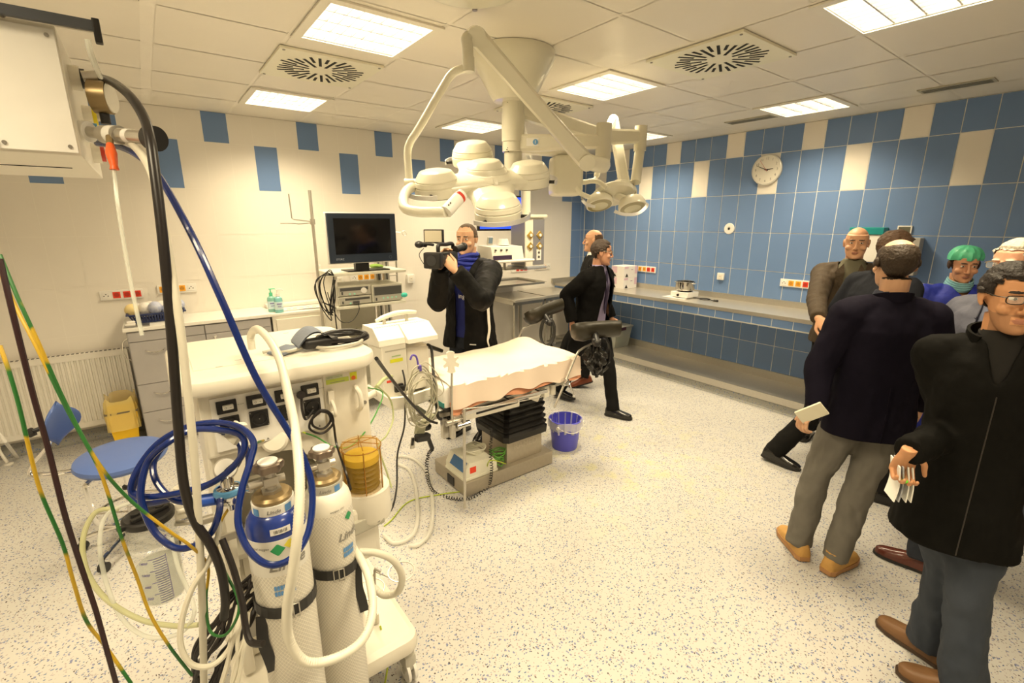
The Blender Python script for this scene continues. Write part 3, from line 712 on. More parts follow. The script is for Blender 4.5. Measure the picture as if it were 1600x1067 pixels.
b = MB(M('green_cloth', (.22, .36, .06), .7, noise=.3)); b.ball((-3.555, -.50, 1.435), (.065, .05, .022), 12, 8); b.ball((-3.52, -.52, 1.43), (.045, .04, .018), 10, 6); obj('green_cable_bundle', b, None, 'small green bundle lying on the trolley top behind the monitor', 'cable')
def device(x0, x1, z0, z1, label, kind):
    t = thing('control_unit', label, 'medical device', ((x0+x1)/2, -.6, z0), 'endoscopy control units')
    b = MB(m_ivory); b.bx(x0, x1, -.80, -.42, z0+.006, z1, bevel=.004); b.bx(x0+.02, x0+.05, -.78, -.75, z0, z0+.006); b.bx(x1-.05, x1-.02, -.78, -.75, z0, z0+.006); b.bx(x0+.02, x0+.05, -.47, -.44, z0, z0+.006); obj('case', b, t)
    b = MB(m_devg); b.bx(x0+.008, x1-.008, -.808, -.80, z0+.012, z1-.006, bevel=.002); obj('front_panel', b, t)
    b = MB(m_devd); h_ = z1-z0
    if kind == 0: b.bx(x0+.02, x1-.03, -.811, -.807, z0+h_*.55, z1-.014); b.use(m_devd); b.bx(x0+.03, x0+.045, -.812, -.807, z0+.02, z0+.05)
    if kind == 1: b.bx(x0+.06, x1-.02, -.811, -.807, z0+h_*.58, z0+h_*.82); b.bx(x0+.03, x0+.045, -.812, -.807, z0+.02, z0+.045); b.bx(x0+.13, x0+.19, -.83, -.807, z0+.015, z0+.04)
    if kind == 2: b.bx(x0+.02, x1-.015, -.811, -.807, z0+h_*.42, z1-.02); b.bx(x0+.03, x0+.045, -.812, -.807, z0+.02, z0+.05)
    obj('display', b, t)
    if kind == 0:
        b = MB(m_plate); b.cyl(((x1-.075), -.806, z0+h_*.5), ((x1-.075), -.822, z0+h_*.5), .028); obj('dial', b, t)
    b = MB(M('lamp_green', (.35, .75, .6), .4))
    for k in range(2 if kind != 2 else 4): b.cyl((x0+.11+k*.045, -.807, z0+h_*.24), (x0+.11+k*.045, -.812, z0+h_*.24), .009, n=12)
    obj('button_row', b, t, kind='stuff')
device(-4.055, -3.735, 1.10, 1.185, 'flat cream control unit at the bottom left of the middle trolley shelf', 1)
device(-4.055, -3.735, 1.186, 1.285, 'cream control unit with round dial stacked on the flat unit', 0)
device(-3.725, -3.405, 1.10, 1.275, 'wide control unit with dark display on the right of the trolley', 2)
b = MB(M('turquoise_plug', (.06, .55, .45), .4)); b.ball((-3.40, -.83, 1.155), (.035, .02, .025)); obj('plug_cover', b, None, 'turquoise rubber plug on the right control unit', 'plug')
t = thing('lower_recorder', 'cream boxy unit on the lower trolley shelf with black cables on top', 'medical device', (-3.62, -.6, .58))
b = MB(m_ivory); b.bx(-3.80, -3.42, -.78, -.45, .58, .80, bevel=.006); obj('case', b, t)
b = MB(m_devd); b.bx(-3.70, -3.44, -.785, -.78, .60, .78); obj('front_panel', b, t)
b = MB(m_black)
for k in range(4): b.tube([(-3.65+.09*math.cos(a*PI/6+k)+.01*k, -.62+.07*math.sin(a*PI/6+k), .810+.008*k) for a in range(12)], .005, closed=True, seg=2, n=6)
obj('black_cable', b, None, 'black cable coiled on the lower unit of the trolley', 'cable')
# cables hanging on the trolley side
rnd = random.Random(5)
b = MB(m_black)
for k in range(5):
    x = -4.12-.02*k; y_ = -.83
    j = lambda a_: rnd.uniform(-a_, a_)
    b.tube([(-4.09+j(.01), y_, 1.40), (-4.12-.02*k, y_+j(.01), 1.45-.012*k), (-4.19-.022*k+j(.02), y_+j(.02), 1.32+j(.03)), (-4.17-.02*k+j(.02), y_+j(.02), 1.12+j(.04)), (-4.14+j(.02), y_+j(.01), 1.02+j(.04)), (-4.12+j(.03), y_, 1.14+j(.05)), (-4.09+j(.01), y_-.005*k, 1.36)], .0048, n=6)
b.tube([(-4.09, -.835, 1.39), (-4.11, -.84, 1.1), (-4.10, -.84, .7), (-4.09, -.835, .3)], .006, n=6)
obj('hanging_cables', b, None, 'tangle of black cables hanging from the left side of the trolley', 'cable')
b = MB(m_black); b.tube([(-3.88, -.83, 1.12), (-3.89, -.86, 1.05), (-3.97, -.87, .96), (-4.07, -.86, .97), (-4.13, -.85, 1.10), (-4.16, -.84, 1.25)], .004, n=6); obj('camera_lead', b, None, 'thin black lead looping below the stacked control units', 'cable')
b = MB(m_steel); hk = [on_y(x, y, -.27) for x, y in ((616, 362), (624, 363), (631, 361), (635, 365), (633, 368), (629, 366), (628, 363))]; b.tube(hk, .0028, n=6); b.cyl((hk[0].x, -.27, 1.1), (hk[0].x, -.27, hk[0].z+.09), .010); b.cyl((hk[0].x, -.27, 1.30), (-3.40, -.312, 1.30), .008); b.cyl((hk[0].x, -.27, 1.50), (-3.40, -.312, 1.50), .008); obj('drip_hook', b, None, 'thin rod with a wire hook rising behind the monitor', 'stand')

# ------------------------------------------------------------------ steel tables in the corner
m_tube = M('steel_tube', (.52, .50, .45), .3, 1)
def steel_table(x0, x1, y0, y1, z, label, px=.03):
    t = thing('steel_table', label, 'table', ((x0+x1)/2, (y0+y1)/2, 0), 'stainless steel tables in the corner')
    b = MB(m_steeld); b.bx(x0, x1, y0, y1, z-.03, z, bevel=.003); obj('tabletop', b, t)
    b = MB(m_tube)
    for xx in (x0+px, x1-px): b.bx(xx-.015, xx+.015, y0+.03, y1-.03, .17, .20); b.bx(xx-.015, xx+.015, y0+.03, y1-.03, z-.075, z-.035)
    b.bx(x0+px, x1-px, (y0+y1)/2-.015, (y0+y1)/2+.015, .17, .20); b.bx(x0+px, x1-px, y0+.03, y0+.06, z-.075, z-.035); obj('frame', b, t)
    for xx in (x0+px, x1-px):
        for yy in (y0+.04, y1-.04):
            b = MB(m_tube); b.bx(xx-.015, xx+.015, yy-.015, yy+.015, .06, z-.03); l = obj('leg', b, t)
            q = MB(m_black); q.cyl((xx-.012, yy, .032), (xx+.012, yy, .032), .032, n=16); q.cyl((xx, yy, .03), (xx, yy, .07), .008); obj('castor', q, l)
steel_table(-1.86, -1.34, -.68, -.03, .93, 'left stainless steel table behind the padded leg rests')
steel_table(-1.325, -.67, -.66, -.03, .935, 'right stainless steel table running up to the wall counter')
t = thing('tray_stand', 'steel tray stand above the left steel table beside the cameraman', 'stand', (-2.1, -.3, 0))
b = MB(m_steel); x0_, x1_, y0_, y1_, z_ = -2.15, -1.34, -.64, -.06, 1.10
def rt(e, z): return [V((x, y, z)) for x, y in ((x0_-e, y0_-e), (x1_+e, y0_-e), (x1_+e, y1_+e), (x0_-e, y1_+e))]
b.loft([rt(.0, z_+.022), rt(.0, z_), rt(-.03, z_), rt(-.035, z_+.0)], smooth=False, cap=False); b.bx(x0_, x1_, y0_, y1_, z_-.004, z_); b.loft([rt(.02, z_+.022), rt(.02, z_+.027), rt(0, z_+.027), rt(0, z_+.022), rt(.02, z_+.022)], smooth=False, cap=False); obj('tray', b, t)
b = MB(m_tube); b.tube([(-2.12, -.35, .08), (-2.12, -.35, 1.06), (-1.95, -.35, 1.09), (-1.45, -.35, 1.09)], .012, sp=False); obj('post', b, t)
b = MB(m_tube); b.bx(-2.14, -2.10, -.60, -.10, .04, .08); b.bx(-2.30, -2.10, -.62, -.58, .04, .07); b.bx(-2.30, -2.10, -.12, -.08, .04, .07)
for xx, yy in ((-2.28, -.6), (-2.28, -.1), (-2.12, -.6), (-2.12, -.1)): b.ball((xx, yy, .022), .022, 10, 8)
obj('base', b, t)

# ------------------------------------------------------------------ counter things
def carton(z, label):
    t = thing('cardboard_box', label, 'box', (-.21, -1.02, z), 'white and pink cartons on the steel counter')
    cm = M('carton_white', (.80, .77, .74), .6)
    b = MB(cm); b.bx(-.345, -.065, -1.12, -.90, z, z+.152, bevel=.002); obj('carton', b, t)
    b = MB(M('carton_pink', (.62, .38, .50), .6, mix=(.75, .6, .66), nscale=50)); b.bx(-.3465, -.3455, -1.00, -.905, z+.06, z+.145); b.bx(-.12, -.067, -1.1215, -1.1205, z+.05, z+.146); b.bx(-.335, -.255, -1.1215, -1.1205, z+.118, z+.146)
    b.use(m_black); b.prism([(-.03, 0), (.03, 0), (.004, .04), (-.004, .042)], (-.285, -1.1215, z+.01), (1, 0, 0), (0, 0, 1), (0, -.001, 0))
    b.prism([(-.03, 0), (.03, 0), (.004, .04)], (-.3465, -.96, z+.01), (0, -1, 0), (0, 0, 1), (-.001, 0, 0))
    b.use(M('carton_violet', (.22, .05, .20), .6)); b.bx(-.20, -.16, -1.1215, -1.1205, z+.10, z+.106)
    obj('print', b, t)
carton(.991, 'lower white and pink cardboard carton on the steel counter')
carton(1.144, 'upper white and pink cardboard carton stacked on the other one')
hp = on_z(1077, 461, .99); hx, hy = -.30, -2.03
t = thing('hot_plate', 'small white electric hot plate standing on the steel counter', 'hot plate', (hx, hy, .99))
b = MB(m_plate); b.box((hx, hy, 1.032), (.23, .235, .062), bevel=.006); obj('housing', b, t)
b = MB(m_black); b.cyl((hx-.115, hy+.01, 1.028), (hx-.13, hy+.01, 1.028), .014); obj('knob', b, t)
b = MB(m_black); b.cyl((hx, hy, 1.063), (hx, hy, 1.072), .085); obj('heating_plate', b, t)
b = MB(m_plate)
for a in (-.09, .09):
    for c_ in (-.09, .09): b.cyl((hx+a, hy+c_, .991), (hx+a, hy+c_, 1.002), .012, n=10)
obj('feet', b, t, kind='stuff')
b = MB(m_plate); b.bx(hx-.16, hx+.12, hy-.10, hy+.20, .9905, .9935); obj('paper_mat', b, None, 'white sheet lying under the hot plate', 'mat')
t = thing('steel_pot', 'shiny steel cooking pot with two handles on the hot plate', 'pot', (hx, hy, 1.072))
b = MB(M('pot_steel', (.62, .60, .56), .12, 1)); b.lathe([(.001, 0), (.085, 0), (.105, .008), (.110, .020), (.112, .108), (.117, .112), (.112, .113), (.106, .108), (.104, .012), (.001, .006)], (hx, hy, 1.0725), n=40); obj('pot_body', b, t)
for s_ in (-1, 1):
    b = MB(m_chrome); b.tube([(hx+.02, hy+s_*.112, 1.165), (hx+.02, hy+s_*.135, 1.17), (hx, hy+s_*.145, 1.172), (hx-.02, hy+s_*.135, 1.17), (hx-.02, hy+s_*.112, 1.165)], .005, n=6); obj('handle', b, t)
b = MB(m_black); b.tube([(hx, hy-.12, 1.0), (hx+.03, hy-.17, .996), (hx+.07, hy-.24, .996), (hx+.03, hy-.32, .996), (hx-.03, hy-.28, .997), (hx, hy-.20, .998), (hx+.05, hy-.22, 1.001), (hx+.04, hy-.30, 1.003), (hx, hy-.36, .998), (hx-.01, hy-.40, 1.0)], .0045, n=6)
b.cyl((hx-.01, hy-.39, 1.0), (hx-.01, hy-.44, 1.002), .012); obj('power_cable', b, None, 'black power cable with plug lying beside the hot plate', 'cable')
t = thing('storage_box', 'translucent plastic storage box with pale contents on the floor shelf', 'box', (-.27, -1.0, .156))
b = MB(M('storage_plastic', (.55, .57, .52), .25, alpha=.55)); 
def sb_(z, e): return [V((x, y, z)) for x, y in ((-.40-e, -1.08-e), (-.12+e, -1.08-e), (-.12+e, -.72+e), (-.40-e, -.72+e))]
b.loft([sb_(.157, 0), sb_(.43, .03), sb_(.43, .04), sb_(.445, .04)], smooth=False, cap=False); b.bx(-.40, -.12, -1.08, -.72, .157, .160); obj('box_body', b, t)
b = MB(M('storage_lid', (.60, .60, .55), .3)); b.bx(-.445, -.075, -1.125, -.675, .446, .462, bevel=.006); obj('lid', b, t)
b = MB(M('clip_dark', (.06, .01, .03), .4)); b.bx(-.36, -.24, -1.13, -1.115, .41, .452); b.bx(-.34, -.26, -1.132, -1.128, .415, .43); obj('clip', b, t)
for k, (x, y, z, r_, c_) in enumerate(((-.20, -.98, .33, .07, 0), (-.27, -.92, .30, .055, 1), (-.33, -1.02, .21, .045, 0), (-.28, -.98, .22, .05, 2), (-.20, -1.0, .215, .05, 1), (-.35, -.88, .24, .06, 2))):
    b = MB((M('contents_cream', (.62, .58, .44), .6), M('contents_green', (.22, .36, .30), .6), M('contents_grey', (.40, .42, .40), .6))[c_]); b.ball((x, y, z), (r_, r_*.9, r_*.85), 12, 8)
    obj('supply_roll', b, None, ['large cream roll near the clip inside the storage box', 'green pack in the upper middle of the storage box', 'small cream roll at the front corner of the storage box', 'grey pack low in the middle of the storage box', 'green pack low behind the clip in the storage box', 'grey pack at the left back of the storage box'][k], 'roll', 'supplies inside the storage box')
# ================================================================== operating table
m_peach = M('peach_sheet', (.88, .73, .60), .75, noise=.04, nscale=6, bump=.15, bscale=25, sheen=.2)
m_orange = M('orange_undersheet', (.80, .36, .20), .7, bump=.2)
m_sheet = M('white_sheet', (.84, .81, .75), .7, bump=.2, bscale=30)
m_leather = M('dark_olive_leather', (.026, .022, .013), .38, spec=.5)
t = thing('operating_table', 'operating table on a steel column covered with a peach sheet', 'operating table', (-3.45, -2.55, 0))
b = MB(M('table_steel', (.44, .39, .31), .36, .6, noise=.1, nscale=40)); b.bx(-3.90, -3.09, -2.78, -2.33, .008, .115, bevel=.006); obj('base', b, t)
b = MB(m_black); b.bx(-3.906, -3.898, -2.62, -2.53, .02, .085); obj('power_inlet', b, t)
b = MB(MATS['table_steel']); b.bx(-3.51, -3.17, -2.735, -2.40, .115, .315, bevel=.004); obj('column', b, t)
b = MB(M('engraved', (.52, .47, .38), .5, .4)); b.text('RAMED', (-3.33, -2.7362, .235), (1, 0, 0), (0, 0, 1), .07); obj('lettering', b, t, auto=True)
b = MB(M('bellows_rubber', (.007, .006, .0055), .35))
rg = []
for k, (z, e) in enumerate(((.30, .035), (.345, .038), (.36, .020), (.385, .034), (.40, .012), (.43, .03), (.445, .008), (.48, .026), (.495, .006), (.53, .024), (.545, .008), (.58, .022), (.60, .0), (.66, 0))):
    x0, x1, y0, y1 = -3.515-e, -3.165+e, -2.74-e, -2.395+e; ch = .03
    rg.append([V(p+(z,)) for p in ((x0+ch, y0), (x1-ch, y0), (x1, y0+ch), (x1, y1-ch), (x1-ch, y1), (x0+ch, y1), (x0, y1-ch), (x0, y0+ch))])
b.loft(rg, smooth=False); obj('bellows', b, t)
b = MB(m_steel); b.bx(-4.02, -3.0, -2.80, -2.30, .66, .70, bevel=.004); b.bx(-3.62, -3.06, -2.76, -2.34, .625, .662); obj('frame', b, t)
b = MB(m_cov); b.box((-3.72, -2.80, .625), (.52, .05, .05), (0, .02, 0), bevel=.008); b.box((-3.33, -2.82, .655), (.10, .05, .08), (0, .5, 0), bevel=.008); b.box((-3.22, -2.82, .66), (.05, .05, .09), bevel=.006); b.cyl((-3.15, -2.83, .62), (-3.15, -2.83, .70), .022); obj('tilt_linkage', b, t)
b = MB(m_black); b.bx(-3.83, -3.48, -2.83, -2.815, .63, .66); obj('grip_strip', b, t)
for y in (-2.905, -2.195):
    b = MB(m_chrome); b.bx(-3.99, -3.27, y-.005, y+.005, .685, .71); 
    for x in (-3.9, -3.6, -3.33): b.cyl((x, y, .697), (x, y+(.10 if y < -2.5 else -.10), .697), .008)
    obj('side_rail', b, t)
b = MB(m_black); b.bx(-4.07, -2.98, -2.86, -2.24, .712, .742, bevel=.006); obj('pad_base', b, t)
b = MB(m_sheet)
rg = []
for x, e, z1 in ((-4.085, .02, .86), (-4.075, 0, .878), (-4.04, 0, .885), (-3.6, 0, .885), (-3.0, 0, .885), (-2.97, .01, .87)):
    y0, y1 = -2.86+e, -2.24-e; r_ = .03
    rg.append([V((x, y, z)) for y, z in ((y0, .745), (y0, z1-r_), (y0+r_*.3, z1-r_*.3), (y0+r_, z1), (y1-r_, z1), (y1-r_*.3, z1-r_*.3), (y1, z1-r_), (y1, .745))])
b.loft(rg); obj('mattress', b, t)
b = MB(M('teal_piping', (.02, .22, .20), .5)); b.bx(-4.088, -4.07, -2.85, -2.25, .742, .775, bevel=.004); obj('teal_edge', b, t)
# head end mechanics
b = MB(m_steel); b.bx(-4.16, -3.99, -2.80, -2.76, .66, .69); b.bx(-4.16, -3.99, -2.36, -2.32, .66, .69); b.bx(-4.16, -4.13, -2.80, -2.32, .655, .685); b.cyl((-4.10, -2.90, .66), (-3.98, -2.90, .66), .018); b.box((-4.02, -2.88, .64), (.05, .04, .10)); b.box((-4.08, -2.84, .60), (.04, .03, .12)); b.box((-4.20, -2.70, .66), (.10, .05, .02), (0, 0, .4)); obj('head_bracket', b, t)
for q in ((-4.03, -2.80, .56), (-4.17, -2.74, .585), (-3.98, -2.72, .60)):
    b = MB(m_black); b.lathe([(.001, 0), (.042, .006), (.045, .022), (.03, .035), (.012, .04), (.010, .09)], q, n=20); obj('clamp_knob', b, t)
sw = MB(m_peach)
def drape(u, v):
    x = -4.045+u*1.115
    s_ = v*1.02      # runs over the front edge, the top and the far edge
    y0, y1, zt = -2.875, -2.225, .895
    hang = .148+.012*math.sin(u*9)+.012*math.sin(u*23+1)
    if u > .82: hang += (u-.82)*.0
    L_ = hang+(y1-y0)+.05; d_ = s_*L_
    wob = .006*math.sin(u*31+v*5)+.005*math.sin(u*17-v*9)
    if d_ < hang: y = y0-.012-.018*math.sin(PI*(1-d_/hang))*0-.010*(1-d_/hang)*(1+math.sin(u*26)); z = zt-(hang-d_); y -= 0
    elif d_ < hang+(y1-y0): y = y0+(d_-hang); z = zt+.004*math.sin(u*12+y*9)+.006*math.sin(u*5+2)*math.sin(y*11); e = min(d_-hang, hang+(y1-y0)-d_); z -= .02*max(0, 1-e/.03)**2
    else: y = y1+.012; z = zt-(d_-hang-(y1-y0))
    if u > .9: z += -.10*((u-.9)/.1)**2*0
    # raised far right corner where the sheet lies over the leg section
    z += .035*math.exp(-((x+3.0)**2/.03+(y+2.28)**2/.02))
    return V((x+wob*.3, y, z+wob*.35))
sw.grid(drape, 90, 50)
def endf(u, v):      # right end hanging
    y = -2.875+u*.65; z = .893-.115*v-.012*math.sin(u*14)*v; return V((-2.93+.012*math.sin(u*11)*v+.01*v, y-.0, z))
sw.grid(endf, 40, 8); sh = obj('peach_sheet', sw, None, 'pale peach sheet draped over the operating table', 'sheet')
b = MB(m_orange)
def orr(u, v):
    x = -4.05+u*1.15; hang = .05+.012*math.sin(u*15)+(.03 if u < .06 else 0); return V((x, -2.868-.012*v-.006*math.sin(u*29)*v, .775-hang*v))
b.grid(orr, 60, 4)
b.grid(lambda u, v: V((-2.895+.02*u*0-.02*v, -2.87+.62*u, .775-.045*v)), 20, 3); b.grid(lambda u, v: V((-4.05+1.16*u, -2.87+.62*v, .776)), 6, 4)
obj('orange_sheet', b, None, 'orange under-sheet showing along the lower edge of the peach sheet', 'sheet')

# leg rests (padded gutters on bent rods)
def legrest(label, clampP, pts, cup, yaw, pitch, rod_low, roll=0, strap=True):
    t = thing('leg_rest', label, 'leg rest', clampP, 'padded leg rests at the table end')
    b = MB(m_steel); b.tube([rod_low]+pts, .0085, seg=5); obj('rod', b, t)
    b = MB(m_chrome); c_ = V(clampP); b.cyl(c_-V((0, .03, 0)), c_+V((0, .05, 0)), .022); b.box(c_, (.05, .03, .05), bevel=.005); b.cyl(c_+V((.02, -.03, -.01)), c_+V((.055, -.04, -.11)), .006); b.ball(c_+V((.055, -.04, -.11)), .011, 8, 6); obj('clamp', b, t)
    R = Matrix.Rotation(yaw, 4, 'Z') @ Matrix.Rotation(pitch, 4, 'Y') @ Matrix.Rotation(roll, 4, 'X')
    with frame(cup, 0, R):
        b = MB(m_leather)
        rings = []
        for x, w_, dz in ((-.175, .035, .0), (-.165, .062, -.012), (-.14, .082, -.02), (-.08, .092, -.022), (-.03, .085, -.014), (.02, .078, 0), (.12, .080, .004), (.19, .078, .004), (.20, .074, .004)):
            n_ = 13; top, bot = [], []
            for k in range(n_):
                a = PI*k/(n_-1); yy = -math.cos(a)*w_; zz = -math.sin(a)*w_*.80+dz
                bot.append(V((x, yy, zz))); top.append(V((x, yy*.72, zz*.68+dz*.2+.006)))
            rings.append(bot+top[::-1])
        b.loft(rings); obj('gutter_pad', b, t)
        b = MB(m_black); b.cyl((0, 0, -.14), (0, 0, -.06), .026); b.cyl((-.03, 0, -.13), (.03, 0, -.13), .020); b.ball((0, 0, -.15), .03, 12, 8); obj('ball_joint', b, t)
    with frame(cup, yaw):
        if strap:
            b = MB(m_black); b.strip([(.03, .0, -.07), (.10, 0, -.09), (.13, .0, -.16), (.125, 0, -.26), (.08, 0, -.32), (.02, 0, -.30), (-.005, 0, -.22), (.01, 0, -.12), (.05, 0, -.07)], (0, 1, 0), .05, .006); obj('strap', b, t)
    return t
c1 = on_y(883, 597, -2.93)
legrest('padded leg rest on the near side, in front of the walking man', c1, [c1, on_y(900, 556, -2.93), on_y(908, 546, -2.93), on_y(924, 537, -2.92)], on_y(927, 515, -2.92)+V((0, 0, .01)), -.58, .0, on_y(866, 637, -2.93), roll=-1.0)
c2 = V((-3.05, -2.19, .70))
legrest('padded leg rest on the far side, turned up to the right', c2, [c2, on_y(808, 535, -2.19), on_y(816, 516, -2.19), on_y(822, 511, -2.19), on_y(846, 500, -2.19)], on_y(846, 490, -2.19)+V((0, 0, .03)), -.25, -.22, V((-3.07, -2.19, .56)), roll=-.9)
# crumpled black cover hanging below the near rest
b = MB(M('black_vinyl', (.014, .013, .012), .22, bump=.5, bscale=18)); rnd = random.Random(8)
cc_ = on_y(930, 560, -2.92)
def crump(u, v):
    a = u*2*PI; r_ = (.035+.045*math.sin(PI*min(1, v*1.1)))*(1+.25*math.sin(5*a+v*7)+.15*math.sin(11*a-v*12)); return V((cc_.x+r_*math.cos(a)*1.1+.03*v, cc_.y+r_*math.sin(a), cc_.z+.10-.24*v+.01*math.sin(3*a)))
b.grid(crump, 48, 30); obj('strap_bundle', b, None, 'crumpled black strap bundle hanging under the near leg rest', 'strap')

# drip rod standing against the rail in front
t = thing('infusion_rod', 'thin vertical steel rod clamped to the near rail of the operating table', 'rod', (-3.99, -2.925, .045))
b = MB(m_steel); b.cyl((-4.0, -2.93, .045), (-3.985, -2.93, .74), .0095); obj('rod', b, t)
b = MB(m_chrome); b.cyl((-4.04, -2.93, .635), (-3.95, -2.93, .635), .016); b.box((-4.02, -2.92, .64), (.03, .03, .05), bevel=.004); obj('clamp', b, t)
b = MB(m_steel); b.tube([(-3.985, -2.93, .74), (-3.98, -2.935, .742), (-3.70, -2.935, .70), (-3.35, -2.935, .675)], .0035, sp=False); obj('side_bow', b, t)
# holder disc on a rod
t = thing('tube_holder', 'cream notched tube holder disc on a thin flexible rod', 'holder', (-4.05, -2.90, .60))
b = MB(m_steel); b.tube([(-4.06, -2.91, .58), (-4.062, -2.91, .75), (-4.058, -2.91, .90), (-4.052, -2.91, 1.01)], .007); b.box((-4.06, -2.905, .60), (.03, .035, .09), bevel=.004); obj('rod', b, t)
pts = []
for k in range(72):
    a = 2*PI*k/72; r_ = .062
    for na in (PI*.25, PI*.75, PI*1.25, PI*1.75, PI*.02, PI*1.0):
        dd = abs((a-na+PI) % (2*PI)-PI)
        if dd < .20: r_ = .034+.010*(dd/.2)
    pts.append((r_*math.cos(a)*.8, r_*math.sin(a)*1.1))
b = MB(m_cov); b.prism(pts, (-4.055, -2.905, 1.055), (.90, -.42, 0), (0, .05, 1), (-.004, -.010, 0)); obj('notched_disc', b, t)
# arm board behind the head end
b = MB(m_leather); b.box((-3.83, -2.12, .96), (.40, .11, .03), (.15, .42, .55), bevel=.012, seg=3); obj('arm_board', b, None, 'dark olive padded arm board behind the head of the operating table', 'arm board')

# monitoring cable coils at the head end
m_gcab = M('cable_greybeige', (.40, .38, .29), .45)
m_yg = M('earth_yellowgreen', (.45, .55, .04), .4)
t = thing('cable_coil', 'hanging coil of beige monitoring cables at the head of the table', 'cable', (-4.28, -2.86, .70))
ctr = on_y(657, 612, -2.88)
for k in range(7):
    b = MB(m_gcab); rx, rz_ = .070+.012*math.sin(k*2.1)+.004*k, .155+.010*math.cos(k*1.7); yy = -.006*k
    b.tube([ctr+V((rx*math.cos(a*PI/8)+.012*math.sin(k*3+a), yy+.010*math.sin(a+k), rz_*math.sin(a*PI/8)-.01*k)) for a in range(16)], .0042, closed=True, seg=3, n=6); obj('loop', b, t)
b = MB(m_gcab); b.tube([ctr+V((0, 0, .16)), ctr+V((.05, 0, .17)), ctr+V((.12, 0, .08)), ctr+V((.15, -.01, -.02)), ctr+V((.10, -.01, -.05)), ctr+V((.03, 0, -.03))], .003, n=6)
b.tube([ctr+V((.0, 0, .14)), ctr+V((-.06, .0, .10)), ctr+V((-.10, 0, 0)), ctr+V((-.09, 0, -.14)), ctr+V((-.06, 0, -.20)), ctr+V((.02, 0, -.22))], .003, n=6); obj('stray_lead', b, t)
b = MB(M('clip_violet', (.12, .08, .42), .4)); b.tube([ctr+V((-.045, .02, .20)), ctr+V((-.03, .02, .225)), ctr+V((-.005, .02, .21)), ctr+V((.0, .01, .15))], .006, n=8); b.box(ctr+V((.0, -.005, .15)), (.014, .03, .035), bevel=.003); obj('violet_clip', b, t)
b = MB(M('pod_grey', (.30, .30, .20), .4)); b.box(ctr+V((-.015, .0, -.235)), (.055, .04, .08), (.1, .2, 0), bevel=.008); b.box(ctr+V((.05, .02, -.19)), (.09, .05, .012), (.0, -.3, .4), bevel=.003); obj('connector_pod', b, t)
hs = on_y(665, 690, -2.90)
t = thing('hand_control', 'black hand control hanging from the table head on a coiled cord', 'remote control', hs)
b = MB(m_black); b.box(hs+V((-.02, 0, .035)), (.10, .045, .045), (.1, .2, .2), bevel=.012); b.box(hs+V((.03, 0, -.02)), (.025, .025, .09), (.0, -.3, 0), bevel=.008); obj('handset', b, t)
path = [hs+V((.045, 0, -.06)), on_y(668, 715, -2.92), on_y(668, 745, -2.93), on_z(678, 768, .02), on_z(705, 778, .015), on_z(735, 778, .015), on_z(762, 760, .02), on_y(768, 735, -2.83), on_y(766, 705, -2.80), on_y(768, 680, -2.77), on_y(766, 668, -2.76)]
P = spline(path, 26); hel = []
for i, p in enumerate(P):
    tg = (P[min(i+1, len(P)-1)]-P[max(i-1, 0)]).normalized(); x, y, z = basis(tg); a = i*1.75; hel.append(p+x*.011*math.cos(a)+y*.011*math.sin(a))
b = MB(m_black); b.tube(hel, .0028, n=5, seg=2); obj('coiled_cord', b, t)
b = MB(m_steel); b.box(on_y(645, 692, -2.90), (.03, .012, .07), (0, .2, .3), bevel=.004); b.use(m_black); b.box(on_y(645, 690, -2.912), (.016, .006, .045), (0, .2, .3)); obj('hanging_tag', b, None, 'small grey hanger with a black insert beside the hand control', 'tag')
# suction pump on the table base
t = thing('table_controller', 'cream wedge shaped control box with blue panel on the table base', 'control box', (-3.77, -2.60, .116))
b = MB(m_ivory)
prf = [(-3.895, .117), (-3.895, .175), (-3.855, .245), (-3.66, .235), (-3.62, .19), (-3.62, .117)]
b.loft([[V((x, -2.76, z)) for x, z in prf], [V((x, -2.50, z)) for x, z in prf]], smooth=False); b.bx(-3.90, -3.615, -2.765, -2.495, .116, .135, bevel=.003); obj('housing', b, t)
nx_ = V((-.07, 0, .04)).normalized()
b = MB(M('panel_blue', (.06, .16, .36), .3)); a0, a1 = V((-3.8965, -2.74, .180)), V((-3.8575, -2.74, .240)); b.loft([[a0, V((a0.x, -2.56, a0.z)), V((a1.x, -2.56, a1.z)), a1], [q+nx_*.002 for q in (a0, V((a0.x, -2.56, a0.z)), V((a1.x, -2.56, a1.z)), a1)]], smooth=False)
obj('blue_panel', b, t)
b = MB(M('red_sticker', (.80, .06, .02), .5)); b.bx(-3.85, -3.80, -2.762, -2.7605, .165, .21); obj('red_sticker', b, t)
b = MB(m_ivory); 
for k in range(4): b.tube([(-3.72+(.07+.005*k)*math.cos(a*PI/6), -2.62+(.06+.004*k)*math.sin(a*PI/6), .248+.009*k+.006*math.sin(a*2+k)) for a in range(12)], .0045, closed=True, seg=3, n=6)
obj('beige_hose_coil', b, None, 'beige hose coiled on top of the cream control box', 'hose')
b = MB(M('earth_green', (.10, .30, .04), .4)); rnd = random.Random(2)
for k in range(7): b.tube([(-3.575+.055*math.cos(a*PI/4+k)+rnd.uniform(-.012, .012), -2.70+.05*math.sin(a*PI/4+k)+rnd.uniform(-.01, .01), .145+.014*k+rnd.uniform(-.015, .02)) for a in range(8)], .004, closed=True, seg=4, n=6)
obj('green_cable_bundle', b, None, 'bundle of green earth cable lying on the table base next to the column', 'cable')
b = MB(m_yg); b.tube([(-3.56, -2.79, .16), on_y(765, 720, -2.82), on_z(757, 745, .02), on_z(730, 765, .008), on_z(690, 772, .006), on_z(640, 783, .006), on_z(612, 812, .006), on_z(600, 822, .006)], .0042, n=6); obj('earth_cable', b, None, 'thin yellow green earth cable running over the floor from the table base', 'cable')

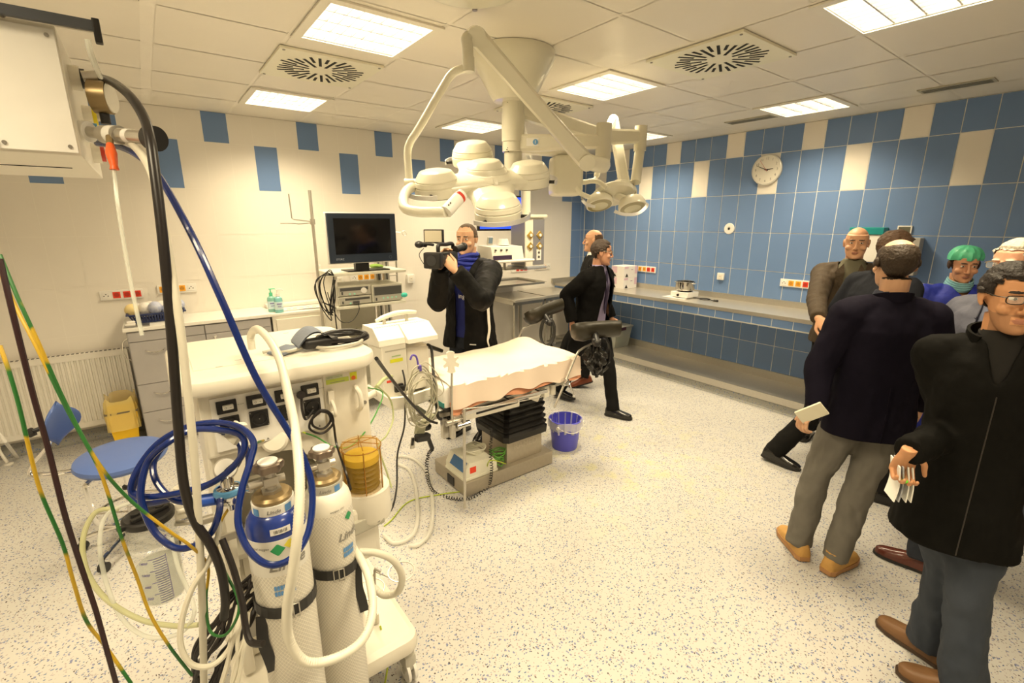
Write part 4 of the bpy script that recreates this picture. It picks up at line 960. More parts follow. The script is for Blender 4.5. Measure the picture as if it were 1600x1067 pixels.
# bucket
bp = on_z(882, 697, 0)
t = thing('bucket', 'blue plastic bucket with a clear bin liner on the floor', 'bucket', bp)
m_bk = M('bucket_blue', (.10, .10, .62), .35)
b = MB(m_bk); b.lathe([(.001, .0), (.105, 0), (.108, .004), (.133, .245), (.138, .25), (.142, .252), (.142, .262), (.134, .265), (.130, .25), (.104, .008), (.001, .006)], bp, n=40); obj('pail', b, t)
b = MB(M('handle_white', (.80, .78, .72), .4)); hp_ = [bp+V((.142*math.cos(a), .142*math.sin(a), .225-.05*math.sin((a+2.6)/2.2*PI) if False else .225-.045*math.sin(PI*k/10))) for k, a in enumerate([-2.75+k*.21 for k in range(11)])]
b.tube(hp_, .004, n=6); b.cyl(bp+V((-.135, -.06, .225)), bp+V((-.150, -.066, .225)), .013); b.cyl(bp+V((.12, -.085, .225)), bp+V((.132, -.09, .225)), .011); obj('handle', b, t)
b = MB(M('liner_clear', (.88, .88, .96), .2, alpha=.5))
def lin_(u, v):
    a = u*2*PI; w_ = .006*math.sin(13*a)+.005*math.sin(29*a)
    if v < .35: r_ = .146+w_*.5; z = .195+.21*v
    else: r_ = .136-(v-.35)*.02+w_; z = .27-(v-.35)*.17
    return bp+V((r_*math.cos(a), r_*math.sin(a), z+.008*math.sin(5*a)))
b.grid(lin_, 64, 12); obj('bin_liner', b, t)

# ------------------------------------------------------------------ patient monitor / ventilator on its stand
m_vent = M('ventilator_white', (.80, .77, .68), .4)
t = thing('ventilator', 'cream ventilator unit with carry handle beside the operating table', 'medical device', (-4.22, -2.54, .75))
with frame((-4.225, -2.54, -.045), .05):
    b = MB(m_vent)
    b.box((-.095, -.03, 1.045), (.17, .20, .36), bevel=.012, taper=.97)
    b.box((.085, .0, 1.01), (.16, .18, .29), bevel=.012)
    obj('housing', b, t)
    b = MB(m_vent); pr = [(-.132, 1.20), (-.125, 1.235), (-.05, 1.30), (.10, 1.30), (.11, 1.26), (.11, 1.18)]
    b.loft([[V((-.19, y, z)) for y, z in pr], [V((-.02, y, z)) for y, z in pr]], smooth=False)
    pr = [(-.17, 1.20), (-.165, 1.225), (-.06, 1.30), (.10, 1.30), (.11, 1.26), (.11, 1.20)]
    b.loft([[V((-.018, y, z)) for y, z in pr], [V((.19, y, z)) for y, z in pr]], smooth=False); obj('top_cover', b, t)
    b = MB(m_devg)
    for k in range(22): b.bx(-.175+k*.016, -.168+k*.016, -.052, -.035, 1.2995, 1.3015)
    obj('cooling_slots', b, t)
    b = MB(m_devg); b.box((-.075, .03, 1.32), (.018, .018, .055), bevel=.004); b.box((.08, .03, 1.325), (.018, .018, .055), bevel=.004)
    b.use(m_cov); b.tube([(-.13, .03, 1.325), (-.08, .03, 1.342), (0, .03, 1.358), (.09, .03, 1.358), (.15, .03, 1.350)], [.010, .015, .016, .015, .009], n=10); obj('carry_handle', b, t)
    b = MB(M('sticker_yellow', (.72, .72, .03), .5)); b.box((-.085, -.1305, 1.10), (.085, .0012, .022)); b.use(M('sticker_green', (.42, .55, .30), .5)); b.box((-.085, -.1305, 1.128), (.06, .0012, .008)); obj('yellow_sticker', b, t)
    b = MB(m_devg); b.box((-.085, -.1305, 1.165), (.14, .002, .008)); obj('slot_line', b, t)
    b = MB(M('sticker_red', (.75, .07, .03), .5)); b.box((-.135, -.1305, .975), (.045, .0012, .015)); obj('red_sticker', b, t)
    b = MB(m_black); b.box((-.085, -.14, .925), (.055, .02, .05), bevel=.004); b.box((-.065, -.16, .925), (.05, .03, .035), (0, 0, -.4), bevel=.006); obj('mains_plug', b, t)
    b = MB(m_vent)
    rg = [[V((x*(1-e), y*(1-e)-.02, z)) for x, y in ((-.19, -.20), (-.10, -.235), (.12, -.20), (.19, -.10), (.19, .12), (-.19, .12))] for z, e in ((.80, .25), (.83, .06), (.90, 0), (.905, .06), (.84, .12))]
    b.loft(rg, smooth=False); obj('basket', b, t)
    b = MB(m_vent); b.tube([(-.12, .02, .88), (-.36, -.10, .88), (-.46, -.42, .88)], .022, n=10, sp=False); obj('bracket_arm', b, t)
b = MB(m_black); b.tube([on_y(629, 578, -2.72), on_y(633, 600, -2.76), on_y(633, 640, -2.80), on_y(631, 670, -2.85), on_y(621, 710, -2.90), on_y(620, 760, -3.0), on_y(612, 795, -3.15), on_y(596, 802, -3.3), on_y(575, 790, -3.45), on_y(552, 762, -3.52), on_y(545, 740, -3.56)], .0055, n=6); obj('mains_cable', b, None, 'long black mains cable hanging from the ventilator plug in a loop', 'cable')
b = MB(m_black); b.tube([on_y(588, 560, -3.60), on_y(610, 590, -3.35), on_y(640, 627, -3.05), on_y(668, 655, -2.93), on_y(683, 661, -2.91)], .008, n=8); obj('air_hose', b, None, 'thick black hose stretched from the white machine to the table head', 'hose')
b = MB(m_black); b.tube([on_y(668, 538, -2.62), on_y(674, 545, -2.66), on_y(677, 580, -2.75), on_y(681, 620, -2.86), on_y(684, 650, -2.90), on_y(690, 655, -2.90)], .0095, n=8); b.use(m_ivory); b.tube([on_y(660, 541, -2.55), on_y(668, 538, -2.62)], .009, n=8); obj('breathing_hose', b, None, 'black hose curving down beside the head of the operating table', 'hose')

# ================================================================== surgical lamp, arms and supply unit
m_lamp = M('lamp_enamel', (.76, .73, .60), .28, coat=.3)
m_lampd = M('lamp_joint', (.68, .65, .53), .32)
t = thing('lamp_column', 'cream ceiling cone with central column carrying the surgical lamps', 'lamp mount', (-3.54, -2.85, 2.05))
fc = V((-3.54, -2.85, 0))
b = MB(m_lamp); b.lathe([(.245, CEIL-.002), (.247, CEIL-.03), (.235, CEIL-.06), (.13, CEIL-.245), (.115, CEIL-.262), (.06, CEIL-.268), (.001, CEIL-.268)], fc, n=48); obj('ceiling_cone', b, t)
b = MB(m_lampd)
b.lathe([(.052, 2.58), (.055, 2.57), (.055, 2.42), (.0535, 2.418), (.0535, 2.414), (.055, 2.412), (.055, 2.33), (.0535, 2.328), (.0535, 2.324), (.055, 2.322), (.055, 2.10), (.05, 2.09), (.001, 2.09)], fc, n=32); obj('column', b, t)
b = MB(M('emblem_dark', (.05, .05, .05), .5)); TF.append(TF[-1] @ Matrix.Translation(fc) @ Matrix.Rotation(-.6435, 4, 'Z')); o_ = V((.004, -.0566, 2.535))

b.tube([o_+V((dx, .0, dz)) for dx, dz in ((-.025, -.023), (.025, -.023), (.025, .023), (-.025, .023))], .0026, n=4, sp=False, closed=True); b.tube([o_+V((.007+.011*math.cos(k*PI/6), -.001, .013*math.sin(k*PI/6))) for k in range(12)], .0022, n=4, closed=True, seg=1); b.box(o_+V((-.013, 0, 0)), (.004, .003, .044)); b.box(o_+V((.007, -.001, 0)), (.018, .003, .004), (0, .8, 0)); TF.pop(); obj('emblem', b, t)
b = MB(m_dark)
for dx, dz in ((0, 2.39), (.012, 2.395), (.006, 2.405), (0, 2.345), (.03, 2.38), (-.03, 2.29), (-.038, 2.30), (-.033, 2.31), (-.03, 2.44), (-.032, 2.56)): sx2 = V((.8*dx-.6*.0550, -.6*dx-.8*.0550, dz)); b.ball(fc+sx2*1.0, .0035, 8, 5)
obj('bolt_holes', b, t, kind='stuff')
def flatarm(mb, p0, p1, h0, h1, th, up=(0, 0, 1)):
    """rounded box arm from p0 to p1"""
    p0, p1 = V(p0), V(p1); d = (p1-p0).normalized(); s_ = d.cross(V(up)).normalized(); u_ = s_.cross(d)
    def rg(p, h): return [p+s_*(th/2*a)+u_*(h/2*c_) for a, c_ in ((-1, -.7), (-.7, -1), (.7, -1), (1, -.7), (1, .7), (.7, 1), (-.7, 1), (-1, .7))]
    mb.loft([rg(p0, h0), rg(p1, h1)], smooth=False)
# arm of the big lamp
K1 = at(943, 222, 2.75)
t = thing('lamp_arm', 'long cream swivel arm carrying the big surgical lamp', 'lamp arm', (K1.x, K1.y, K1.z-.2))
b = MB(m_lamp); A0 = V((fc.x, fc.y, K1.z+.015)); flatarm(b, A0, K1, .10, .075, .075); b.cyl(A0-V((0, 0, .05)), A0+V((0, 0, .05)), .066, n=28); obj('horizontal_arm', b, t)
b = MB(m_plate); mid = A0.lerp(K1, .24); dd = (K1-A0).normalized(); sd = dd.cross(V((0, 0, 1))).normalized(); sd = sd if sd.dot(CAM-mid) > 0 else -sd
b.box(mid+sd*.0395, (.075, .002, .045), Matrix((dd, sd, V((0, 0, 1)))).transposed()); b.use(M('sticker_blue', (.12, .32, .62), .5)); b.cyl(mid+sd*.0395+dd*.018, mid+sd*.0425+dd*.018, .016, n=20); b.use(m_plate); b.box(mid+sd*.043+dd*.018, (.004, .002, .018), Matrix((dd, sd, V((0, 0, 1)))).transposed()); obj('sticker', b, t)
b = MB(m_lampd); b.cyl(K1-V((0, 0, .09)), K1+V((0, 0, .10)), .045, n=28); obj('pivot_housing', b, t)
K2 = at(940, 258, 2.72); K3 = at(915, 252, 2.62); TOP = at(744, 56, 2.22)
b = MB(m_lamp); b.tube([K1-V((0, 0, .08)), K1-V((0, 0, .12)), K2, K3], .043, n=16); obj('elbow', b, t)
b = MB(m_lamp); ax = (TOP-K3).normalized(); sd = ax.cross((CAM-K3).normalized()).normalized(); nn = ax.cross(sd)
def armr(p, w_, th): return [p+sd*(w_*math.cos(2*PI*k/16))+nn*(th*max(-.85, min(.85, 1.2*math.sin(2*PI*k/16)))) for k in range(16)]
b.loft([armr(K3-ax*.03, .030, .03), armr(K3, .046, .036), armr(K3.lerp(TOP, .35), .040, .033), armr(K3.lerp(TOP, .8), .042, .033), armr(TOP, .044, .034), armr(TOP+ax*.03, .028, .028)]); b.cyl(K3-nn*.042, K3+nn*.042, .044, n=28); b.cyl(TOP-nn*.042, TOP+nn*.042, .042, n=28); obj('spring_arm', b, t)
b = MB(m_lampd); S0 = at(730, 60, 2.20); S1 = at(732, 112, 2.22); b.tube([TOP-V((0, 0, 0)), S0, S0.lerp(S1, .3), S1], .027, n=16); b.cyl(S1+V((0, 0, .06)), S1-V((0, 0, .002)), .029); obj('knuckle', b, t)
b = MB(m_lamp); b.tube([at(732, 106, 2.22), at(722, 108, 2.22), at(706, 116, 2.24), at(690, 140, 2.27), at(655, 200, 2.34), at(641, 222, 2.38), at(637, 238, 2.40), at(638, 262, 2.41), at(640, 286, 2.42)], .0195, n=14); obj('bow_tube', b, t)
# big lamp head
t = thing('surgical_lamp', 'large cream surgical lamp head with five domes', 'surgical lamp', at(757, 290, 2.5))
cupC = dict(T=at(738, 238, 2.66), R=at(826, 270, 2.58), B=at(778, 322, 2.30), L=at(682, 284, 2.42), C=at(758, 262, 2.50))
nrm = (cupC['R']-cupC['L']).cross(cupC['B']-cupC['T']).normalized(); nrm = nrm if nrm.z > 0 else -nrm
nrm = (-ray(757, 270).normalized()*.46+UPV*.88-RGT*.06).normalized()
b = MB(m_lamp)
hubc = cupC['C']-nrm*.06
for k_ in 'TRBL':
    q = cupC[k_]-nrm*.035; d_ = (q-hubc); L_ = d_.length; d_.normalize(); s_ = nrm.cross(d_).normalized(); rg = []
    for f_, w_, h_ in ((-.15, .11, .04), (0, .16, .058), (.25, .145, .056), (.5, .115, .052), (.75, .108, .052), (1, .112, .054), (1.12, .085, .045)):
        p = hubc+d_*(L_*f_); rg.append([p+s_*(w_*math.cos(2*PI*k/20))+nrm*(h_*math.sin(2*PI*k/20)) for k in range(20)])
    b.loft(rg)
b.lathe([(.001, -.05), (.11, -.05), (.15, -.02), (.155, .01), (.13, .035), (.001, .045)], hubc, tuple(nrm), 32)
obj('lamp_body', b, t)
def cup(mb, c, s=1.0):
    mb.lathe([(.001, -.070), (.095, -.070), (.112, -.066), (.117, -.050), (.1165, -.022), (.1125, -.020), (.1125, -.015), (.1155, -.013), (.1115, .006), (.1075, .008), (.1075, .012), (.1090, .014), (.084, .050), (.079, .053), (.050, .060), (.001, .063)], c, tuple(nrm), 40)
for k_ in 'TRBL':
    b = MB(m_lamp); cup(b, cupC[k_]); cp = obj('dome', b, t)
    q = MB(M('lamp_lens', (.55, .52, .38), .2)); q.lathe([(.001, -.078), (.085, -.0765), (.09, -.074)], cupC[k_], tuple(nrm), 32); obj('lens', q, cp)
b = MB(m_lamp); b.lathe([(.13, -.06), (.110, -.01), (.105, .0), (.100, .002), (.100, .006), (.080, .032), (.074, .036), (.04, .042), (.001, .044)], cupC['C'], tuple(nrm), 40); obj('centre_dome', b, t)
def rail(c, a0, a1, R_=.155):
    x = (cupC['R']-cupC['L']).normalized(); x = (x-nrm*x.dot(nrm)).normalized(); y = nrm.cross(x)
    pt = lambda a, r_, o: c+(x*math.cos(a)+y*math.sin(a))*r_+nrm*o
    q = MB(M('rail_grey', (.62, .61, .60), .35, .3)); q.strip([pt(a0+(a1-a0)*k/8, R_, -.045) for k in range(9)], tuple(nrm), .022, .006, seg=3); o = obj('grip_rail', q, t)
    q = MB(m_black)
    for a in (a0+.12*(a1-a0), a1-.12*(a1-a0)): q.cyl(pt(a, .11, -.045), pt(a, R_, -.045), .009, n=8)
    obj('rail_mounts', q, o)
rail(cupC['B'], PI*1.12, PI*1.88); rail(cupC['L'], PI*.72, PI*1.42); rail(cupC['R'], -.85, .55); rail(cupC['T'], PI*.6, PI*.95)
b = MB(m_lamp); b.cyl(at(633, 286, 2.41), at(652, 286, 2.41), .022); b.tube([at(648, 290, 2.42), at(636, 298, 2.36), at(630, 312, 2.30), at(634, 326, 2.24), at(655, 331, 2.20), at(680, 331, 2.17), at(697, 331, 2.14)], .024, n=14)
b.tube([at(650, 290, 2.41), at(665, 284, 2.42)], .03, n=12); obj('gimbal', b, t)
b = MB(m_plate); b.cyl(at(697, 331, 2.14), at(717, 309, 2.18), .030, n=20); b.use(M('ring_red', (.55, .04, .02), .4)); b.cyl(at(716, 310, 2.178), at(719, 307, 2.185), .0305, n=20); b.use(m_plate); b.cyl(at(719, 307, 2.184), at(723, 303, 2.19), .026, n=20)
b.use(m_hole)
for f_ in (.2, .35, .5): b.ball(at(697+20*f_-3, 331-22*f_-3, 2.12), .004, 6, 5)
obj('control_handle', b, t)

# small lamp and its arm
K4 = at(1001, 214, 3.25); K5 = at(995, 283, 3.22)
t = thing('lamp_arm', 'rear cream swivel arm carrying the small three lens lamp', 'lamp arm', K4-V((0, 0, .3)))
B0 = V((fc.x, fc.y, K4.z+.10)); kn = at(946, 214, 3.15)
b = MB(m_lamp); flatarm(b, B0+V((0, 0, .0)), kn, .10, .085, .07); b.cyl(B0-V((0, 0, .05)), B0+V((0, 0, .05)), .066, n=28); flatarm(b, kn, K4, .10, .085, .06); obj('horizontal_arm', b, t)
b = MB(m_lampd); b.cyl(K4+V((0, 0, .07)), K4-V((0, 0, .09)), .042, n=24); b.cyl(K4-V((0, 0, .08)), at(993, 285, 3.22), .034, n=24); obj('drop_tube', b, t)
b = MB(m_lamp); p0, p1 = at(958, 186, 3.35), at(977, 296, 3.2); flatarm(b, p0, p1, .065, .07, .05, up=tuple(RGT)); b.ball(p0, (.034, .034, .03), 12, 8); obj('link_bar', b, t)
b = MB(m_lamp); flatarm(b, p0, kn+V((0, 0, .02)), .05, .06, .05); obj('short_link', b, t)
t = thing('surgical_lamp', 'small cream surgical lamp with three round lenses showing', 'surgical lamp', at(958, 315, 3.2))
down = V((-.18, -.42, -.9)).normalized(); sc_ = at(958, 303, 3.2)
b = MB(m_lamp); cs3 = [at(936, 314, 3.17), at(974, 298, 3.30), at(987, 318, 3.12)]
b.lathe([(.001, .05), (.10, .04), (.14, .01), (.14, -.02), (.10, -.035), (.001, -.035)], sc_, tuple(-down), 28)
for c_ in cs3:
    b.lathe([(.001, .045), (.05, .042), (.072, .030), (.088, .0), (.092, -.02), (.090, -.032), (.080, -.034), (.001, -.030)], c_, tuple(-down), 32)
    d_ = c_-sc_; s_ = down.cross(d_.normalized()); rg = []
    for f_ in (0, .5, 1): p = sc_+d_*f_+(-down)*.005; rg.append([p+s_*(.075*math.cos(2*PI*k/14))+down*(.035*math.sin(2*PI*k/14)) for k in range(14)])
    b.loft(rg)
b.box(at(975, 287, 3.22), (.14, .06, .05), bevel=.015); obj('lamp_body', b, t)
m_lens2 = M('lens_olive', (.30, .27, .14), .2, coat=.5); m_lens3 = M('lens_pale', (.55, .53, .36), .15, coat=.5)
for c_ in cs3:
    b = MB(m_lens2); b.lathe([(.055, -.040), (.080, -.036), (.080, -.033)], c_, tuple(-down), 32); b.use(m_lens3); b.lathe([(.001, -.046), (.03, -.044), (.055, -.040), (.055, -.036)], c_, tuple(-down), 28); obj('lens', b, t)
b = MB(m_lamp); b.tube([at(932, 270, 3.2), at(930, 280, 3.19), at(918, 284, 3.12), at(904, 286, 3.08), at(901, 293, 3.06), at(907, 302, 3.06), at(920, 308, 3.1)], .016, n=10); b.tube([at(920, 283, 3.1), at(935, 284, 3.08), at(948, 294, 3.06)], .016, n=10); b.cyl(at(936, 262, 3.2), at(932, 275, 3.2), .02); obj('gimbal', b, t)
q = MB(M('rail_grey', (.62, .61, .60), .35, .3)); q.strip([at(912, 304, 3.08), at(910, 312, 3.07), at(918, 320, 3.05), at(930, 323, 3.05)], tuple(down), .02, .005); obj('grip_rail', q, t); q = MB(MATS['rail_grey']); q.strip([at(960, 330, 3.0), at(975, 335, 2.98), at(995, 334, 2.98), at(1008, 325, 3.0), at(1012, 318, 3.02)], tuple(down), .02, .005); obj('grip_rail', q, t)

# supply unit on its arm
t = thing('supply_unit', 'grey and cream ceiling supply column with gas and power outlets', 'supply unit', at(831, 412, 4.4))
pb = at(824, 335, 4.4)
px_, py_ = pb.x, pb.y
b = MB(m_lamp); b.cyl((px_-.02, py_, 1.93), (px_-.02, py_, 2.47), .045, n=24); obj('drop_tube', b, t)
b = MB(m_lamp); flatarm(b, (fc.x, fc.y, 2.43), (px_-.02, py_, 2.43), .15, .13, .12); b.cyl((fc.x, fc.y, 2.35), (fc.x, fc.y, 2.51), .07, n=24)
q_ = at(884, 268, 3.1); obj('beam', b, t)
b = MB(m_lamp); b.box(q_-V((0, 0, .03)), (.20, .18, .25), (0, 0, -.5), bevel=.04, seg=4); obj('brake_housing', b, t)
b = MB(m_lamp); flatarm(b, (fc.x, fc.y, q_.z+.135), q_+V((.0, .0, .135)), .09, .09, .10); b.cyl(q_, q_+V((0, 0, .17)), .05); obj('brake_arm', b, t)
b = MB(m_cov); b.bx(px_-.11, px_+.11, py_-.11, py_+.11, 1.475, 1.915, bevel=.006); obj('body', b, t)
b = MB(M('unit_grey', (.30, .30, .33), .35, .3)); b.bx(px_-.02, px_+.112, py_-.114, py_-.109, 1.49, 1.90); b.bx(px_-.114, px_-.109, py_-.10, py_+.10, 1.49, 1.90); obj('outlet_panel', b, t)
b = MB(m_lamp); b.box((px_, py_, 1.93), (.28, .26, .03), bevel=.01); b.use(M('bumper_grey', (.32, .34, .38), .4)); b.box((px_, py_, 1.463), (.28, .26, .03), bevel=.012); obj('end_caps', b, t)
for k in range(2):
    for r_ in range(2):
        b = MB(M('outlet_brass', (.62, .42, .10), .3, .6)); cx2 = (-.055, .055)[k]; zz = (1.76, 1.66)[r_]; b.box((px_+cx2, py_-.116, zz), (.055, .012, .055), (0, PI/4, 0), bevel=.003); b.use(m_plate); b.cyl((px_+cx2, py_-.12, zz), (px_+cx2, py_-.13, zz), .014, n=14); obj('gas_outlet', b, t)
b = MB(m_plate); b.bx(px_+.02, px_+.075, py_-.118, py_-.112, 1.53, 1.63); b.use(m_hole); b.cyl((px_+.047, py_-.117, 1.60), (px_+.047, py_-.120, 1.60), .012); b.cyl((px_+.047, py_-.117, 1.56), (px_+.047, py_-.120, 1.56), .012); obj('data_socket', b, t)
sx0, sx1 = px_-.50, px_-.10
b = MB(m_cov); b.box((px_-.30, py_-.06, 1.545), (.40, .30, .02), bevel=.004); b.use(m_plate); b.cyl((px_-.50, py_-.22, 1.545), (px_-.10, py_-.22, 1.545), .013); b.use(m_steel); b.bx(px_-.36, px_-.11, py_-.14, py_+.06, 1.46, 1.47); b.bx(px_-.37, px_-.355, py_-.14, py_-.12, 1.465, 1.54); obj('shelf', b, t)
t = thing('electrosurgery_unit', 'cream electrosurgery unit on the shelf of the ceiling supply column', 'medical device', (px_-.33, py_-.2, 1.556))
b = MB(m_cov); pr = [(-.26, 0), (-.23, .11), (-.02, .12), (0, 0)]; b.loft([[V((px_-.52, py_+.08+y, 1.557+z)) for y, z in pr], [V((px_-.18, py_+.08+y, 1.557+z)) for y, z in pr]], smooth=False); obj('housing', b, t)
b = MB(M('connector_strip', (.05, .03, .07), .4)); b.bx(px_-.515, px_-.32, py_-.186, py_-.175, 1.56, 1.595); obj('connector_strip', b, t)
b = MB(m_hole)
for k in range(3): b.cyl((px_-.48+.06*k, py_-.155, 1.64), (px_-.48+.06*k, py_-.172, 1.64), .008, n=10)
obj('knobs', b, t, kind='stuff')
b = MB(m_plate); b.cyl((px_-.30, py_-.03, 1.676), (px_-.30, py_-.03, 1.73), .055, .04, n=24); obj('neutral_bowl', b, None, 'small white bowl standing on the electrosurgery unit', 'bowl')
b = MB(m_devg); b.box((px_-.44, py_-.02, 1.715), (.055, .02, .07), (.2, 0, 0), bevel=.004); b.use(M('display_blue', (.15, .22, .30), .3)); b.box((px_-.44, py_-.032, 1.718), (.04, .003, .05), (.2, 0, 0)); obj('small_display', b, None, 'small square grey display left of the white bowl', 'display')
t = thing('screen', 'flat wall-side screen glowing plain blue behind the big lamp', 'monitor', at(780, 335, 4.55))
sp0 = at(782, 333, 4.55)
b = MB(m_black); b.box(sp0, (.50, .04, .33), (0, 0, -.12), bevel=.006); obj('bezel', b, t)
b = MB(M('screen_blue', (.02, .05, .55), .3, emit=.9, emitc=(.03, .10, .95))); b.box(sp0+V((-.0025, -.0205, 0)), (.465, .003, .295), (0, 0, -.12)); obj('panel', b, t)
b = MB(m_lamp); b.tube([sp0+V((.02, .03, 0)), sp0+V((.10, .10, .05)), (px_-.04, py_+.02, 1.98), (px_-.02, py_, 2.0)], .018, n=10); obj('support_arm', b, t)
# second ceiling cone at the top edge
t = thing('lamp_column', 'second pale ceiling cone cut off by the top edge of the photo', 'lamp mount', on_z(735, -40, CEIL))
c2_ = on_z(735, -45, CEIL); b = MB(m_lamp); b.lathe([(.24, CEIL-.002), (.242, CEIL-.02), (.21, CEIL-.05), (.19, CEIL-.055), (.001, CEIL-.055)], (c2_.x, c2_.y, 0), n=40); obj('cover', b, t)
b = MB(m_screw); sc9 = on_z(742, 12, CEIL-.004); b.cyl(sc9, sc9+V((0, 0, -.012)), .012, n=12); obj('ceiling_screw', b, None, 'small round metal screw head in the ceiling near the second cone', 'screw')
# ================================================================== anaesthesia machine in the foreground
m_am = M('machine_cream', (.78, .74, .64), .38)
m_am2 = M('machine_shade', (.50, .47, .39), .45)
m_lab = M('panel_print', (.25, .24, .22), .6)
YP = -3.66
t = thing('anaesthesia_machine', 'large cream anaesthesia machine seen from behind with sockets and bellows', 'medical device', (-5.1, -3.4, 0))
def rslab(mb, x0, x1, y0, y1, z0, z1, r, n=7, e=.012):
    rings = []
    for z, q in ((z0, e), (z0+e*.5, e*.2), (z0+e, 0), (z1-e, 0), (z1-e*.5, e*.2), (z1, e)):
        pts = []
        for cx, cy, a in ((x1-r, y0+r, -PI/2), (x1-r, y1-r, 0), (x0+r, y1-r, PI/2), (x0+r, y0+r, PI)):
            for k in range(n+1): aa = a+PI/2*k/n; pts.append(V((cx+(r-q)*math.cos(aa), cy+(r-q)*math.sin(aa), z)))
        rings.append(pts)
    mb.loft(rings)
b = MB(m_am); rslab(b, -5.425, -4.80, -3.725, -3.13, 1.368, 1.425, .10, e=.018)
b.bx(-5.36, -4.87, -3.60, -3.18, 1.424, 1.4275, bevel=.0015); obj('top_shelf', b, t)
b = MB(m_lab)
for x, y in ((-5.30, -3.60), (-5.24, -3.55), (-4.84, -3.55), (-5.02, -3.22)): b.bx(x, x+.02, y, y+.0015, 1.4275, 1.4283)
obj('shelf_marks', b, t)
b = MB(m_am); b.bx(-5.365, -4.99, YP+.004, -3.16, 1.145, 1.37, bevel=.01); b.bx(-4.995, -4.835, YP, -3.16, .93, 1.37, bevel=.01); obj('upper_housing', b, t)
b = MB(m_plate); b.bx(-5.335, -5.00, YP-.003, YP+.006, 1.165, 1.345, bevel=.002)
b.use(m_lab)
for k in range(4):
    x = -5.305+.0835*k
    b.prism([(0, 0), (.009, 0), (.0045, .008)], (x+.028, YP-.0032, 1.170), (1, 0, 0), (0, 0, 1), (0, -.0005, 0))
    b.text('5A 250V', (x+.052, YP-.0034, 1.312), (1, 0, 0), (0, 0, 1), .0055)
obj('socket_plate', b, t)
for k in range(4):
    x = -5.292+.0835*k
    b = MB(m_black); b.bx(x-.028, x+.028, YP-.012, YP-.002, 1.292, 1.334, bevel=.003); s_ = obj('switch', b, t)
    q = MB(m_plate); q.box((x+.003, YP-.014, 1.313), (.030, .010, .016), (.15, 0, 0), bevel=.003); q.use(m_lab); q.tube([(x-.004+.003*math.cos(a), YP-.0195, 1.313+.003*math.sin(a)) for a in range(6)], .0006, closed=True, n=4, seg=1); q.box((x+.010, YP-.0195, 1.313), (.005, .0008, .0015)); obj('rocker', q, s_)
    b = MB(m_black); b.bx(x-.026, x+.030, YP-.009, YP-.002, 1.222, 1.280, bevel=.004); b.lathe([(.001, .004), (.019, .004), (.0205, .012), (.023, .012), (.0235, .006)], (x+.002, YP-.003, 1.251), (0, -1, 0), 24)
    b.use(m_screw)
    for dx, dz in ((-.023, .024), (.027, -.024), (.002, 0)): b.cyl((x+dx, YP-.008, 1.251+dz), (x+dx, YP-.0105, 1.251+dz), .0022, n=8)
    obj('power_socket', b, t)
b = MB(M('sticker_lime', (.55, .66, .10), .5)); b.bx(-4.985, -4.905, YP-.0015, YP, 1.318, 1.335); b.use(M('sticker_pale', (.60, .66, .45), .5)); b.bx(-4.985, -4.925, YP-.0015, YP, 1.336, 1.347)
b.use(M('sticker_yellow', (.72, .72, .03), .5)); b.bx(-4.90, -4.875, YP-.0015, YP, 1.318, 1.347); b.use(M('sticker_redorange', (.80, .16, .02), .5)); b.cyl((-4.888, YP-.001, 1.326), (-4.888, YP-.0022, 1.326), .008)
b.use(m_lab); b.bx(-4.972, -4.920, YP-.0018, YP-.001, 1.3215, 1.3235); b.text('HERMES', (-4.970, YP-.0017, 1.3415), (1, 0, 0), (0, 0, 1), .006); b.bx(-4.955, -4.935, YP-.0018, YP-.001, 1.3405, 1.3415); b.cyl((-4.931, YP-.001, 1.343), (-4.931, YP-.0019, 1.343), .002, n=8); obj('test_sticker', b, t, auto=True)
b = MB(m_cov); b.box((-4.975, YP-.008, 1.272), (.022, .016, .05), bevel=.004); b.tube([(-4.975, YP-.01, 1.262), (-4.975, YP-.035, 1.245), (-4.975, YP-.045, 1.225), (-4.975, YP-.035, 1.21), (-4.975, YP-.012, 1.215)], .006); obj('cable_hook', b, t)
b = MB(m_cov); b.tube([(-4.885, YP+.0, 1.292), (-4.885, YP-.02, 1.288), (-4.878, YP-.03, 1.265), (-4.876, YP-.026, 1.22), (-4.878, YP-.002, 1.20)], .009, n=10); obj('side_handle', b, t)
b = MB(m_screw); b.cyl((-4.853, YP-.003, 1.222), (-4.853, YP+.002, 1.222), .007, n=14); obj('lock', b, t)
# recess with arch
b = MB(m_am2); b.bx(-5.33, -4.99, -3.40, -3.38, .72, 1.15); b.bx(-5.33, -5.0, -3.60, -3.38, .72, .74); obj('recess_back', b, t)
arc = [(-.175, .435), (-.175, .0)]+[(-.155, .0), (-.150, .15)]+[(-.150+.152*(1-math.cos(k*PI/2/8)), .15+.235*math.sin(k*PI/2/8)) for k in range(9)]+[(.02+.125*math.sin(k*PI/2/8), .385-.16*(1-math.cos(k*PI/2/8))) for k in range(9)]+[(.150, .15), (.150, .0), (.175, 0), (.175, .435)]
b = MB(m_am); b.prism(arc, (-5.17, YP+.02, .72), (1, 0, 0), (0, 0, 1), (0, .05, 0)); obj('arch_frame', b, t)
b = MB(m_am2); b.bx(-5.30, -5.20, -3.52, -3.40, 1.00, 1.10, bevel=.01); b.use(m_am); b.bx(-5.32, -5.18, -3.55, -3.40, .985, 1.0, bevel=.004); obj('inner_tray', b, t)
b = MB(m_am); b.lathe([(.001, .03), (.034, .028), (.042, .02), (.044, .0), (.04, -.02), (.001, -.02)], at(430, 687, 1.62), (-.25, -.9, .35), 28); obj('round_cap', b, t)
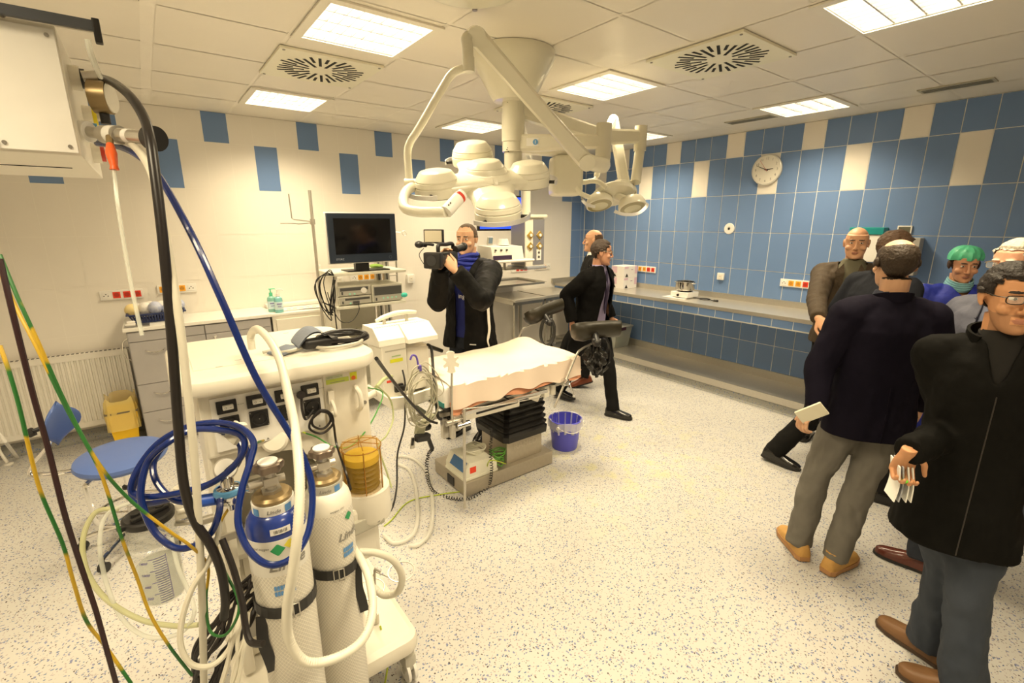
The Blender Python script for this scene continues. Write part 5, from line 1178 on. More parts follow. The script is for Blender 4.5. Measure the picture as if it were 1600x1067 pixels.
b = MB(m_am); b.bx(-5.365, -5.325, -3.63, -3.16, .26, 1.15, bevel=.01); b.bx(-5.02, -4.90, -3.60, -3.16, .26, .93, bevel=.01); b.bx(-5.325, -5.02, -3.55, -3.16, .26, .72, bevel=.006); obj('lower_housing', b, t)
for z in (.62, .50, .38): 
    b = MB(m_am); b.bx(-5.31, -5.035, -3.562, -3.549, z, z+.10, bevel=.004); b.use(m_screw); b.bx(-5.22, -5.12, -3.566, -3.561, z+.075, z+.083); obj('rear_cover', b, t)
# bellows housing
jc = at(568, 752, 1.72); jb = V((jc.x, jc.y, .99))
gz = jc.z-.02
b = MB(m_am); b.lathe([(.001, -.13), (.085, -.13), (.092, -.11), (.088, -.01), (.080, .0), (.001, .0)], (jc.x+.01, jc.y+.02, gz), (0, 0, 1), 28); b.box((jc.x-.04, jc.y+.03, gz-.16), (.14, .16, .22), bevel=.02); b.use(M('grey_bracket', (.48, .46, .38), .4)); b.box((jc.x-.02, jc.y-.055, gz-.115), (.13, .02, .05), (.0, -.10, .0), bevel=.006); b.use(m_screw)
for dx in (-.06, .03): b.cyl((jc.x+dx-.01, jc.y-.064, gz-.115), (jc.x+dx-.01, jc.y-.069, gz-.115), .006, n=10)
obj('bellows_base', b, t)
b = MB(M('amber_plastic', (.62, .36, .03), .12, alpha=.30)); b.lathe([(.070, 0), (.0705, .16), (.066, .172), (.001, .174)], (jc.x, jc.y, gz), n=36)
b.use(M('amber_edge', (.35, .16, .02), .2, alpha=.8)); 
for k in range(6): a = k*PI/3+.3; b.cyl((jc.x+.071*math.cos(a), jc.y+.071*math.sin(a), gz), (jc.x+.071*math.cos(a), jc.y+.071*math.sin(a), gz+.165), .0022, n=6); b.cyl((jc.x, jc.y, gz+.175), (jc.x+.068*math.cos(a), jc.y+.068*math.sin(a), gz+.173), .0015, n=5)
b.tube([(jc.x+.071*math.cos(k*PI/12), jc.y+.071*math.sin(k*PI/12), gz+.160) for k in range(24)], .002, closed=True, n=5, seg=1); obj('amber_dome', b, t)
b = MB(M('bellows_yellow', (.70, .48, .05), .5)); pf = [(.001, .003)]
b.use(M('bellows_dark', (.10, .07, .02), .6))
for k in range(5): pf += [(.058, .008+k*.019), (.046, .0175+k*.019)]
b.lathe(pf+[(.058, .103), (.001, .104)], (jc.x, jc.y, gz), n=30); b.use(MATS['bellows_yellow']); b.lathe([(.001, .104), (.060, .104), (.062, .112), (.060, .128), (.001, .130)], (jc.x, jc.y, gz), n=30); obj('bellows', b, t)
# foot and castors
b = MB(m_am); rslab(b, -5.40, -4.755, -3.83, -3.10, .15, .245, .06, e=.03); obj('base', b, t)
for x, y in ((-4.80, -3.78), (-4.80, -3.16), (-5.35, -3.78), (-5.35, -3.16)):
    b = MB(m_plate); b.cyl((x-.02, y, .052), (x-.008, y, .052), .050, n=28); b.cyl((x+.008, y, .052), (x+.02, y, .052), .050, n=28); b.use(m_devg); b.box((x, y+.01, .10), (.052, .085, .075), bevel=.015); b.cyl((x-.024, y, .052), (x+.024, y, .052), .014); obj('castor', b, t)
b = MB(M('tray_steel', (.42, .41, .38), .35, .9)); b.bx(-5.40, -4.98, -4.17, -3.84, .085, .10); b.bx(-5.40, -4.98, -4.178, -4.17, .085, .15); b.bx(-5.38, -5.36, -3.86, -3.60, .10, .16); b.bx(-5.02, -5.0, -3.86, -3.60, .10, .16); b.bx(-5.36, -5.02, -3.87, -3.85, .62, .68); b.bx(-5.2, -5.17, -3.86, -3.60, .63, .67); b.bx(-5.19, -5.175, -3.97, -3.85, .62, .68); obj('cylinder_tray', b, t)
b = MB(m_steel); b.bx(-5.40, -4.86, YP-.030, YP-.022, .865, .89); b.bx(-5.38, -5.36, YP-.025, YP+.06, .87, .885); b.bx(-4.90, -4.88, YP-.025, YP+.06, .87, .885); obj('rear_rail', b, t)

# ---- gas cylinders
def net_mat(name, col):
    m = bpy.data.materials.new(name); m.use_nodes = True; nt = m.node_tree; bs = nt.nodes['Principled BSDF']; L = nt.links.new
    bs.inputs['Roughness'].default_value = .45
    tc = nt.nodes.new('ShaderNodeTexCoord'); sp_ = nt.nodes.new('ShaderNodeSeparateXYZ'); L(tc.outputs['Object'], sp_.inputs[0])
    def mth(op, a, b=None):
        n = nt.nodes.new('ShaderNodeMath'); n.operation = op
        for i, q in enumerate((a, b)):
            if q is None: continue
            if isinstance(q, (int, float)): n.inputs[i].default_value = q
            else: L(q, n.inputs[i])
        return n.outputs[0]
    th = mth('MULTIPLY', mth('ARCTAN2', sp_.outputs['Y'], sp_.outputs['X']), 22.0); zz = mth('MULTIPLY', sp_.outputs['Z'], 230.0)
    d1 = mth('ABSOLUTE', mth('SINE', mth('ADD', th, zz))); d2 = mth('ABSOLUTE', mth('SINE', mth('SUBTRACT', th, zz)))
    mn = mth('MINIMUM', d1, d2); ln = mth('LESS_THAN', mn, .22)
    mx = nt.nodes.new('ShaderNodeMix'); mx.data_type = 'RGBA'; L(ln, mx.inputs['Factor']); mx.inputs['A'].default_value = (*[v*.76 for v in col], 1); mx.inputs['B'].default_value = (*[min(1, v*1.08) for v in col], 1); L(mx.outputs['Result'], bs.inputs['Base Color'])
    bp = nt.nodes.new('ShaderNodeBump'); bp.inputs['Strength'].default_value = .6; bp.inputs['Distance'].default_value = .0015; L(ln, bp.inputs['Height']); L(bp.outputs[0], bs.inputs['Normal'])
    return m
m_net = net_mat('netted_white', (.84, .80, .70))
m_cylw = M('cylinder_white', (.80, .77, .68), .35)
m_cylb = M('cylinder_blue', (.015, .04, .24), .25, coat=.3)
m_brass = M('brass_collar', (.30, .22, .11), .35, .6)
def gas_cylinder(cx, cy, zs_, R_, label, blue, ang):
    t = thing('gas_cylinder', label, 'gas cylinder', (cx, cy, .10), 'white gas cylinders in nets')
    c_ = V((cx, cy, 0))
    b = MB(m_net); b.lathe([(.001, .101), (R_*.93, .101), (R_+.001, .115), (R_+.001, zs_-.068)], c_, n=48); obj('net_sleeve', b, t)
    b = MB(m_cylb if blue else m_cylw)
    b.lathe([(R_+.0005, zs_-.069), (R_+.001, zs_-.060), (R_*.985, zs_-.045), (R_*.92, zs_-.028), (R_*.78, zs_-.012), (R_*.64, zs_-.006), (.001, zs_-.006)], c_, n=48); obj('shoulder', b, t)
    b = MB(m_plate if blue else m_devg); b.cyl(c_+V((0, 0, zs_-.012)), c_+V((0, 0, zs_+.018)), R_*.70, n=40)
    b.use(M('logo_blue', (.10, .28, .60), .4))
    for a in (ang-.95, ang+.70): b.cylpatch(c_, R_*.70, a, zs_+.003, [(-.010, -.010), (.010, -.010), (.010, .010), (-.010, .010)])
    b.use(m_lab); b.cyltext('Linde', c_, R_*.70, ang-.05, zs_+.003, .015); obj('collar_label', b, t)
    b = MB(m_brass); b.lathe([(R_*.56, zs_+.016), (R_*.66, zs_+.020), (R_*.67, zs_+.028), (R_*.58, zs_+.035), (.024, zs_+.037), (.001, zs_+.037)], c_, n=36); obj('neck_ring', b, t)
    zs_ += .012
    b = MB(m_steel); b.cyl(c_+V((0, 0, zs_+.02)), c_+V((0, 0, zs_+.034)), .026, n=6); b.cyl(c_+V((0, 0, zs_+.03)), c_+V((0, 0, zs_+.088)), .014, .012); b.box(c_+V((0, 0, zs_+.055)), (.036, .030, .026), bevel=.004); b.cyl(c_+V((-.05, .0, zs_+.055)), c_+V((.035, 0, zs_+.055)), .010, n=14); obj('valve', b, t)
    b = MB(M('handwheel_bronze', (.24, .19, .15), .35, .8)); pr = []
    for k in range(48): a = 2*PI*k/48; r_ = .036+.0035*math.cos(6*a); pr.append((r_*math.cos(a), r_*math.sin(a)))
    b.loft([[c_+V((x*s_, y*s_, zs_+z)) for x, y in pr] for z, s_ in ((.084, .55), (.088, .95), (.098, 1.0), (.106, .92), (.108, .75))])
    b.use(m_plate); b.cyl(c_+V((0, 0, zs_+.107)), c_+V((0, 0, zs_+.112)), .024, n=28); obj('hand_wheel', b, t)
    return t
C1 = at(427, 786, 1.25); C2 = at(508, 757, 1.43)
z1_, z2_ = C1.z, C2.z
a1 = math.atan2(CAM.y-C1.y, CAM.x-C1.x); a2 = math.atan2(CAM.y-C2.y, CAM.x-C2.x)
g1 = gas_cylinder(C1.x, C1.y, z1_, .073, 'netted gas cylinder with blue shoulder in the front left', True, a1)
R1 = .0745
b = MB(M('wrap_white', (.74, .72, .66), .4)); b.lathe([(R1, z1_-.170), (R1, z1_-.066)], (C1.x, C1.y, 0), n=48)
b.use(M('sticker_dgreen', (.02, .30, .10), .4)); dm = lambda s_: [(-s_, 0), (0, -s_), (s_, 0), (0, s_)]; b.cylpatch(C1-V((0, 0, C1.z)), R1, a1-.06, z1_-.092, dm(.018)); b.use(M('sticker_yel', (.80, .68, .05), .4)); b.cylpatch(C1-V((0, 0, C1.z)), R1, a1+.34, z1_-.084, dm(.015))
b.use(m_lab); b.cyltext('Linde', C1-V((0, 0, C1.z)), R1, a1+.20, z1_-.140, .044); b.cyltext('medicinal oxygen', C1-V((0, 0, C1.z)), R1, a1-.75, z1_-.085, .009); b.use(M('logo_blue', (.10, .28, .60), .4))
b.use(m_plate); b.cylpatch(C1-V((0, 0, C1.z)), .074, a1+.10, z1_-.040, [(-.024, -.009), (.024, -.009), (.024, .009), (-.024, .009)]); obj('label', b, g1)
b = MB(M('logo_blue', (.10, .28, .60), .4))
for r_ in range(2):
    for k in range(7): b.cylpatch(C1-V((0, 0, C1.z)), .0745, a1+.0+(k-3)*.10, z1_-.205-.017*r_, [(-.003, -.0065), (.003, -.0065), (.003, .0065), (-.003, .0065)])
obj('blue_logo', b, g1); b = MB(m_lab)
for k in range(9): b.cylpatch(C1-V((0, 0, C1.z)), .0745, a1+.10+(k-4)*.05, z1_-.040, [(-.0008*(1+k % 3), -.005), (.0008, -.005), (.0008, .004), (-.0008*(1+k % 3), .004)])
obj('barcode', b, g1)
g2 = gas_cylinder(C2.x, C2.y, z2_, .071, 'all white netted gas cylinder to the right of the blue-shouldered one', False, a2)
b = MB(m_lab); c0 = V((C2.x, C2.y, 0)); b.cyltext('Linde', c0, .073, a2+.80, z2_-.15, .036); b.cyltext('oxygen 10 l', c0, .072, a2+.35, z2_-.055, .009); b.use(M('sticker_dgreen', (.02, .30, .10), .4)); b.cylpatch(c0, .073, a2+.85, z2_-.09, dm(.015)); b.use(M('logo_blue', (.10, .28, .60), .4))
for r_ in range(2):
    for k in range(6): b.cylpatch(c0, .073, a2+.75+(k-3)*.09, z2_-.195-.018*r_, [(-.003, -.007), (.003, -.007), (.003, .007), (-.003, .007)])
obj('label', b, g2)
# straps
for nm, c_, R_, z_, lab, an in (('strap', C1, .078, .872, 'black strap with metal buckle around the blue-shouldered gas cylinder', a1), ('strap', C2, .076, .838, 'black strap around the all white gas cylinder', a2)):
    t = thing('strap', lab, 'strap', (c_.x, c_.y, z_-.02))
    b = MB(m_black); b.strip([V((c_.x+R_*math.cos(k*PI/12), c_.y+R_*math.sin(k*PI/12), z_+.006*math.sin(k*PI/12+an))) for k in range(24)], (0, 0, 1), .032, .003, seg=1, closed=True)
    q_ = V((c_.x+R_*math.cos(an+1.1), c_.y+R_*math.sin(an+1.1), z_)) if c_ is C2 else V((c_.x+R_*math.cos(an-.95), c_.y+R_*math.sin(an-.95), z_)); b.strip([q_+V((0, 0, -.01)), q_+V((-.006, -.008, -.08)), q_+V((.002, -.01, -.14)), q_+V((.008, -.006, -.19))], (1, -.2, .2), .028, .003); obj('webbing', b, t)
    b = MB(m_steel); bq = V((c_.x+(R_+.003)*math.cos(an+.15), c_.y+(R_+.003)*math.sin(an+.15), z_)); tx = V((-math.sin(an), math.cos(an), 0))
    b.tube([bq+tx*x+V((0, 0, z)) for x, z in ((-.015, -.02), (.015, -.02), (.015, .02), (-.015, .02))], .0022, n=6, sp=False, closed=True); b.cyl(bq-V((0, 0, .02)), bq+V((0, 0, .02)), .002, n=6); obj('buckle', b, t)

# regulator with gauge on cylinder 1
rp = at(358, 772, 1.24)
t = thing('pressure_regulator', 'chrome pressure regulator with round gauge beside the blue-shouldered cylinder', 'regulator', rp-V((0, 0, .05)))
b = MB(m_chrome); b.lathe([(.001, -.045), (.008, -.045), (.010, -.028), (.026, -.02), (.033, -.005), (.034, .012), (.030, .02), (.016, .024), (.015, .05), (.012, .054), (.001, .054)], rp, n=28); b.cyl(rp+V((.02, 0, .008)), V((C1.x-.045, C1.y, z1_+.055)), .007, n=12); obj('body', b, t)
b = MB(M('ring_lightblue', (.12, .34, .62), .3)); b.lathe([(.0345, .006), (.036, .010), (.033, .019), (.028, .021)], rp, n=28); obj('blue_ring', b, t)
b = MB(m_steel); gp = rp+V((.002, .02, .062)); b.cyl(gp, gp+V((-.0, -.016, .010)), .028, n=28); b.use(m_plate); b.cyl(gp+V((0, -.0155, .0097)), gp+V((0, -.018, .0112)), .025, n=28); b.use(m_black); b.box(gp+V((.004, -.019, .012)), (.022, .002, .003), (0, -.6, 0)); obj('gauge', b, t)
b = MB(M('hose_fitting_blue', (.03, .10, .50), .4)); e0 = at(338, 779, 1.23); e1 = at(312, 783, 1.22); b.cyl(e0, e1, .016, n=16); b.use(m_brass); b.cyl(rp, e0, .009, n=12); obj('hose_fitting', b, t)

# ---- hoses
m_bh = M('hose_blue', (.004, .020, .15), .25, coat=.25)
m_wh = M('hose_white', (.66, .63, .53), .3)
m_blk = M('hose_black', (.015, .012, .012), .35)
def P2(lst): return [at(*q) for q in lst]
hn = V((0, 0, 0))
b = MB(m_bh); b.tube(P2([(152, 224, 1.32), (182, 228, 1.28), (215, 243, 1.22), (248, 275, 1.17), (300, 368, 1.12), (346, 468, 1.12), (400, 590, 1.16), (452, 676, 1.21), (474, 715, 1.23), (488, 765, 1.22), (482, 830, 1.18), (455, 872, 1.14), (420, 882, 1.12), (388, 858, 1.12), (372, 815, 1.13), (378, 765, 1.15), (392, 718, 1.18), (396, 690, 1.20), (375, 668, 1.22), (335, 660, 1.24), (290, 668, 1.25), (250, 690, 1.24), (222, 722, 1.22), (206, 755, 1.20), (210, 772, 1.2), (240, 776, 1.2), (290, 768, 1.2), (335, 752, 1.2), (368, 725, 1.2), (382, 700, 1.20), (376, 680, 1.22), (345, 672, 1.23), (300, 672, 1.23), (262, 692, 1.2), (232, 720, 1.2), (220, 765, 1.18), (226, 800, 1.18), (245, 835, 1.18), (275, 856, 1.18), (305, 852, 1.18), (330, 832, 1.18), (342, 802, 1.18), (344, 780, 1.2)]), .0082, n=10, seg=8)
obj('blue_gas_hose', b, None, 'long dark blue gas hose running from the ceiling unit and looping round the front cylinder', 'hose')
b = MB(m_bh)
b.tube(P2([(313, 783, 1.22), (275, 782, 1.22), (246, 755, 1.23), (240, 722, 1.25), (262, 690, 1.27), (300, 668, 1.28), (345, 672, 1.27), (372, 690, 1.26), (376, 712, 1.25), (362, 735, 1.25), (330, 755, 1.25), (290, 772, 1.25), (240, 786, 1.25), (212, 785, 1.26), (206, 772, 1.27), (215, 745, 1.28), (240, 712, 1.29), (272, 684, 1.3), (310, 668, 1.3), (352, 676, 1.3), (384, 700, 1.3), (388, 730, 1.3), (378, 760, 1.3)]), .0082, n=10, seg=8)
obj('coiled_blue_hose', b, None, 'blue gas hose coiled in wide loops and tied with a pale band', 'hose')
b = MB(m_wh); e = at(368, 676, 1.25); b.box(e, (.012, .05, .05), (.3, .6, .5), bevel=.004); b.box(e+V((.012, 0, .014)), (.03, .02, .02), (.2, .3, .2), bevel=.004); obj('cable_tie', b, None, 'pale band tied round the coiled blue hose', 'strap')
b = MB(m_blk); b.tube(P2([(157, 123, 1.26), (175, 128, 1.2), (203, 150, 1.12), (224, 182, 1.08), (234, 215, 1.05), (241, 262, 1.04), (252, 350, 1.04), (262, 450, 1.05), (271, 560, 1.07), (279, 670, 1.10), (288, 760, 1.12), (305, 815, 1.14), (328, 850, 1.16), (345, 890, 1.18), (352, 935, 1.2), (350, 965, 1.22)]), .0105, n=12, seg=8); obj('black_gas_hose', b, None, 'thick black gas hose arching from the ceiling unit down past the machine', 'hose')
b = MB(m_blk); b.tube(P2([(347, 842, 1.18), (365, 890, 1.17), (378, 940, 1.16), (384, 980, 1.15), (392, 1003, 1.14), (412, 1006, 1.13)]), .008, n=10); obj('black_hose_end', b, None, 'short black hose sloping down left of the blue-shouldered cylinder', 'hose')
b = MB(m_wh); b.tube(P2([(176, 222, 1.30), (200, 222, 1.22), (224, 246, 1.13), (243, 290, 1.08), (262, 385, 1.06), (280, 500, 1.06), (293, 610, 1.08), (304, 720, 1.11), (311, 830, 1.15), (316, 940, 1.20), (318, 1040, 1.28), (319, 1110, 1.32)]), .0088, n=12, seg=8); obj('white_gas_hose', b, None, 'straight white hose hanging from the ceiling unit to the bottom edge', 'hose')
m_corr = M('hose_corrugated', (.76, .73, .62), .35, alpha=.96)
b = MB(m_corr); b.corr(P2([(394, 545, 1.62), (392, 524, 1.60), (402, 514, 1.56), (420, 530, 1.50), (437, 562, 1.42), (449, 610, 1.32), (461, 672, 1.22), (468, 745, 1.14), (466, 820, 1.10), (458, 890, 1.10), (449, 950, 1.12), (452, 1000, 1.15), (478, 1034, 1.18), (525, 1028, 1.22), (566, 1000, 1.27), (582, 955, 1.33), (577, 905, 1.40), (563, 872, 1.48), (552, 856, 1.52)]), .0125); obj('breathing_tube', b, None, 'translucent corrugated breathing tube hanging in a long loop over the cylinders', 'hose')
b = MB(m_corr); b.corr(P2([(560, 862, 1.55), (590, 864, 1.58), (615, 876, 1.62), (628, 900, 1.66), (622, 924, 1.70), (600, 930, 1.72), (585, 918, 1.74)]), .0125); obj('short_breathing_tube', b, None, 'short corrugated tube curling over the machine foot beside the wire rings', 'hose')
m_clr = M('hose_clear', (.80, .82, .74), .15, alpha=.45)
b = MB(m_clr); b.tube(P2([(178, 262, 1.16), (184, 320, 1.15), (197, 400, 1.15), (210, 470, 1.15), (222, 524, 1.15)]), .0045, n=8); obj('clear_tube', b, None, 'thin clear tube hanging from the orange connector of the ceiling unit', 'tube')
b = MB(M('hose_yellowclear', (.62, .62, .35), .2, alpha=.7)); b.tube(P2([(185, 795, 1.5), (150, 800, 1.48), (130, 840, 1.45), (135, 890, 1.43), (165, 935, 1.42), (220, 968, 1.42), (275, 978, 1.42), (310, 976, 1.42)]), .0075, n=10); obj('suction_hose', b, None, 'yellowish clear suction hose looping below the jar', 'hose')
b = MB(m_clr); b.tube(P2([(238, 778, 1.5), (205, 785, 1.46), (166, 805, 1.44), (156, 850, 1.42), (166, 910, 1.42), (190, 965, 1.42), (230, 995, 1.42), (280, 990, 1.42), (303, 960, 1.42), (295, 925, 1.44), (278, 885, 1.45), (268, 840, 1.47)]), .0062, n=10); obj('clear_suction_hose', b, None, 'clear bluish suction hose looping round the jar', 'hose')
for pts, c_, lab in (([(0, 398, .95), (30, 470, .95), (60, 535, .96), (100, 625, .98), (150, 718, 1.0), (200, 778, 1.05), (262, 828, 1.1), (300, 855, 1.14), (325, 885, 1.2), (322, 935, 1.22), (328, 985, 1.2), (352, 992, 1.18), (372, 960, 1.18), (370, 930, 1.2), (350, 890, 1.22), (338, 850, 1.24), (345, 815, 1.25), (375, 765, 1.26), (395, 700, 1.35), (412, 688, 1.5)], 'g', 'green and yellow earth cable crossing to the pressure regulator'),
                     ([(0, 425, .98), (25, 480, .98), (60, 548, .98), (105, 640, 1.0), (150, 722, 1.02), (170, 775, 1.04), (190, 840, 1.06), (215, 905, 1.1), (235, 960, 1.12), (265, 1010, 1.15), (300, 1055, 1.2)], 'o', 'yellow green earth cable falling in front of the suction jar'),
                     ([(0, 540, .92), (14, 580, .92), (30, 635, .93), (50, 720, .95), (66, 775, .97), (98, 850, 1.0), (115, 910, 1.02), (135, 970, 1.05), (165, 1010, 1.08), (205, 1068, 1.1)], 'y', 'outermost yellow green earth cable at the left edge')):
    b = MB(M('earth_stripe', (.48, .31, .02), .4, mix=(.02, .13, .025), nscale=5)); b.tube(P2(pts), .0036, n=8); obj('earth_cable', b, None, lab, 'cable', 'earth cables hanging at the left')
# sharpen the earth cable colouring to long green / yellow stretches
nt_ = MATS['earth_stripe'].node_tree; nz = [n for n in nt_.nodes if n.type == 'TEX_NOISE'][0]; rmp = nt_.nodes.new('ShaderNodeValToRGB'); rmp.color_ramp.elements[0].position = .49; rmp.color_ramp.elements[1].position = .52
nt_.links.new(nz.outputs['Fac'], rmp.inputs[0]); nt_.links.new(rmp.outputs[0], [n for n in nt_.nodes if n.type == 'MIX'][0].inputs['Factor'])
b = MB(M('cable_maroon', (.025, .008, .010), .35)); b.tube(P2([(0, 405, .9), (20, 490, .9), (50, 610, .92), (75, 700, .94), (100, 800, .96), (125, 880, 1.0), (150, 955, 1.02), (168, 1020, 1.04), (182, 1070, 1.06)]), .0050, n=8); obj('dark_cable', b, None, 'dark maroon cable hanging down between the earth cables at the left', 'cable')
b = MB(m_blk); rnd = random.Random(11)
t = thing('cable_bundle', 'messy bundle of black power cables hanging left of the front cylinder', 'cable', at(345, 960, 1.35))
for k in range(7):
    b = MB(m_blk); o = [rnd.uniform(-12, 12) for _ in range(12)]
    b.tube(P2([(400+o[0], 905+o[1], 1.42), (370+o[2], 935+o[3], 1.36), (338+o[4], 985+o[5], 1.34), (312+o[6], 1030+o[7], 1.34), (308+o[8]*.5, 1070, 1.36), (330+o[9], 1085, 1.38), (352+o[10], 1030+o[11], 1.38), (380+o[2], 975+o[5], 1.38), (402+o[1]*.5, 930+o[3], 1.42)]), .0058, n=7); obj('cable_loop', b, t)
t = thing('cable_bundle', 'bundle of white cables hanging in front of the black ones', 'cable', at(380, 1010, 1.2))
for k in range(5):
    b = MB(m_wh); o = [rnd.uniform(-8, 8) for _ in range(8)]
    b.tube(P2([(372+4*k, 950+o[0], 1.22), (362+5*k+o[1], 1000, 1.2), (350+7*k+o[2], 1040, 1.2), (338+9*k+o[3], 1085, 1.2)]), .0052, n=7); obj('cable_strand', b, t)
b = MB(m_wh); b.tube(P2([(337, 800, 1.22), (342, 830, 1.2), (325, 880, 1.18), (300, 920, 1.16), (284, 970, 1.15), (283, 1010, 1.15), (300, 1038, 1.16), (330, 1040, 1.18), (355, 1018, 1.2), (370, 985, 1.2), (378, 950, 1.22)]), .0068, n=9); obj('white_loop_hose', b, None, 'white hose making a low loop left of the cable bundles', 'hose')
b = MB(m_yg); b.tube(P2([(594, 978, 1.95), (600, 1000, 1.95), (606, 1035, 1.95), (600, 1075, 1.98)]), .004, n=7); obj('earth_cable', b, None, 'short yellow green earth cable below the machine castor', 'cable')
b = MB(M('hose_green', (.06, .30, .05), .4)); b.tube([on_y(560, 604, -3.5), on_y(597, 612, -3.3), on_y(590, 640, -3.5), on_y(570, 675, -3.66), on_y(545, 698, -3.70), on_y(520, 697, -3.70), on_y(495, 683, -3.68), on_y(478, 677, -3.68)], .0028, n=6); b.use(m_yg); b.tube([on_y(478, 677, -3.68), on_y(470, 674, -3.65), on_y(450, 672, -3.62)], .0028, n=6); obj('sample_line', b, None, 'thin green cable crossing above the amber bellows dome', 'cable')
m_pgc = M('tube_palegreen', (.55, .60, .30), .3, alpha=.8)
b = MB(m_pgc); b.tube([on_y(588, 602, -3.3), on_y(610, 625, -3.2), on_y(614, 655, -3.2), on_y(604, 680, -3.3), on_y(592, 697, -3.4), on_y(605, 740, -3.42), on_y(612, 762, -3.45)], .0045, n=7); b.tube([on_y(588, 605, -3.3), on_y(600, 592, -3.1), on_y(612, 588, -3.0)], .009, n=8); obj('pale_tube', b, None, 'pale green tube hanging in a bow right of the machine', 'tube')
# pale hoses on the floor by the table
for pts, lab in (([(618, 712), (645, 716), (668, 740), (676, 790), (672, 830), (655, 850), (640, 852)], 'outer translucent hose lying in a bow on the floor'), ([(622, 725), (640, 735), (650, 765), (652, 815), (640, 840), (615, 848), (600, 835)], 'inner translucent hose lying in a bow on the floor')):
    b = MB(M('hose_floor', (.80, .78, .70), .3, alpha=.45)); b.corr([on_z(x, y, .016) for x, y in pts], .0135, pitch=.009); obj('floor_hose', b, None, lab, 'hose', 'translucent hoses on the floor')
b = MB(m_blk); cc0 = on_y(503, 657, YP-.03)
b.tube([cc0+V((.0, 0, .035)), cc0+V((-.035, 0, .01)), cc0+V((-.042, -.004, -.02)), cc0+V((-.005, -.006, -.045)), cc0+V((.035, -.004, -.02)), cc0+V((.03, 0, .02)), cc0+V((0, .004, .037)), cc0+V((-.03, .0, .015)), cc0+V((-.030, -.003, -.012)), cc0+V((.0, -.003, -.03)), cc0+V((.028, 0, -.01)), cc0+V((.024, 0, .02)), cc0+V((.0, .0, .034))], .0042, n=7)
b.tube([cc0+V((.024, 0, .025)), cc0+V((.036, -.005, -.02)), cc0+V((.04, -.005, -.10)), at(541, 740, 1.6), at(548, 765, 1.62)], .0042, n=7)
b.tube([on_y(471, 622, YP-.02), on_y(472, 640, YP-.03), on_y(478, 655, YP-.03), on_y(490, 640, YP-.02)], .0045, n=7); b.cyl(on_y(470, 617, YP-.005), on_y(470, 617, YP-.04), .014, n=12); obj('coiled_mains_lead', b, None, 'black mains lead coiled on the hook of the machine panel', 'cable')

# ---- cuff and hose on the top shelf
zt = 1.4290
ck_ = on_z(478, 545, zt)
t = thing('pressure_cuff', 'blue grey blood pressure cuff lying on the machine top', 'pressure cuff', ck_)
b = MB(M('cuff_bluegrey', (.16, .19, .25), .7, bump=.2, bscale=80, sheen=.2))
def cuf(u, v):
    return V((ck_.x-.035+.125*u, ck_.y-.055+.12*v+.02*u, zt+.008+.060*math.sin(PI*(.06+.86*u))**.8))
b.grid(cuf, 20, 6); b.grid(lambda u, v: cuf(u, v)-V((0, 0, .006)), 20, 6)
b.box(ck_+V((-.075, -.01, .010)), (.085, .075, .010), (0, -.1, .5), bevel=.004); obj('wrap', b, t)
b = MB(m_black); b.box(ck_+V((.045, -.02, .022)), (.13, .05, .035), (0, .05, .25), bevel=.014, seg=3); obj('black_pad', b, t)
b = MB(m_plate); b.box(ck_+V((.03, -.052, .058)), (.03, .0015, .004), (.5, 0, .25)); obj('print', b, t)
b = MB(m_devg); b.tube([ck_+V((-.12, -.045, .012)), ck_+V((-.06, -.045, .012)), ck_+V((.0, -.02, .012)), ck_+V((.06, -.075, .010)), ck_+V((.16, -.07, .010)), ck_+V((.20, -.03, .012))], .006, n=8); b.tube([ck_+V((-.14, .0, .010)), ck_+V((-.09, .01, .012))], .006, n=8, sp=False); obj('air_line', b, t)
b = MB(m_blk); oc = on_z(535, 533, zt)
for k in range(6): b.tube([V((oc.x+(.098-.005*(k % 3))*math.cos(a*PI/8), oc.y+(.085-.004*(k % 3))*math.sin(a*PI/8), zt+.007+.0085*(k // 2)+.003*math.sin(a+k))) for a in range(16)], .0052, closed=True, n=7, seg=2)
obj('black_hose_coil', b, None, 'black rubber hose coiled on the machine top next to the cuff', 'hose')

# ---- suction jar
jt = at(232, 806, 1.46)
t = thing('suction_jar', 'clear graduated suction jar with black lid hanging at the machine side', 'jar', jt-V((0, 0, .30)))
m_jar = M('jar_clear', (.75, .78, .72), .08, alpha=.26, coat=.5)
hb = .285
b = MB(m_jar); b.lathe([(.001, -hb), (.056, -hb), (.060, -hb+.006), (.061, -.10), (.0665, -.095), (.0665, -.088), (.062, -.084), (.063, -.005)], jt, n=40); obj('jar_body', b, t)
b = MB(M('jar_liquid', (.50, .55, .46), .08, alpha=.35)); b.lathe([(.001, -hb+.004), (.056, -hb+.005), (.058, -.165), (.001, -.165)], jt, n=36); obj('liquid', b, t)
b = MB(m_black); b.lathe([(.066, -.012), (.068, -.004), (.067, .006), (.060, .010), (.052, .006), (.001, .004)], jt, n=40); b.box(jt+V((.005, -.01, .012)), (.10, .016, .012), (0, 0, .4), bevel=.004); b.cyl(jt+V((-.03, 0, .0)), jt+V((-.03, 0, .022)), .012); b.cyl(jt+V((.03, .01, .0)), jt+V((.03, .01, .022)), .012); b.box(jt+V((-.06, -.03, 0)), (.03, .02, .014), (0, 0, .5), bevel=.004); obj('lid', b, t)
aj = math.atan2(CAM.y-jt.y, CAM.x-jt.x)
b = MB(M('scale_print', (.10, .08, .30), .5)); jz = jt-V((0, 0, 0))
for k in range(20): b.cylpatch(jz, .0612, aj-.05, -.115-.0082*k, [(-.022 if k % 5 == 0 else -.010, -.001), (.022, -.001), (.022, .001), (-.022 if k % 5 == 0 else -.010, .001)])
b.cylpatch(jz, .0612, aj+.33, -.19, [(-.0007, -.08), (.0007, -.08), (.0007, .08), (-.0007, .08)])
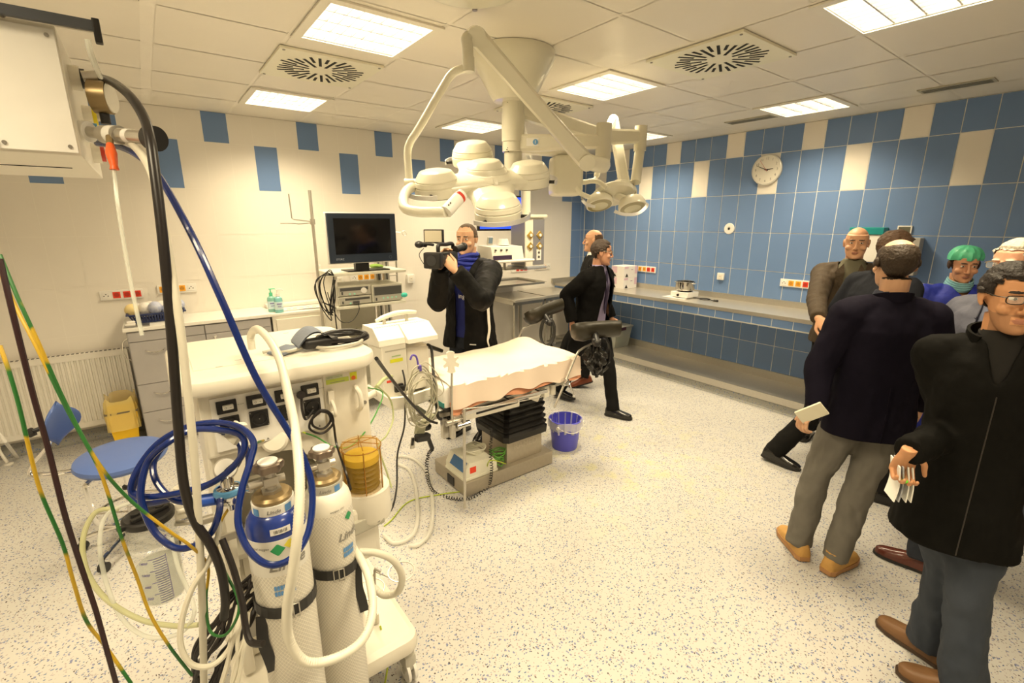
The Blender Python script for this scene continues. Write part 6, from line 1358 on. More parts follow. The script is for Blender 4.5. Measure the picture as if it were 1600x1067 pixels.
for k, tx_ in enumerate(('1400', '1000', '600', '200')): b.cyltext(tx_, jz, .0612, aj-.65, -.125-.042*k, .012)
b.cyltext('max', jz, .0635, aj+.3, -.05, .016); obj('graduation', b, t)
b = MB(m_cov); b.box(jt+V((.085, .04, -.03)), (.05, .03, .06), bevel=.006); b.cyl(jt+V((.07, .03, -.03)), jt+V((.13, .03, -.03)), .010); b.cyl(jt+V((.085, .04, .0)), jt+V((.085, .04, .05)), .014); obj('bracket', b, t)
b = MB(m_steel); b.cyl(jt+V((.06, .03, -.07)), V((-5.40, -3.62, jt.z-.07)), .009); b.cyl(V((-5.42, -3.62, jt.z-.07)), V((-5.36, -3.62, jt.z-.07)), .014); obj('holder_rod', b, t)

# wire rings on rod at the foot
t = thing('bottle_holder', 'thin steel rod with two wire rings standing on the machine foot', 'holder', (-4.83, -3.66, .245))
wp = on_z(588, 972, .25); r0 = at(585, 888, 1.90)
b = MB(m_steel); b.cyl(wp, wp+V((0, 0, .045)), .013, n=12); b.tube([wp+V((0, 0, .03)), r0-V((0, 0, .01)), r0, r0+V((.02, -.01, -.02))], .005, sp=False, n=8); obj('rod', b, t)
for cx_, cy_, r_ in ((627, 893, .052), (580, 920, .052)):
    b = MB(m_steel); c_ = at(cx_, cy_, 1.88); b.tube([c_+V((r_*math.cos(k*PI/8), r_*math.sin(k*PI/8)*.9, .008*math.sin(k*PI/8))) for k in range(16)], .0024, closed=True, n=6, seg=2); b.tube([c_+V((-r_ if cx_ > 600 else r_*.3, 0 if cx_ > 600 else r_*.85, 0)), r0-V((0, 0, .015))], .0024, n=6, sp=False); obj('wire_ring', b, t)

# ---- gas unit at the upper left
gx, gy, gz0, gz1 = -5.513, -3.66, 2.036, 2.325
t = thing('gas_supply_box', 'cream ceiling supply box with gas outlets cut off at the upper left', 'supply unit', (-5.8, -3.2, 2.03))
b = MB(m_cov); b.bx(-6.25, gx, gy, -2.86, gz0, gz1, bevel=.005); obj('box', b, t)
b = MB(m_plate); b.bx(-5.66, gx-.004, gy-.006, gy, gz0+.006, gz1-.01, bevel=.002); obj('front_plate', b, t)
b = MB(m_screw)
for x in (-5.645, gx-.018):
    for z in (gz0+.02, gz1-.025): b.cyl((x, gy-.009, z), (x, gy-.004, z), .0045, n=10)
obj('plate_screws', b, t, kind='stuff')
b = MB(M('rail_dark', (.10, .11, .13), .35, .6)); b.bx(-6.2, gx+.075, gy-.035, gy-.020, gz1-.005, gz1+.018, bevel=.002); b.use(m_black); b.bx(gx+.070, gx+.085, gy-.040, gy-.014, gz1-.030, gz1+.022, bevel=.003); b.use(m_screw); b.cyl((-5.6, gy-.02, gz1+.005), (-5.6, gy, gz1+.005), .008); obj('top_rail', b, t)
b = MB(m_black); b.bx(-6.2, -5.66, gy-.02, gy-.004, gz0+.006, gz0+.03); obj('lower_rail', b, t)
b = MB(m_black); b.bx(-6.2, gx-.05, -3.30, -3.292, gz0-.002, gz0+.001); obj('seam', b, t)
for yy, zz, c_, cn in ((-3.52, 2.245, 'outlet_black', (.02, .02, .02)), (-3.40, 2.13, 'outlet_cyan', (.05, .30, .55)), (-3.22, 2.09, 'outlet_red', (.60, .05, .03)), (-3.28, 2.19, 'outlet_yellow', (.75, .62, .02))):
    b = MB(m_cov); b.cyl((gx, yy, zz), (gx+.022, yy, zz), .030, n=24); b.use(M(c_, cn, .4)); b.cyl((gx+.02, yy, zz), (gx+.032, yy, zz), .024, n=24); b.use(m_steel); b.cyl((gx+.03, yy, zz), (gx+.044, yy, zz), .012, n=14); obj('gas_outlet', b, t)
b = MB(m_lamp); b.bx(-6.05, -5.72, -3.45, -3.1, gz1, CEIL-.001, bevel=.01); obj('ceiling_column', b, t)
v0_ = at(123, 205, 1.24)
t = thing('flow_regulator', 'steel gas regulator numbered four with black knob on the ceiling unit', 'regulator', at(190, 212, 1.2))
r1, r2, r3, r4 = at(140, 206, 1.24), at(162, 210, 1.23), at(188, 211, 1.2), at(236, 216, 1.16)
b = MB(m_plate); b.cyl(v0_, r1, .026, n=24); b.use(m_steel); b.cyl(r1, r2, .014, n=20); b.cyl(r2, r3, .022, n=24); b.cyl(r3, r4, .0165, n=24); obj('valve_body', b, t)
b = MB(m_plate); b.cyl(r2.lerp(r3, .45), r2.lerp(r3, .9), .0225, n=24); d_ = r4-r3; b.cyl(r3+d_*.22, r3+d_*.38, .017, n=24); obj('paper_band', b, t)
b = MB(m_black); b.text('4', (r3+d_*.66)+(CAM-r3).normalized()*.0172, d_, (0, 0, 1), .022); obj('number', b, t, auto=True)
b = MB(m_black); b.cyl(r4, r4+d_.normalized()*.020, .029, n=28); obj('knob', b, t)
g_ = at(158, 152, 1.24); b = MB(m_brass); b.cyl(g_+V((-.018, .006, 0)), g_+V((.018, -.004, 0)), .040, n=32); b.use(m_cov); b.cyl(g_+V((.017, -.004, 0)), g_+V((.022, -.006, 0)), .036, n=32); b.use(m_black); b.cyl(g_-V((0, 0, .04)), g_-V((0, 0, .065)), .011, n=14); b.use(m_steel); b.cyl(g_+V((-.03, 0, .045)), g_+V((.0, -.0, .05)), .013, n=16); b.cyl(at(140, 122, 1.27), at(160, 124, 1.25), .013, n=16); obj('gauge', b, t)
b = MB(M('connector_orange', (.80, .12, .02), .4)); b.tube([at(172, 226, 1.18), at(174, 240, 1.17), at(178, 258, 1.16), at(179, 265, 1.16)], [.008, .012, .008, .010], n=12); b.use(m_brass); b.cyl(at(171, 214, 1.19), at(172, 228, 1.18), .008); obj('orange_connector', b, t)
b = MB(m_clr); b.tube([at(137, 62, 1.05), at(141, 80, 1.06), at(150, 105, 1.1), at(157, 120, 1.16)], .006, n=8); obj('clear_sleeve', b, None, 'clear sleeve hanging from the black rail end of the ceiling unit', 'tube')
# stool-side chair leg at the far left
b = MB(m_plate); b.tube([on_y(-8, 670, -.45), on_y(8, 690, -.45), on_z(28, 716, .0)+V((0, 0, .004))], .012, sp=False, n=8); obj('furniture_leg', b, None, 'thin pale leg of a piece of furniture at the left edge', 'leg')
# ================================================================== people
from mathutils import noise as NZ
def bake(mb, voxel, smooth=2):
    me = bpy.data.meshes.new('tmp'); bmesh.ops.recalc_face_normals(mb.bm, faces=mb.bm.faces); mb.bm.to_mesh(me); mb.bm.free()
    o = bpy.data.objects.new('tmp', me); COL.objects.link(o)
    r = o.modifiers.new('r', 'REMESH'); r.mode = 'VOXEL'; r.voxel_size = voxel
    if smooth: s = o.modifiers.new('s', 'SMOOTH'); s.iterations = smooth; s.factor = .6
    dg = bpy.context.evaluated_depsgraph_get(); m2 = bpy.data.meshes.new_from_object(o.evaluated_get(dg))
    bm = bmesh.new(); bm.from_mesh(m2); bpy.data.objects.remove(o); bpy.data.meshes.remove(me); bpy.data.meshes.remove(m2)
    for f in bm.faces: f.smooth = True; f.material_index = 0
    out = MB(*mb.mats); out.bm = bm; return out
def join(a, b):
    me = bpy.data.meshes.new('j'); b.bm.to_mesh(me); b.bm.free(); a.bm.from_mesh(me); bpy.data.meshes.remove(me); return a
def wrinkle(mb, amp, sc=9, sz=1.0):
    mb.bm.normal_update()
    for v in mb.bm.verts:
        p = v.co*sc; p.z *= sz; n = NZ.noise(p)+.5*NZ.noise(p*2.1); v.co += v.normal*(amp*n)
    return mb
def limb(mb, pts, rad, n=14, seg=5):
    P = [V(p) for p in pts]; mb.tube(P, rad, n=n, seg=seg)
    mb.ball(P[0], rad[0]*.98, 12, 8); mb.ball(P[-1], rad[-1]*.98, 12, 8)
SKIN = {}
def skin(name, col): return M('skin_'+name, col, .5, noise=.10, nscale=14, bump=.05, bscale=120)

def make_hand(mb, wrist, d, pn, side, curl=.5, spread=.06, thumb=.5, s=1.0):
    """palm and five fingers; d = pointing direction, pn = palm normal, side = +1 if the thumb is towards d x pn"""
    d = V(d).normalized(); pn = V(pn); pn = (pn-d*pn.dot(d)).normalized(); a = d.cross(pn)*side; w = V(wrist)
    mb.loft([[w+d*(x*s)+a*(hw*s*math.cos(2*PI*k/12))+pn*(ht*s*math.sin(2*PI*k/12)) for k in range(12)] for x, hw, ht in ((-.03, .026, .021), (0, .028, .020), (.03, .038, .017), (.07, .042, .015), (.092, .040, .012))])
    for i, (o, L_) in enumerate(((.031, .074), (.0105, .082), (-.0105, .077), (-.031, .060))):
        c = w+d*(.088*s)+a*(o*s); dirv = (d+a*(o*spread*18)).normalized(); ang = curl*(.7+.08*i); pts = [c-d*.012*s]
        for k, f in enumerate((.45, .32, .26)):
            q = (dirv*math.cos(ang)+pn*math.sin(ang)); pts.append(pts[-1]+q*(L_*s*f+(.012*s if k == 0 else 0))); ang += curl*(1.0, .8, 0)[k]
        mb.tube(pts, [.0092*s, .0085*s, .0075*s, .0065*s], n=8, seg=3); mb.ball(pts[-1], .0066*s, 8, 6)
    b0 = w+d*(.015*s)+a*(.026*s); td = (d*.65+a*.75+pn*.35*thumb).normalized(); t2 = (d*.9+a*.25+pn*.6*thumb).normalized()
    p = [b0-td*.01*s, b0+td*.042*s, b0+td*.042*s+t2*.034*s, b0+td*.042*s+t2*.060*s]
    mb.tube(p, [.013*s, .0115*s, .0095*s, .0075*s], n=8, seg=3); mb.ball(p[-1], .0077*s, 8, 6)

def head_shape(mb, k=1.0, jaw=1.0, fat=0.0, smile=0):
    b = mb
    b.ball((0, -.014, .030), (.077, .096, .090), 20, 14)
    b.loft([[V((hw*jaw*abs(math.cos(a))**.8*(1 if math.cos(a) > 0 else -1), (yf+yb)/2+(yf-yb)/2*math.sin(a), z)) for a in [2*PI*i/20 for i in range(20)]]
            for z, hw, yf, yb in ((-.118, .018, .074, .040), (-.112, .032, .084, .015), (-.095, .046+fat, .087, -.01), (-.07, .056+fat, .083, -.03), (-.04, .064+fat*.6, .080, -.045), (-.01, .069, .079, -.05), (.012, .071, .076, -.055), (.035, .073, .082, -.055), (.07, .066, .078, -.05))])
    b.ball((0, .074, -.102), (.022*jaw, .018, .015), 10, 8)
    for s in (-1, 1):
        b.ball((s*.040, .060, -.028), (.024+fat, .022, .022), 10, 8)
        b.ball((s*.028, .0785, .031), (.022, .0085, .0065), 10, 6)
        b.ball((s*.011, .090, -.034), (.0085, .011, .0075), 8, 6)
        b.ball((s*.031, .0755, .0205), (.0165, .0085, .0045), 8, 6); b.ball((s*.031, .0735, .0035), (.015, .008, .0035), 8, 6)
        b.ball((s*.082, -.012, .000), (.0065, .020, .030), 10, 8); b.ball((s*.085, -.020, .008), (.005, .013, .020), 8, 6); b.ball((s*.080, -.004, -.024), (.006, .010, .010), 8, 6)
    b.tube([(0, .080, .024), (0, .088, .005), (0, .098, -.015), (0, .103, -.027)], [.0075, .008, .010, .0115], n=8, seg=3); b.ball((0, .102, -.029), (.0115, .012, .010), 8, 6)
    b.ball((0, .083, -.0605), (.023, .0105, .0048), 10, 6); b.ball((0, .082, -.0705), (.019, .011, .0055), 10, 6)

def person(label, loc, rz, H_=1.78, lean=(0, 0), skincol=(.62, .36, .22), head=None, arms=None, legs=None, cloth=None, hair=None, glasses=None, hands=(1, 1), build=1.0, headonly=False):
    """one standing or walking figure. local frame: +y is where the person faces, x the person's right"""
    s = H_/1.80; loc = V(loc); R = Matrix.Rotation(rz, 3, 'Z')
    lx, ly = lean
    def L(x, y, z):
        zz = max(0, z-.92); return loc+R @ V((x*s+lx*zz, y*s+ly*zz, z*s))
    legs = legs or {}; arms = arms or {}
    root = None
    J = {}
    for sd, sg in (('R', 1), ('L', -1)):
        J['hip'+sd] = L(sg*.095, 0, .93); J['knee'+sd] = legs.get('knee'+sd) or L(sg*.105, .02, .50); J['ankle'+sd] = legs.get('ankle'+sd) or L(sg*.11, -.02, .085)
        J['sh'+sd] = L(sg*.172*build, -.015, 1.425); J['el'+sd] = arms.get('el'+sd) or L(sg*.25*build, -.04, 1.17); J['wr'+sd] = arms.get('wr'+sd) or L(sg*.26*build, .05, .92)
    m_sk = skin(label[:14].replace(' ', '_'), skincol)
    # --- body under the clothes, coarse
    b = MB(m_sk)
    rg = []
    for z, rx, ry in ((.84, .13, .09), (.95, .155, .105), (1.08, .135, .095), (1.25, .14, .095), (1.38, .13, .08), (1.46, .09, .055), (1.53, .055, .05)):
        c = L(0, 0, z); rg.append([c+R @ V((rx*s*build*math.cos(2*PI*k/20), ry*s*math.sin(2*PI*k/20), 0)) for k in range(20)])
    b.loft(rg)
    for sd in 'RL':
        limb(b, [J['hip'+sd], J['knee'+sd], J['ankle'+sd]], [.075*s, .052*s, .036*s]); limb(b, [J['sh'+sd], J['el'+sd], J['wr'+sd]], [.048*s, .038*s, .026*s])
    hd = head or {}
    hp = L(0, .015, 1.675) if 'pos' not in hd else V(hd['pos'])
    b.tube([L(0, -.02, 1.42), L(0, -.01, 1.53), hp+R @ V((0, -.035, -.07))], [.07*s, .056*s, .058*s], n=14)
    body = bake(b, .013, 2)
    # --- head, fine
    yaw, pitch, roll = hd.get('rot', (0, 0, 0))
    HM = Matrix.Translation(hp) @ Matrix.Rotation(rz+yaw, 4, 'Z') @ Matrix.Rotation(pitch, 4, 'X') @ Matrix.Rotation(roll, 4, 'Y') @ Matrix.Scale(hd.get('size', 1.0)*s**.5, 4)
    HI = HM.inverted()
    b = MB(m_sk); TF.append(HM); head_shape(b, jaw=hd.get('jaw', 1.0), fat=hd.get('fat', 0)); TF.pop()
    b.tube([L(0, -.012, 1.50), hp+R @ V((0, -.03, -.06))], [.058*s, .060*s], n=16)
    hb = bake(b, .0038, 3)
    # lips, brows as colours of the skin mesh
    m_lip = M('lips', (.40, .17, .11), .45); hc = lin(hair['col']) if hair else (.05, .03, .02); m_brow = M('brow_%.2f' % hc[0], tuple(v*.8+.01 for v in hc), .8)
    body.use(m_lip); body.use(m_brow); stub = hd.get('stubble')
    if stub: body.use(M('stubble_%s' % str(stub), stub, .7)); 
    for f in hb.bm.faces:
        p = HI @ f.calc_center_median(); x, y, z = p
        if y > .075 and abs(x) < .024-1.1*abs(z+.0655) and -.075 < z < -.057: f.material_index = 1
        elif y > .070 and .012 < abs(x) < .050 and .0285+.10*abs(abs(x)-.03) < z < .0385-.12*abs(abs(x)-.028): f.material_index = 2
        elif stub and z < -.045 and y > .0 and not (abs(x) < .026 and -.08 < z < -.052): f.material_index = 3
    hb.bm.normal_update()
    hair_mb = None
    if hair:
        hm = MB(M('hair_%.2f_%.2f' % (hc[0], hc[2]), hc, .62, noise=.35, nscale=60, bump=.6, bscale=110)); idx = {}
        fn = hair['fn']; th = hair.get('th', .010)
        for f in hb.bm.faces:
            c = HI @ f.calc_center_median()
            if not fn(c.x, c.y, c.z+.007*NZ.noise(c*55)): continue
            vs = []
            for v in f.verts:
                if v.index not in idx:
                    q = HI @ v.co; e = 1.0 if fn(q.x*1.06, q.y*1.06-.0, q.z-.008 if q.z < .05 else q.z) and fn(q.x, q.y+.008, q.z) and fn(q.x, q.y, q.z-.008) else .35
                    nz = NZ.noise(q*38)*.35+NZ.noise(V((q.x*90, q.y*20, q.z*90)))*.25
                    idx[v.index] = hm.bm.verts.new(v.co+v.normal*(th*e*(1+nz)))
                vs.append(idx[v.index])
            fc_ = hm._f(vs, True)
        hair_mb = hm
    hb.bm.verts.index_update(); body = join(body, hb)
    # --- hands
    hspec = arms.get('hand', {})
    for k, sd in enumerate('RL'):
        if not hands[k]: continue
        hs = hspec.get(sd, {}); dd = hs.get('d') or (J['wr'+sd]-J['el'+sd]); pn = hs.get('pn') or R @ V((-1 if sd == 'R' else 1, 0, 0))
        q = MB(m_sk); make_hand(q, J['wr'+sd]+V(dd).normalized()*.01, dd, pn, hs.get('side', 1 if sd == 'R' else -1), hs.get('curl', .45), thumb=hs.get('thumb', .5), s=s*hs.get('s', 1.0)); body = join(body, bake(q, .0035, 1))
    body.bm.normal_update()
    p = obj('person', body, None, label, 'person')
    # eyes
    for sg in (-1, 1):
        e = MB(M('eye_white', (.70, .66, .60), .25)); TF.append(HM); e.ball((sg*.031, .0715, .0115), (.0125, .0095, .0085), 14, 10); e.use(M('iris_dark', (.05, .03, .02), .2)); gx_ = hd.get('gaze', 0); e.ball((sg*.031+.004*gx_, .0795, .0112), (.0052, .0028, .0055), 10, 6); TF.pop(); obj('eye', e, p)
    if hair_mb and len(hair_mb.bm.verts): obj('hair', hair_mb, p, auto=True)
    if glasses:
        g = MB(M('glasses_'+glasses, (.03, .025, .02) if glasses == 'dark' else (.30, .26, .20), .3, .5)); TF.append(HM); zf = .010
        for sg in (-1, 1):
            pr = [V((sg*.033+.024*math.copysign(abs(math.cos(a))**.6, math.cos(a)), .098-.006*abs(math.cos(a)), zf+.0145*math.copysign(abs(math.sin(a))**.6, math.sin(a)))) for a in [k*PI/10 for k in range(20)]]
            g.tube(pr, .0014 if glasses != 'dark' else .0019, closed=True, n=6, seg=1); g.tube([(sg*.057, .094, zf+.008), (sg*.078, .07, zf+.008), (sg*.084, .0, zf+.010), (sg*.084, -.018, zf-.004)], .0018, n=6)
        g.tube([(-.010, .101, zf+.004), (0, .104, zf+.006), (.010, .101, zf+.004)], .0016, n=6); TF.pop(); gg = obj('glasses', g, p)
        g = MB(M('lens_clear', (.85, .87, .85), .05, alpha=.12)); TF.append(HM)
        for sg in (-1, 1): g.prism([(.022*math.copysign(abs(math.cos(a))**.6, math.cos(a)), .013*math.copysign(abs(math.sin(a))**.6, math.sin(a))) for a in [k*PI/8 for k in range(16)]], (sg*.033, .096, zf), (1, 0, 0), (0, 0, 1), (0, .001, 0))
        TF.pop(); obj('lens', g, gg)
    # --- clothes
    c = cloth
    if 'trousers' in c:
        tr = c['trousers']; f = tr.get('fit', 1.0); b = MB(tr['mat']); rg = []
        for z, rx, ry in ((.80, .14, .105), (.88, .165, .118), (.98, .155, .11), (1.04, .145, .105)):
            q = L(0, 0, z); rg.append([q+R @ V((rx*s*build*math.cos(2*PI*k/20), ry*s*math.sin(2*PI*k/20), 0)) for k in range(20)])
        b.loft(rg)
        for sd in 'RL':
            h_, k_, a_ = J['hip'+sd]+V((0, 0, -.03)), J['knee'+sd], J['ankle'+sd]; dn = (a_-k_).normalized()
            b.tube([h_, h_.lerp(k_, .5), k_, k_.lerp(a_, .5), a_+dn*.02], [.098*s*f, .088*s*f, .070*s*f, .066*s*f, .064*s*f*tr.get('hem', 1)], n=16); b.ball(h_, .098*s*f, 12, 8)
        b = bake(b, .009, 3); b = wrinkle(b, tr.get('wr', .006), 10, .9); b = wrinkle(b, tr.get('wr', .006)*.5, 26, .5)
        t_ = obj('trousers', b, p)
    for i, sd in enumerate('RL'):
        sh = c.get('shoes')
        if not sh: break
        a_ = J['ankle'+sd]; fd = legs.get('toe'+sd) or (R @ V(((.15 if sd == 'R' else -.15), 1, 0))); fd = V(fd).normalized(); sx_ = fd.cross(V((0, 0, 1))).normalized(); up = sx_.cross(fd)
        base = a_-up*(.085*s); b = MB(sh['mat']); k2 = sh.get('w', 1.0)
        rg = []
        for y, hw, ht in ((-.082, .018, .050), (-.075, .030, .075), (-.05, .036, .092), (-.01, .038, .098), (.03, .039, .085), (.07, .042, .066), (.11, .045, .055), (.15, .043, .047), (.18, .034, .040), (.198, .018, .030)):
            q = base+fd*(y*s); rg.append([q+sx_*(hw*s*k2*math.copysign(abs(math.cos(a))**.7, math.cos(a)))+up*((.012+ht*s*max(0, math.sin(a))**.8) if math.sin(a) > 0 else .008) for a in [2*PI*k/16 for k in range(16)]])
        b.loft(rg)
        if sh.get('boot'): b.tube([base+up*.05-fd*.015, base+up*.12*s-fd*.012], [.046*s, .050*s], n=14)
        b = bake(b, .005, 2); so = obj('shoe', b, p, label=sh.get('label'))
        b = MB(sh['sole']); rg = []
        for z in (0, .016 if not sh.get('boot') else .026):
            rg.append([base+up*(z+.001)+fd*(y*s)+sx_*(x*s*k2) for x, y in ((.024, -.084), (.038, -.06), (.038, 0), (.046, .09), (.047, .14), (.036, .185), (.014, .205), (-.014, .205), (-.036, .185), (-.047, .14), (-.046, .09), (-.038, 0), (-.038, -.06), (-.024, -.084))])
        b.loft(rg, smooth=False); obj('sole', b, so)
        if sh.get('laces'):
            b = MB(sh['laces'])
            for k in range(4): y = .035+.022*k; zt_ = (.098-.016*k*1.0)*s; q = base+fd*(y*s)+up*(zt_+.002); b.tube([q-sx_*.018*s, q+up*.004, q+sx_*.018*s], .0022, n=5)
            obj('laces', b, so)
    def torso(mat, z0, z1, fr, wr=.006, vox=.009, sleeves=None, sl_mat=None, extra=None, fit=1.0, flare=0):
        b = MB(mat); prof = [(z0, .185+flare, .135+flare), (z0+(1.0-z0)*.5, .180+flare*.5, .132+flare*.5), (1.0, .172, .126), (1.10, .165, .124), (1.25, .176, .130), (1.36, .186, .126), (1.43, .165, .108), (1.475, .120, .090), (1.515, .082, .076), (z1, .066, .066)]
        rg = []
        for z, rx, ry in prof:
            q = L(0, 0, z); rg.append([q+R @ V((rx*s*build*fit*math.copysign(abs(math.cos(a))**.85, math.cos(a)), ry*s*fit*math.copysign(abs(math.sin(a))**.85, math.sin(a)), 0)) for a in [2*PI*k/24 for k in range(24)]])
        b.loft(rg)
        if sleeves:
            for sd in 'RL':
                S_, E_, W_ = J['sh'+sd], J['el'+sd], J['wr'+sd]; k_ = sleeves
                b.tube([S_+V((0, 0, -.005)), S_.lerp(E_, .5), E_, E_.lerp(W_, .5), W_-(W_-E_).normalized()*.0], [.076*s*k_, .066*s*k_, .057*s*k_, .050*s*k_, .043*s*k_], n=16); b.ball(S_, .074*s*k_, 14, 10); N_ = L((.06 if sd == 'R' else -.06), -.015, 1.475); b.tube([N_, N_.lerp(S_, .5)+V((0, 0, .008)), S_], [.060*s, .064*s*k_**.5, .072*s*k_], n=14)
        else:
            for sg in (-1, 1): b.tube([L(sg*.05, -.015, 1.47), L(sg*.15, -.015, 1.42)], [.055*s, .06*s], n=12)
        if extra: extra(b)
        b = bake(b, vox, 3); b = wrinkle(b, wr, 8, .8); b = wrinkle(b, wr*.6, 20, .6)
        return b
    def open_front(b, fn):
        """drop the faces the fn marks, given in the person's local frame"""
        Ri = R.transposed(); dead = []
        for f in b.bm.faces:
            q = Ri @ (f.calc_center_median()-loc); zz = max(0, q.z/s-.92); x, y, z = (q.x-lx*zz)/s, (q.y-ly*zz)/s, q.z/s
            if y < .185 and fn(x, y, z): dead.append(f)
        bmesh.ops.delete(b.bm, geom=dead, context='FACES')
        for _ in range(8):
            mv = {}
            for v in b.bm.verts:
                nb = [e.other_vert(v).co for e in v.link_edges if e.is_boundary]
                if len(nb) == 2: mv[v] = v.co*.4+(nb[0]+nb[1])*.3
            for v, c_ in mv.items(): v.co = c_
        return b
    if 'shirt' in c:
        sh = c['shirt']; b = torso(sh['mat'], .90, 1.555, None, wr=.004, sleeves=sh.get('sleeves'), fit=.93)
        so = obj('shirt', b, p)
        if sh.get('collar', True):
            b = MB(sh['mat']); cc_ = L(0, -.005, 1.535); ring = [cc_+R @ V((.062*s*math.sin(a), -.062*s*math.cos(a)*1.0, -.016*(1-math.cos(a)))) for a in [(-PI*.86)+k*(2*PI*.86)/16 for k in range(17)]]
            b.strip(ring, (0, 0, 1), .042, .006, seg=2); obj('collar', b, so)
    if 'jacket' in c:
        jk = c['jacket']; b = torso(jk['mat'], jk.get('z0', .82), 1.56, None, wr=jk.get('wr', .007), vox=jk.get('vox', .009), sleeves=jk.get('sl', 1.15), extra=jk.get('extra'), fit=jk.get('fit', 1.07), flare=jk.get('flare', 0))
        op = jk.get('open'); b = open_front(b, lambda x, y, z: (z > 1.525 and x*x+(y+.01)**2 < .0095) or z < jk.get('z0', .82)+.006 or (op and op(x, y, z)) or False)
        jo = obj('jacket', b, p); md = jo.modifiers.new('thick', 'SOLIDIFY'); md.thickness = .008; md.offset = -1
        if jk.get('collar'):
            kd = jk['collar']; b = MB(kd.get('mat') or jk['mat']); cc_ = L(0, -.012, kd.get('z', 1.525)); g = kd.get('gap', .7); r_ = kd.get('r', .075)
            ring = [cc_+R @ V((r_*s*math.sin(a), -r_*s*math.cos(a), -.022*(1-math.cos(a)))) for a in [(-PI*g)+k*(2*PI*g)/18 for k in range(19)]]
            b.strip(ring, (0, 0, 1), kd.get('h', .05), .010, seg=2); obj('collar', b, jo)
        if jk.get('lapel'):
            for sg in (-1, 1):
                b = MB(jk['mat']); o1 = lambda x, z, dy=0: L(sg*x, .112+dy+(0 if z > 1.2 else .012), z)
                ptsl = [(.055, 1.52, -.045), (.105, 1.45, -.01), (.085, 1.42, .0), (.108, 1.40, .0), (.055, 1.22, .022), (.030, 1.16, .028), (.040, 1.30, .018), (.040, 1.45, -.012)]
                a_ = [o1(x, z, dy) for x, z, dy in ptsl]; nn = R @ V((0, .008, 0)); b.loft([a_, [q+nn for q in a_]], smooth=False); obj('lapel', b, jo)
    return p, L, J, R, HM

FW2, RT2 = V((.603, .798, 0)), V((.798, -.603, 0))
def face(phi):
    """heading: 0 looks to the viewer, +90 towards the right of the photo, 180 away"""
    a = math.radians(phi); d = -FW2*math.cos(a)+RT2*math.sin(a); return math.atan2(-d.x, d.y)
H_short = lambda x, y, z: (z > .078 and y > .035) or (z > .055 and abs(x) > .055 and y > .03) or (y < .035 and z > .012) or (y < .012 and z > -.012 and abs(x) < .079 and y < -.012) or (y < -.045 and z > -.062)
H_bald = lambda x, y, z: (y < .02 and -.01 < z < .062 and abs(x) > .045 and y < -.02+.0*z) or (y < -.045 and -.062 < z < .070-.25*max(0, .08-abs(x))*0) 
def foot(h, t_, z=.088):
    """ankle point and heading of a foot from where its heel and toe touch the floor"""
    a, b = on_z(h[0], h[1], .03), on_z(t_[0], t_[1], .03); d = (b-a).normalized(); p = a+d*.07; return V((p.x, p.y, z)), d
black_cloth = M('cloth_black', (.004, .0037, .0035), .85, spec=.12, noise=.3, nscale=9)
black_nylon = M('nylon_black', (.005, .0048, .0044), .65, spec=.18, noise=.3, nscale=9, bump=.25, bscale=30)
shoe_black = M('shoe_black', (.012, .011, .010), .25, coat=.3); sole_black = M('sole_black', (.02, .018, .016), .7)
denim_dark = M('denim_dark', (.014, .018, .028), .85, noise=.4, nscale=12)
trous_black = M('trousers_black', (.006, .0055, .005), .85, spec=.2)

# 1 the cameraman
def xy(px, py, D): p_ = at(px, py, D); return V((p_.x, p_.y, 0))
l1 = xy(731, 372, 3.88)
r1_ = face(-28)
camP = at(690, 398, 3.42)
extra_band = None
p1, L1, J1, R1_, HM1 = person('man in a black winter jacket and blue scarf filming with a camcorder', l1, r1_, 1.87, skincol=(.66, .38, .23),
    head=dict(rot=(.12, -.12, 0), jaw=1.05, fat=.004), build=1.10,
    arms=dict(elR=at(684, 470, 3.62), wrR=at(688, 418, 3.40), elL=at(752, 468, 3.45), wrL=at(712, 424, 3.33), hand=dict(R=dict(d=(camP-at(688, 418, 3.40))+V((0, 0, .02)), pn=RT2*1.0-FW2*.2, curl=.7, side=1), L=dict(d=at(697, 405, 3.30)-at(712, 424, 3.33), pn=-RT2*.8+FW2*.6, curl=.45, side=-1))),
    cloth=dict(trousers=dict(mat=denim_dark), shoes=dict(mat=shoe_black, sole=sole_black), shirt=dict(mat=M('sweater_blue', (.010, .018, .15), .8, bump=.2), collar=False),
               jacket=dict(mat=black_nylon, z0=.80, fit=1.12, sl=1.38, wr=.009, flare=.012, open=lambda x, y, z: y > .03 and abs(x) < .045+.05*max(0, z-1.30)/.2, collar=dict(h=.07, r=.085, gap=.72, z=1.535))),
    hair=dict(col=(.11, .07, .04), th=.003, fn=lambda x, y, z: H_short(x, y, z) and not (y > .02 and z < .098)))
b = MB(M('scarf_blue', (.012, .025, .28), .7, bump=.5, bscale=50))
for k in range(5): b.tube([L1((.075+.006*k)*math.cos(a), .015+(.085+.004*k)*math.sin(a), 1.555-.026*k-.018*math.sin(a)-.012*math.sin(a*2+k)) for a in [i*PI/8 for i in range(16)]], .019, n=8, closed=True, seg=2)
b.tube([L1(-.01, .12, 1.47), L1(-.015, .145, 1.40), L1(-.02, .145, 1.30)], [.03, .035, .02], n=8); obj('scarf', b, p1)
b = MB(m_plate); o_ = L1(-.02, .137, 1.24); b.text('ing', o_, R1_ @ V((-1, 0, 0)), (0, 0, 1), .055, depth=.004); obj('print', b, p1, auto=True)
b = MB(M('stripe_white', (.80, .77, .70), .6))
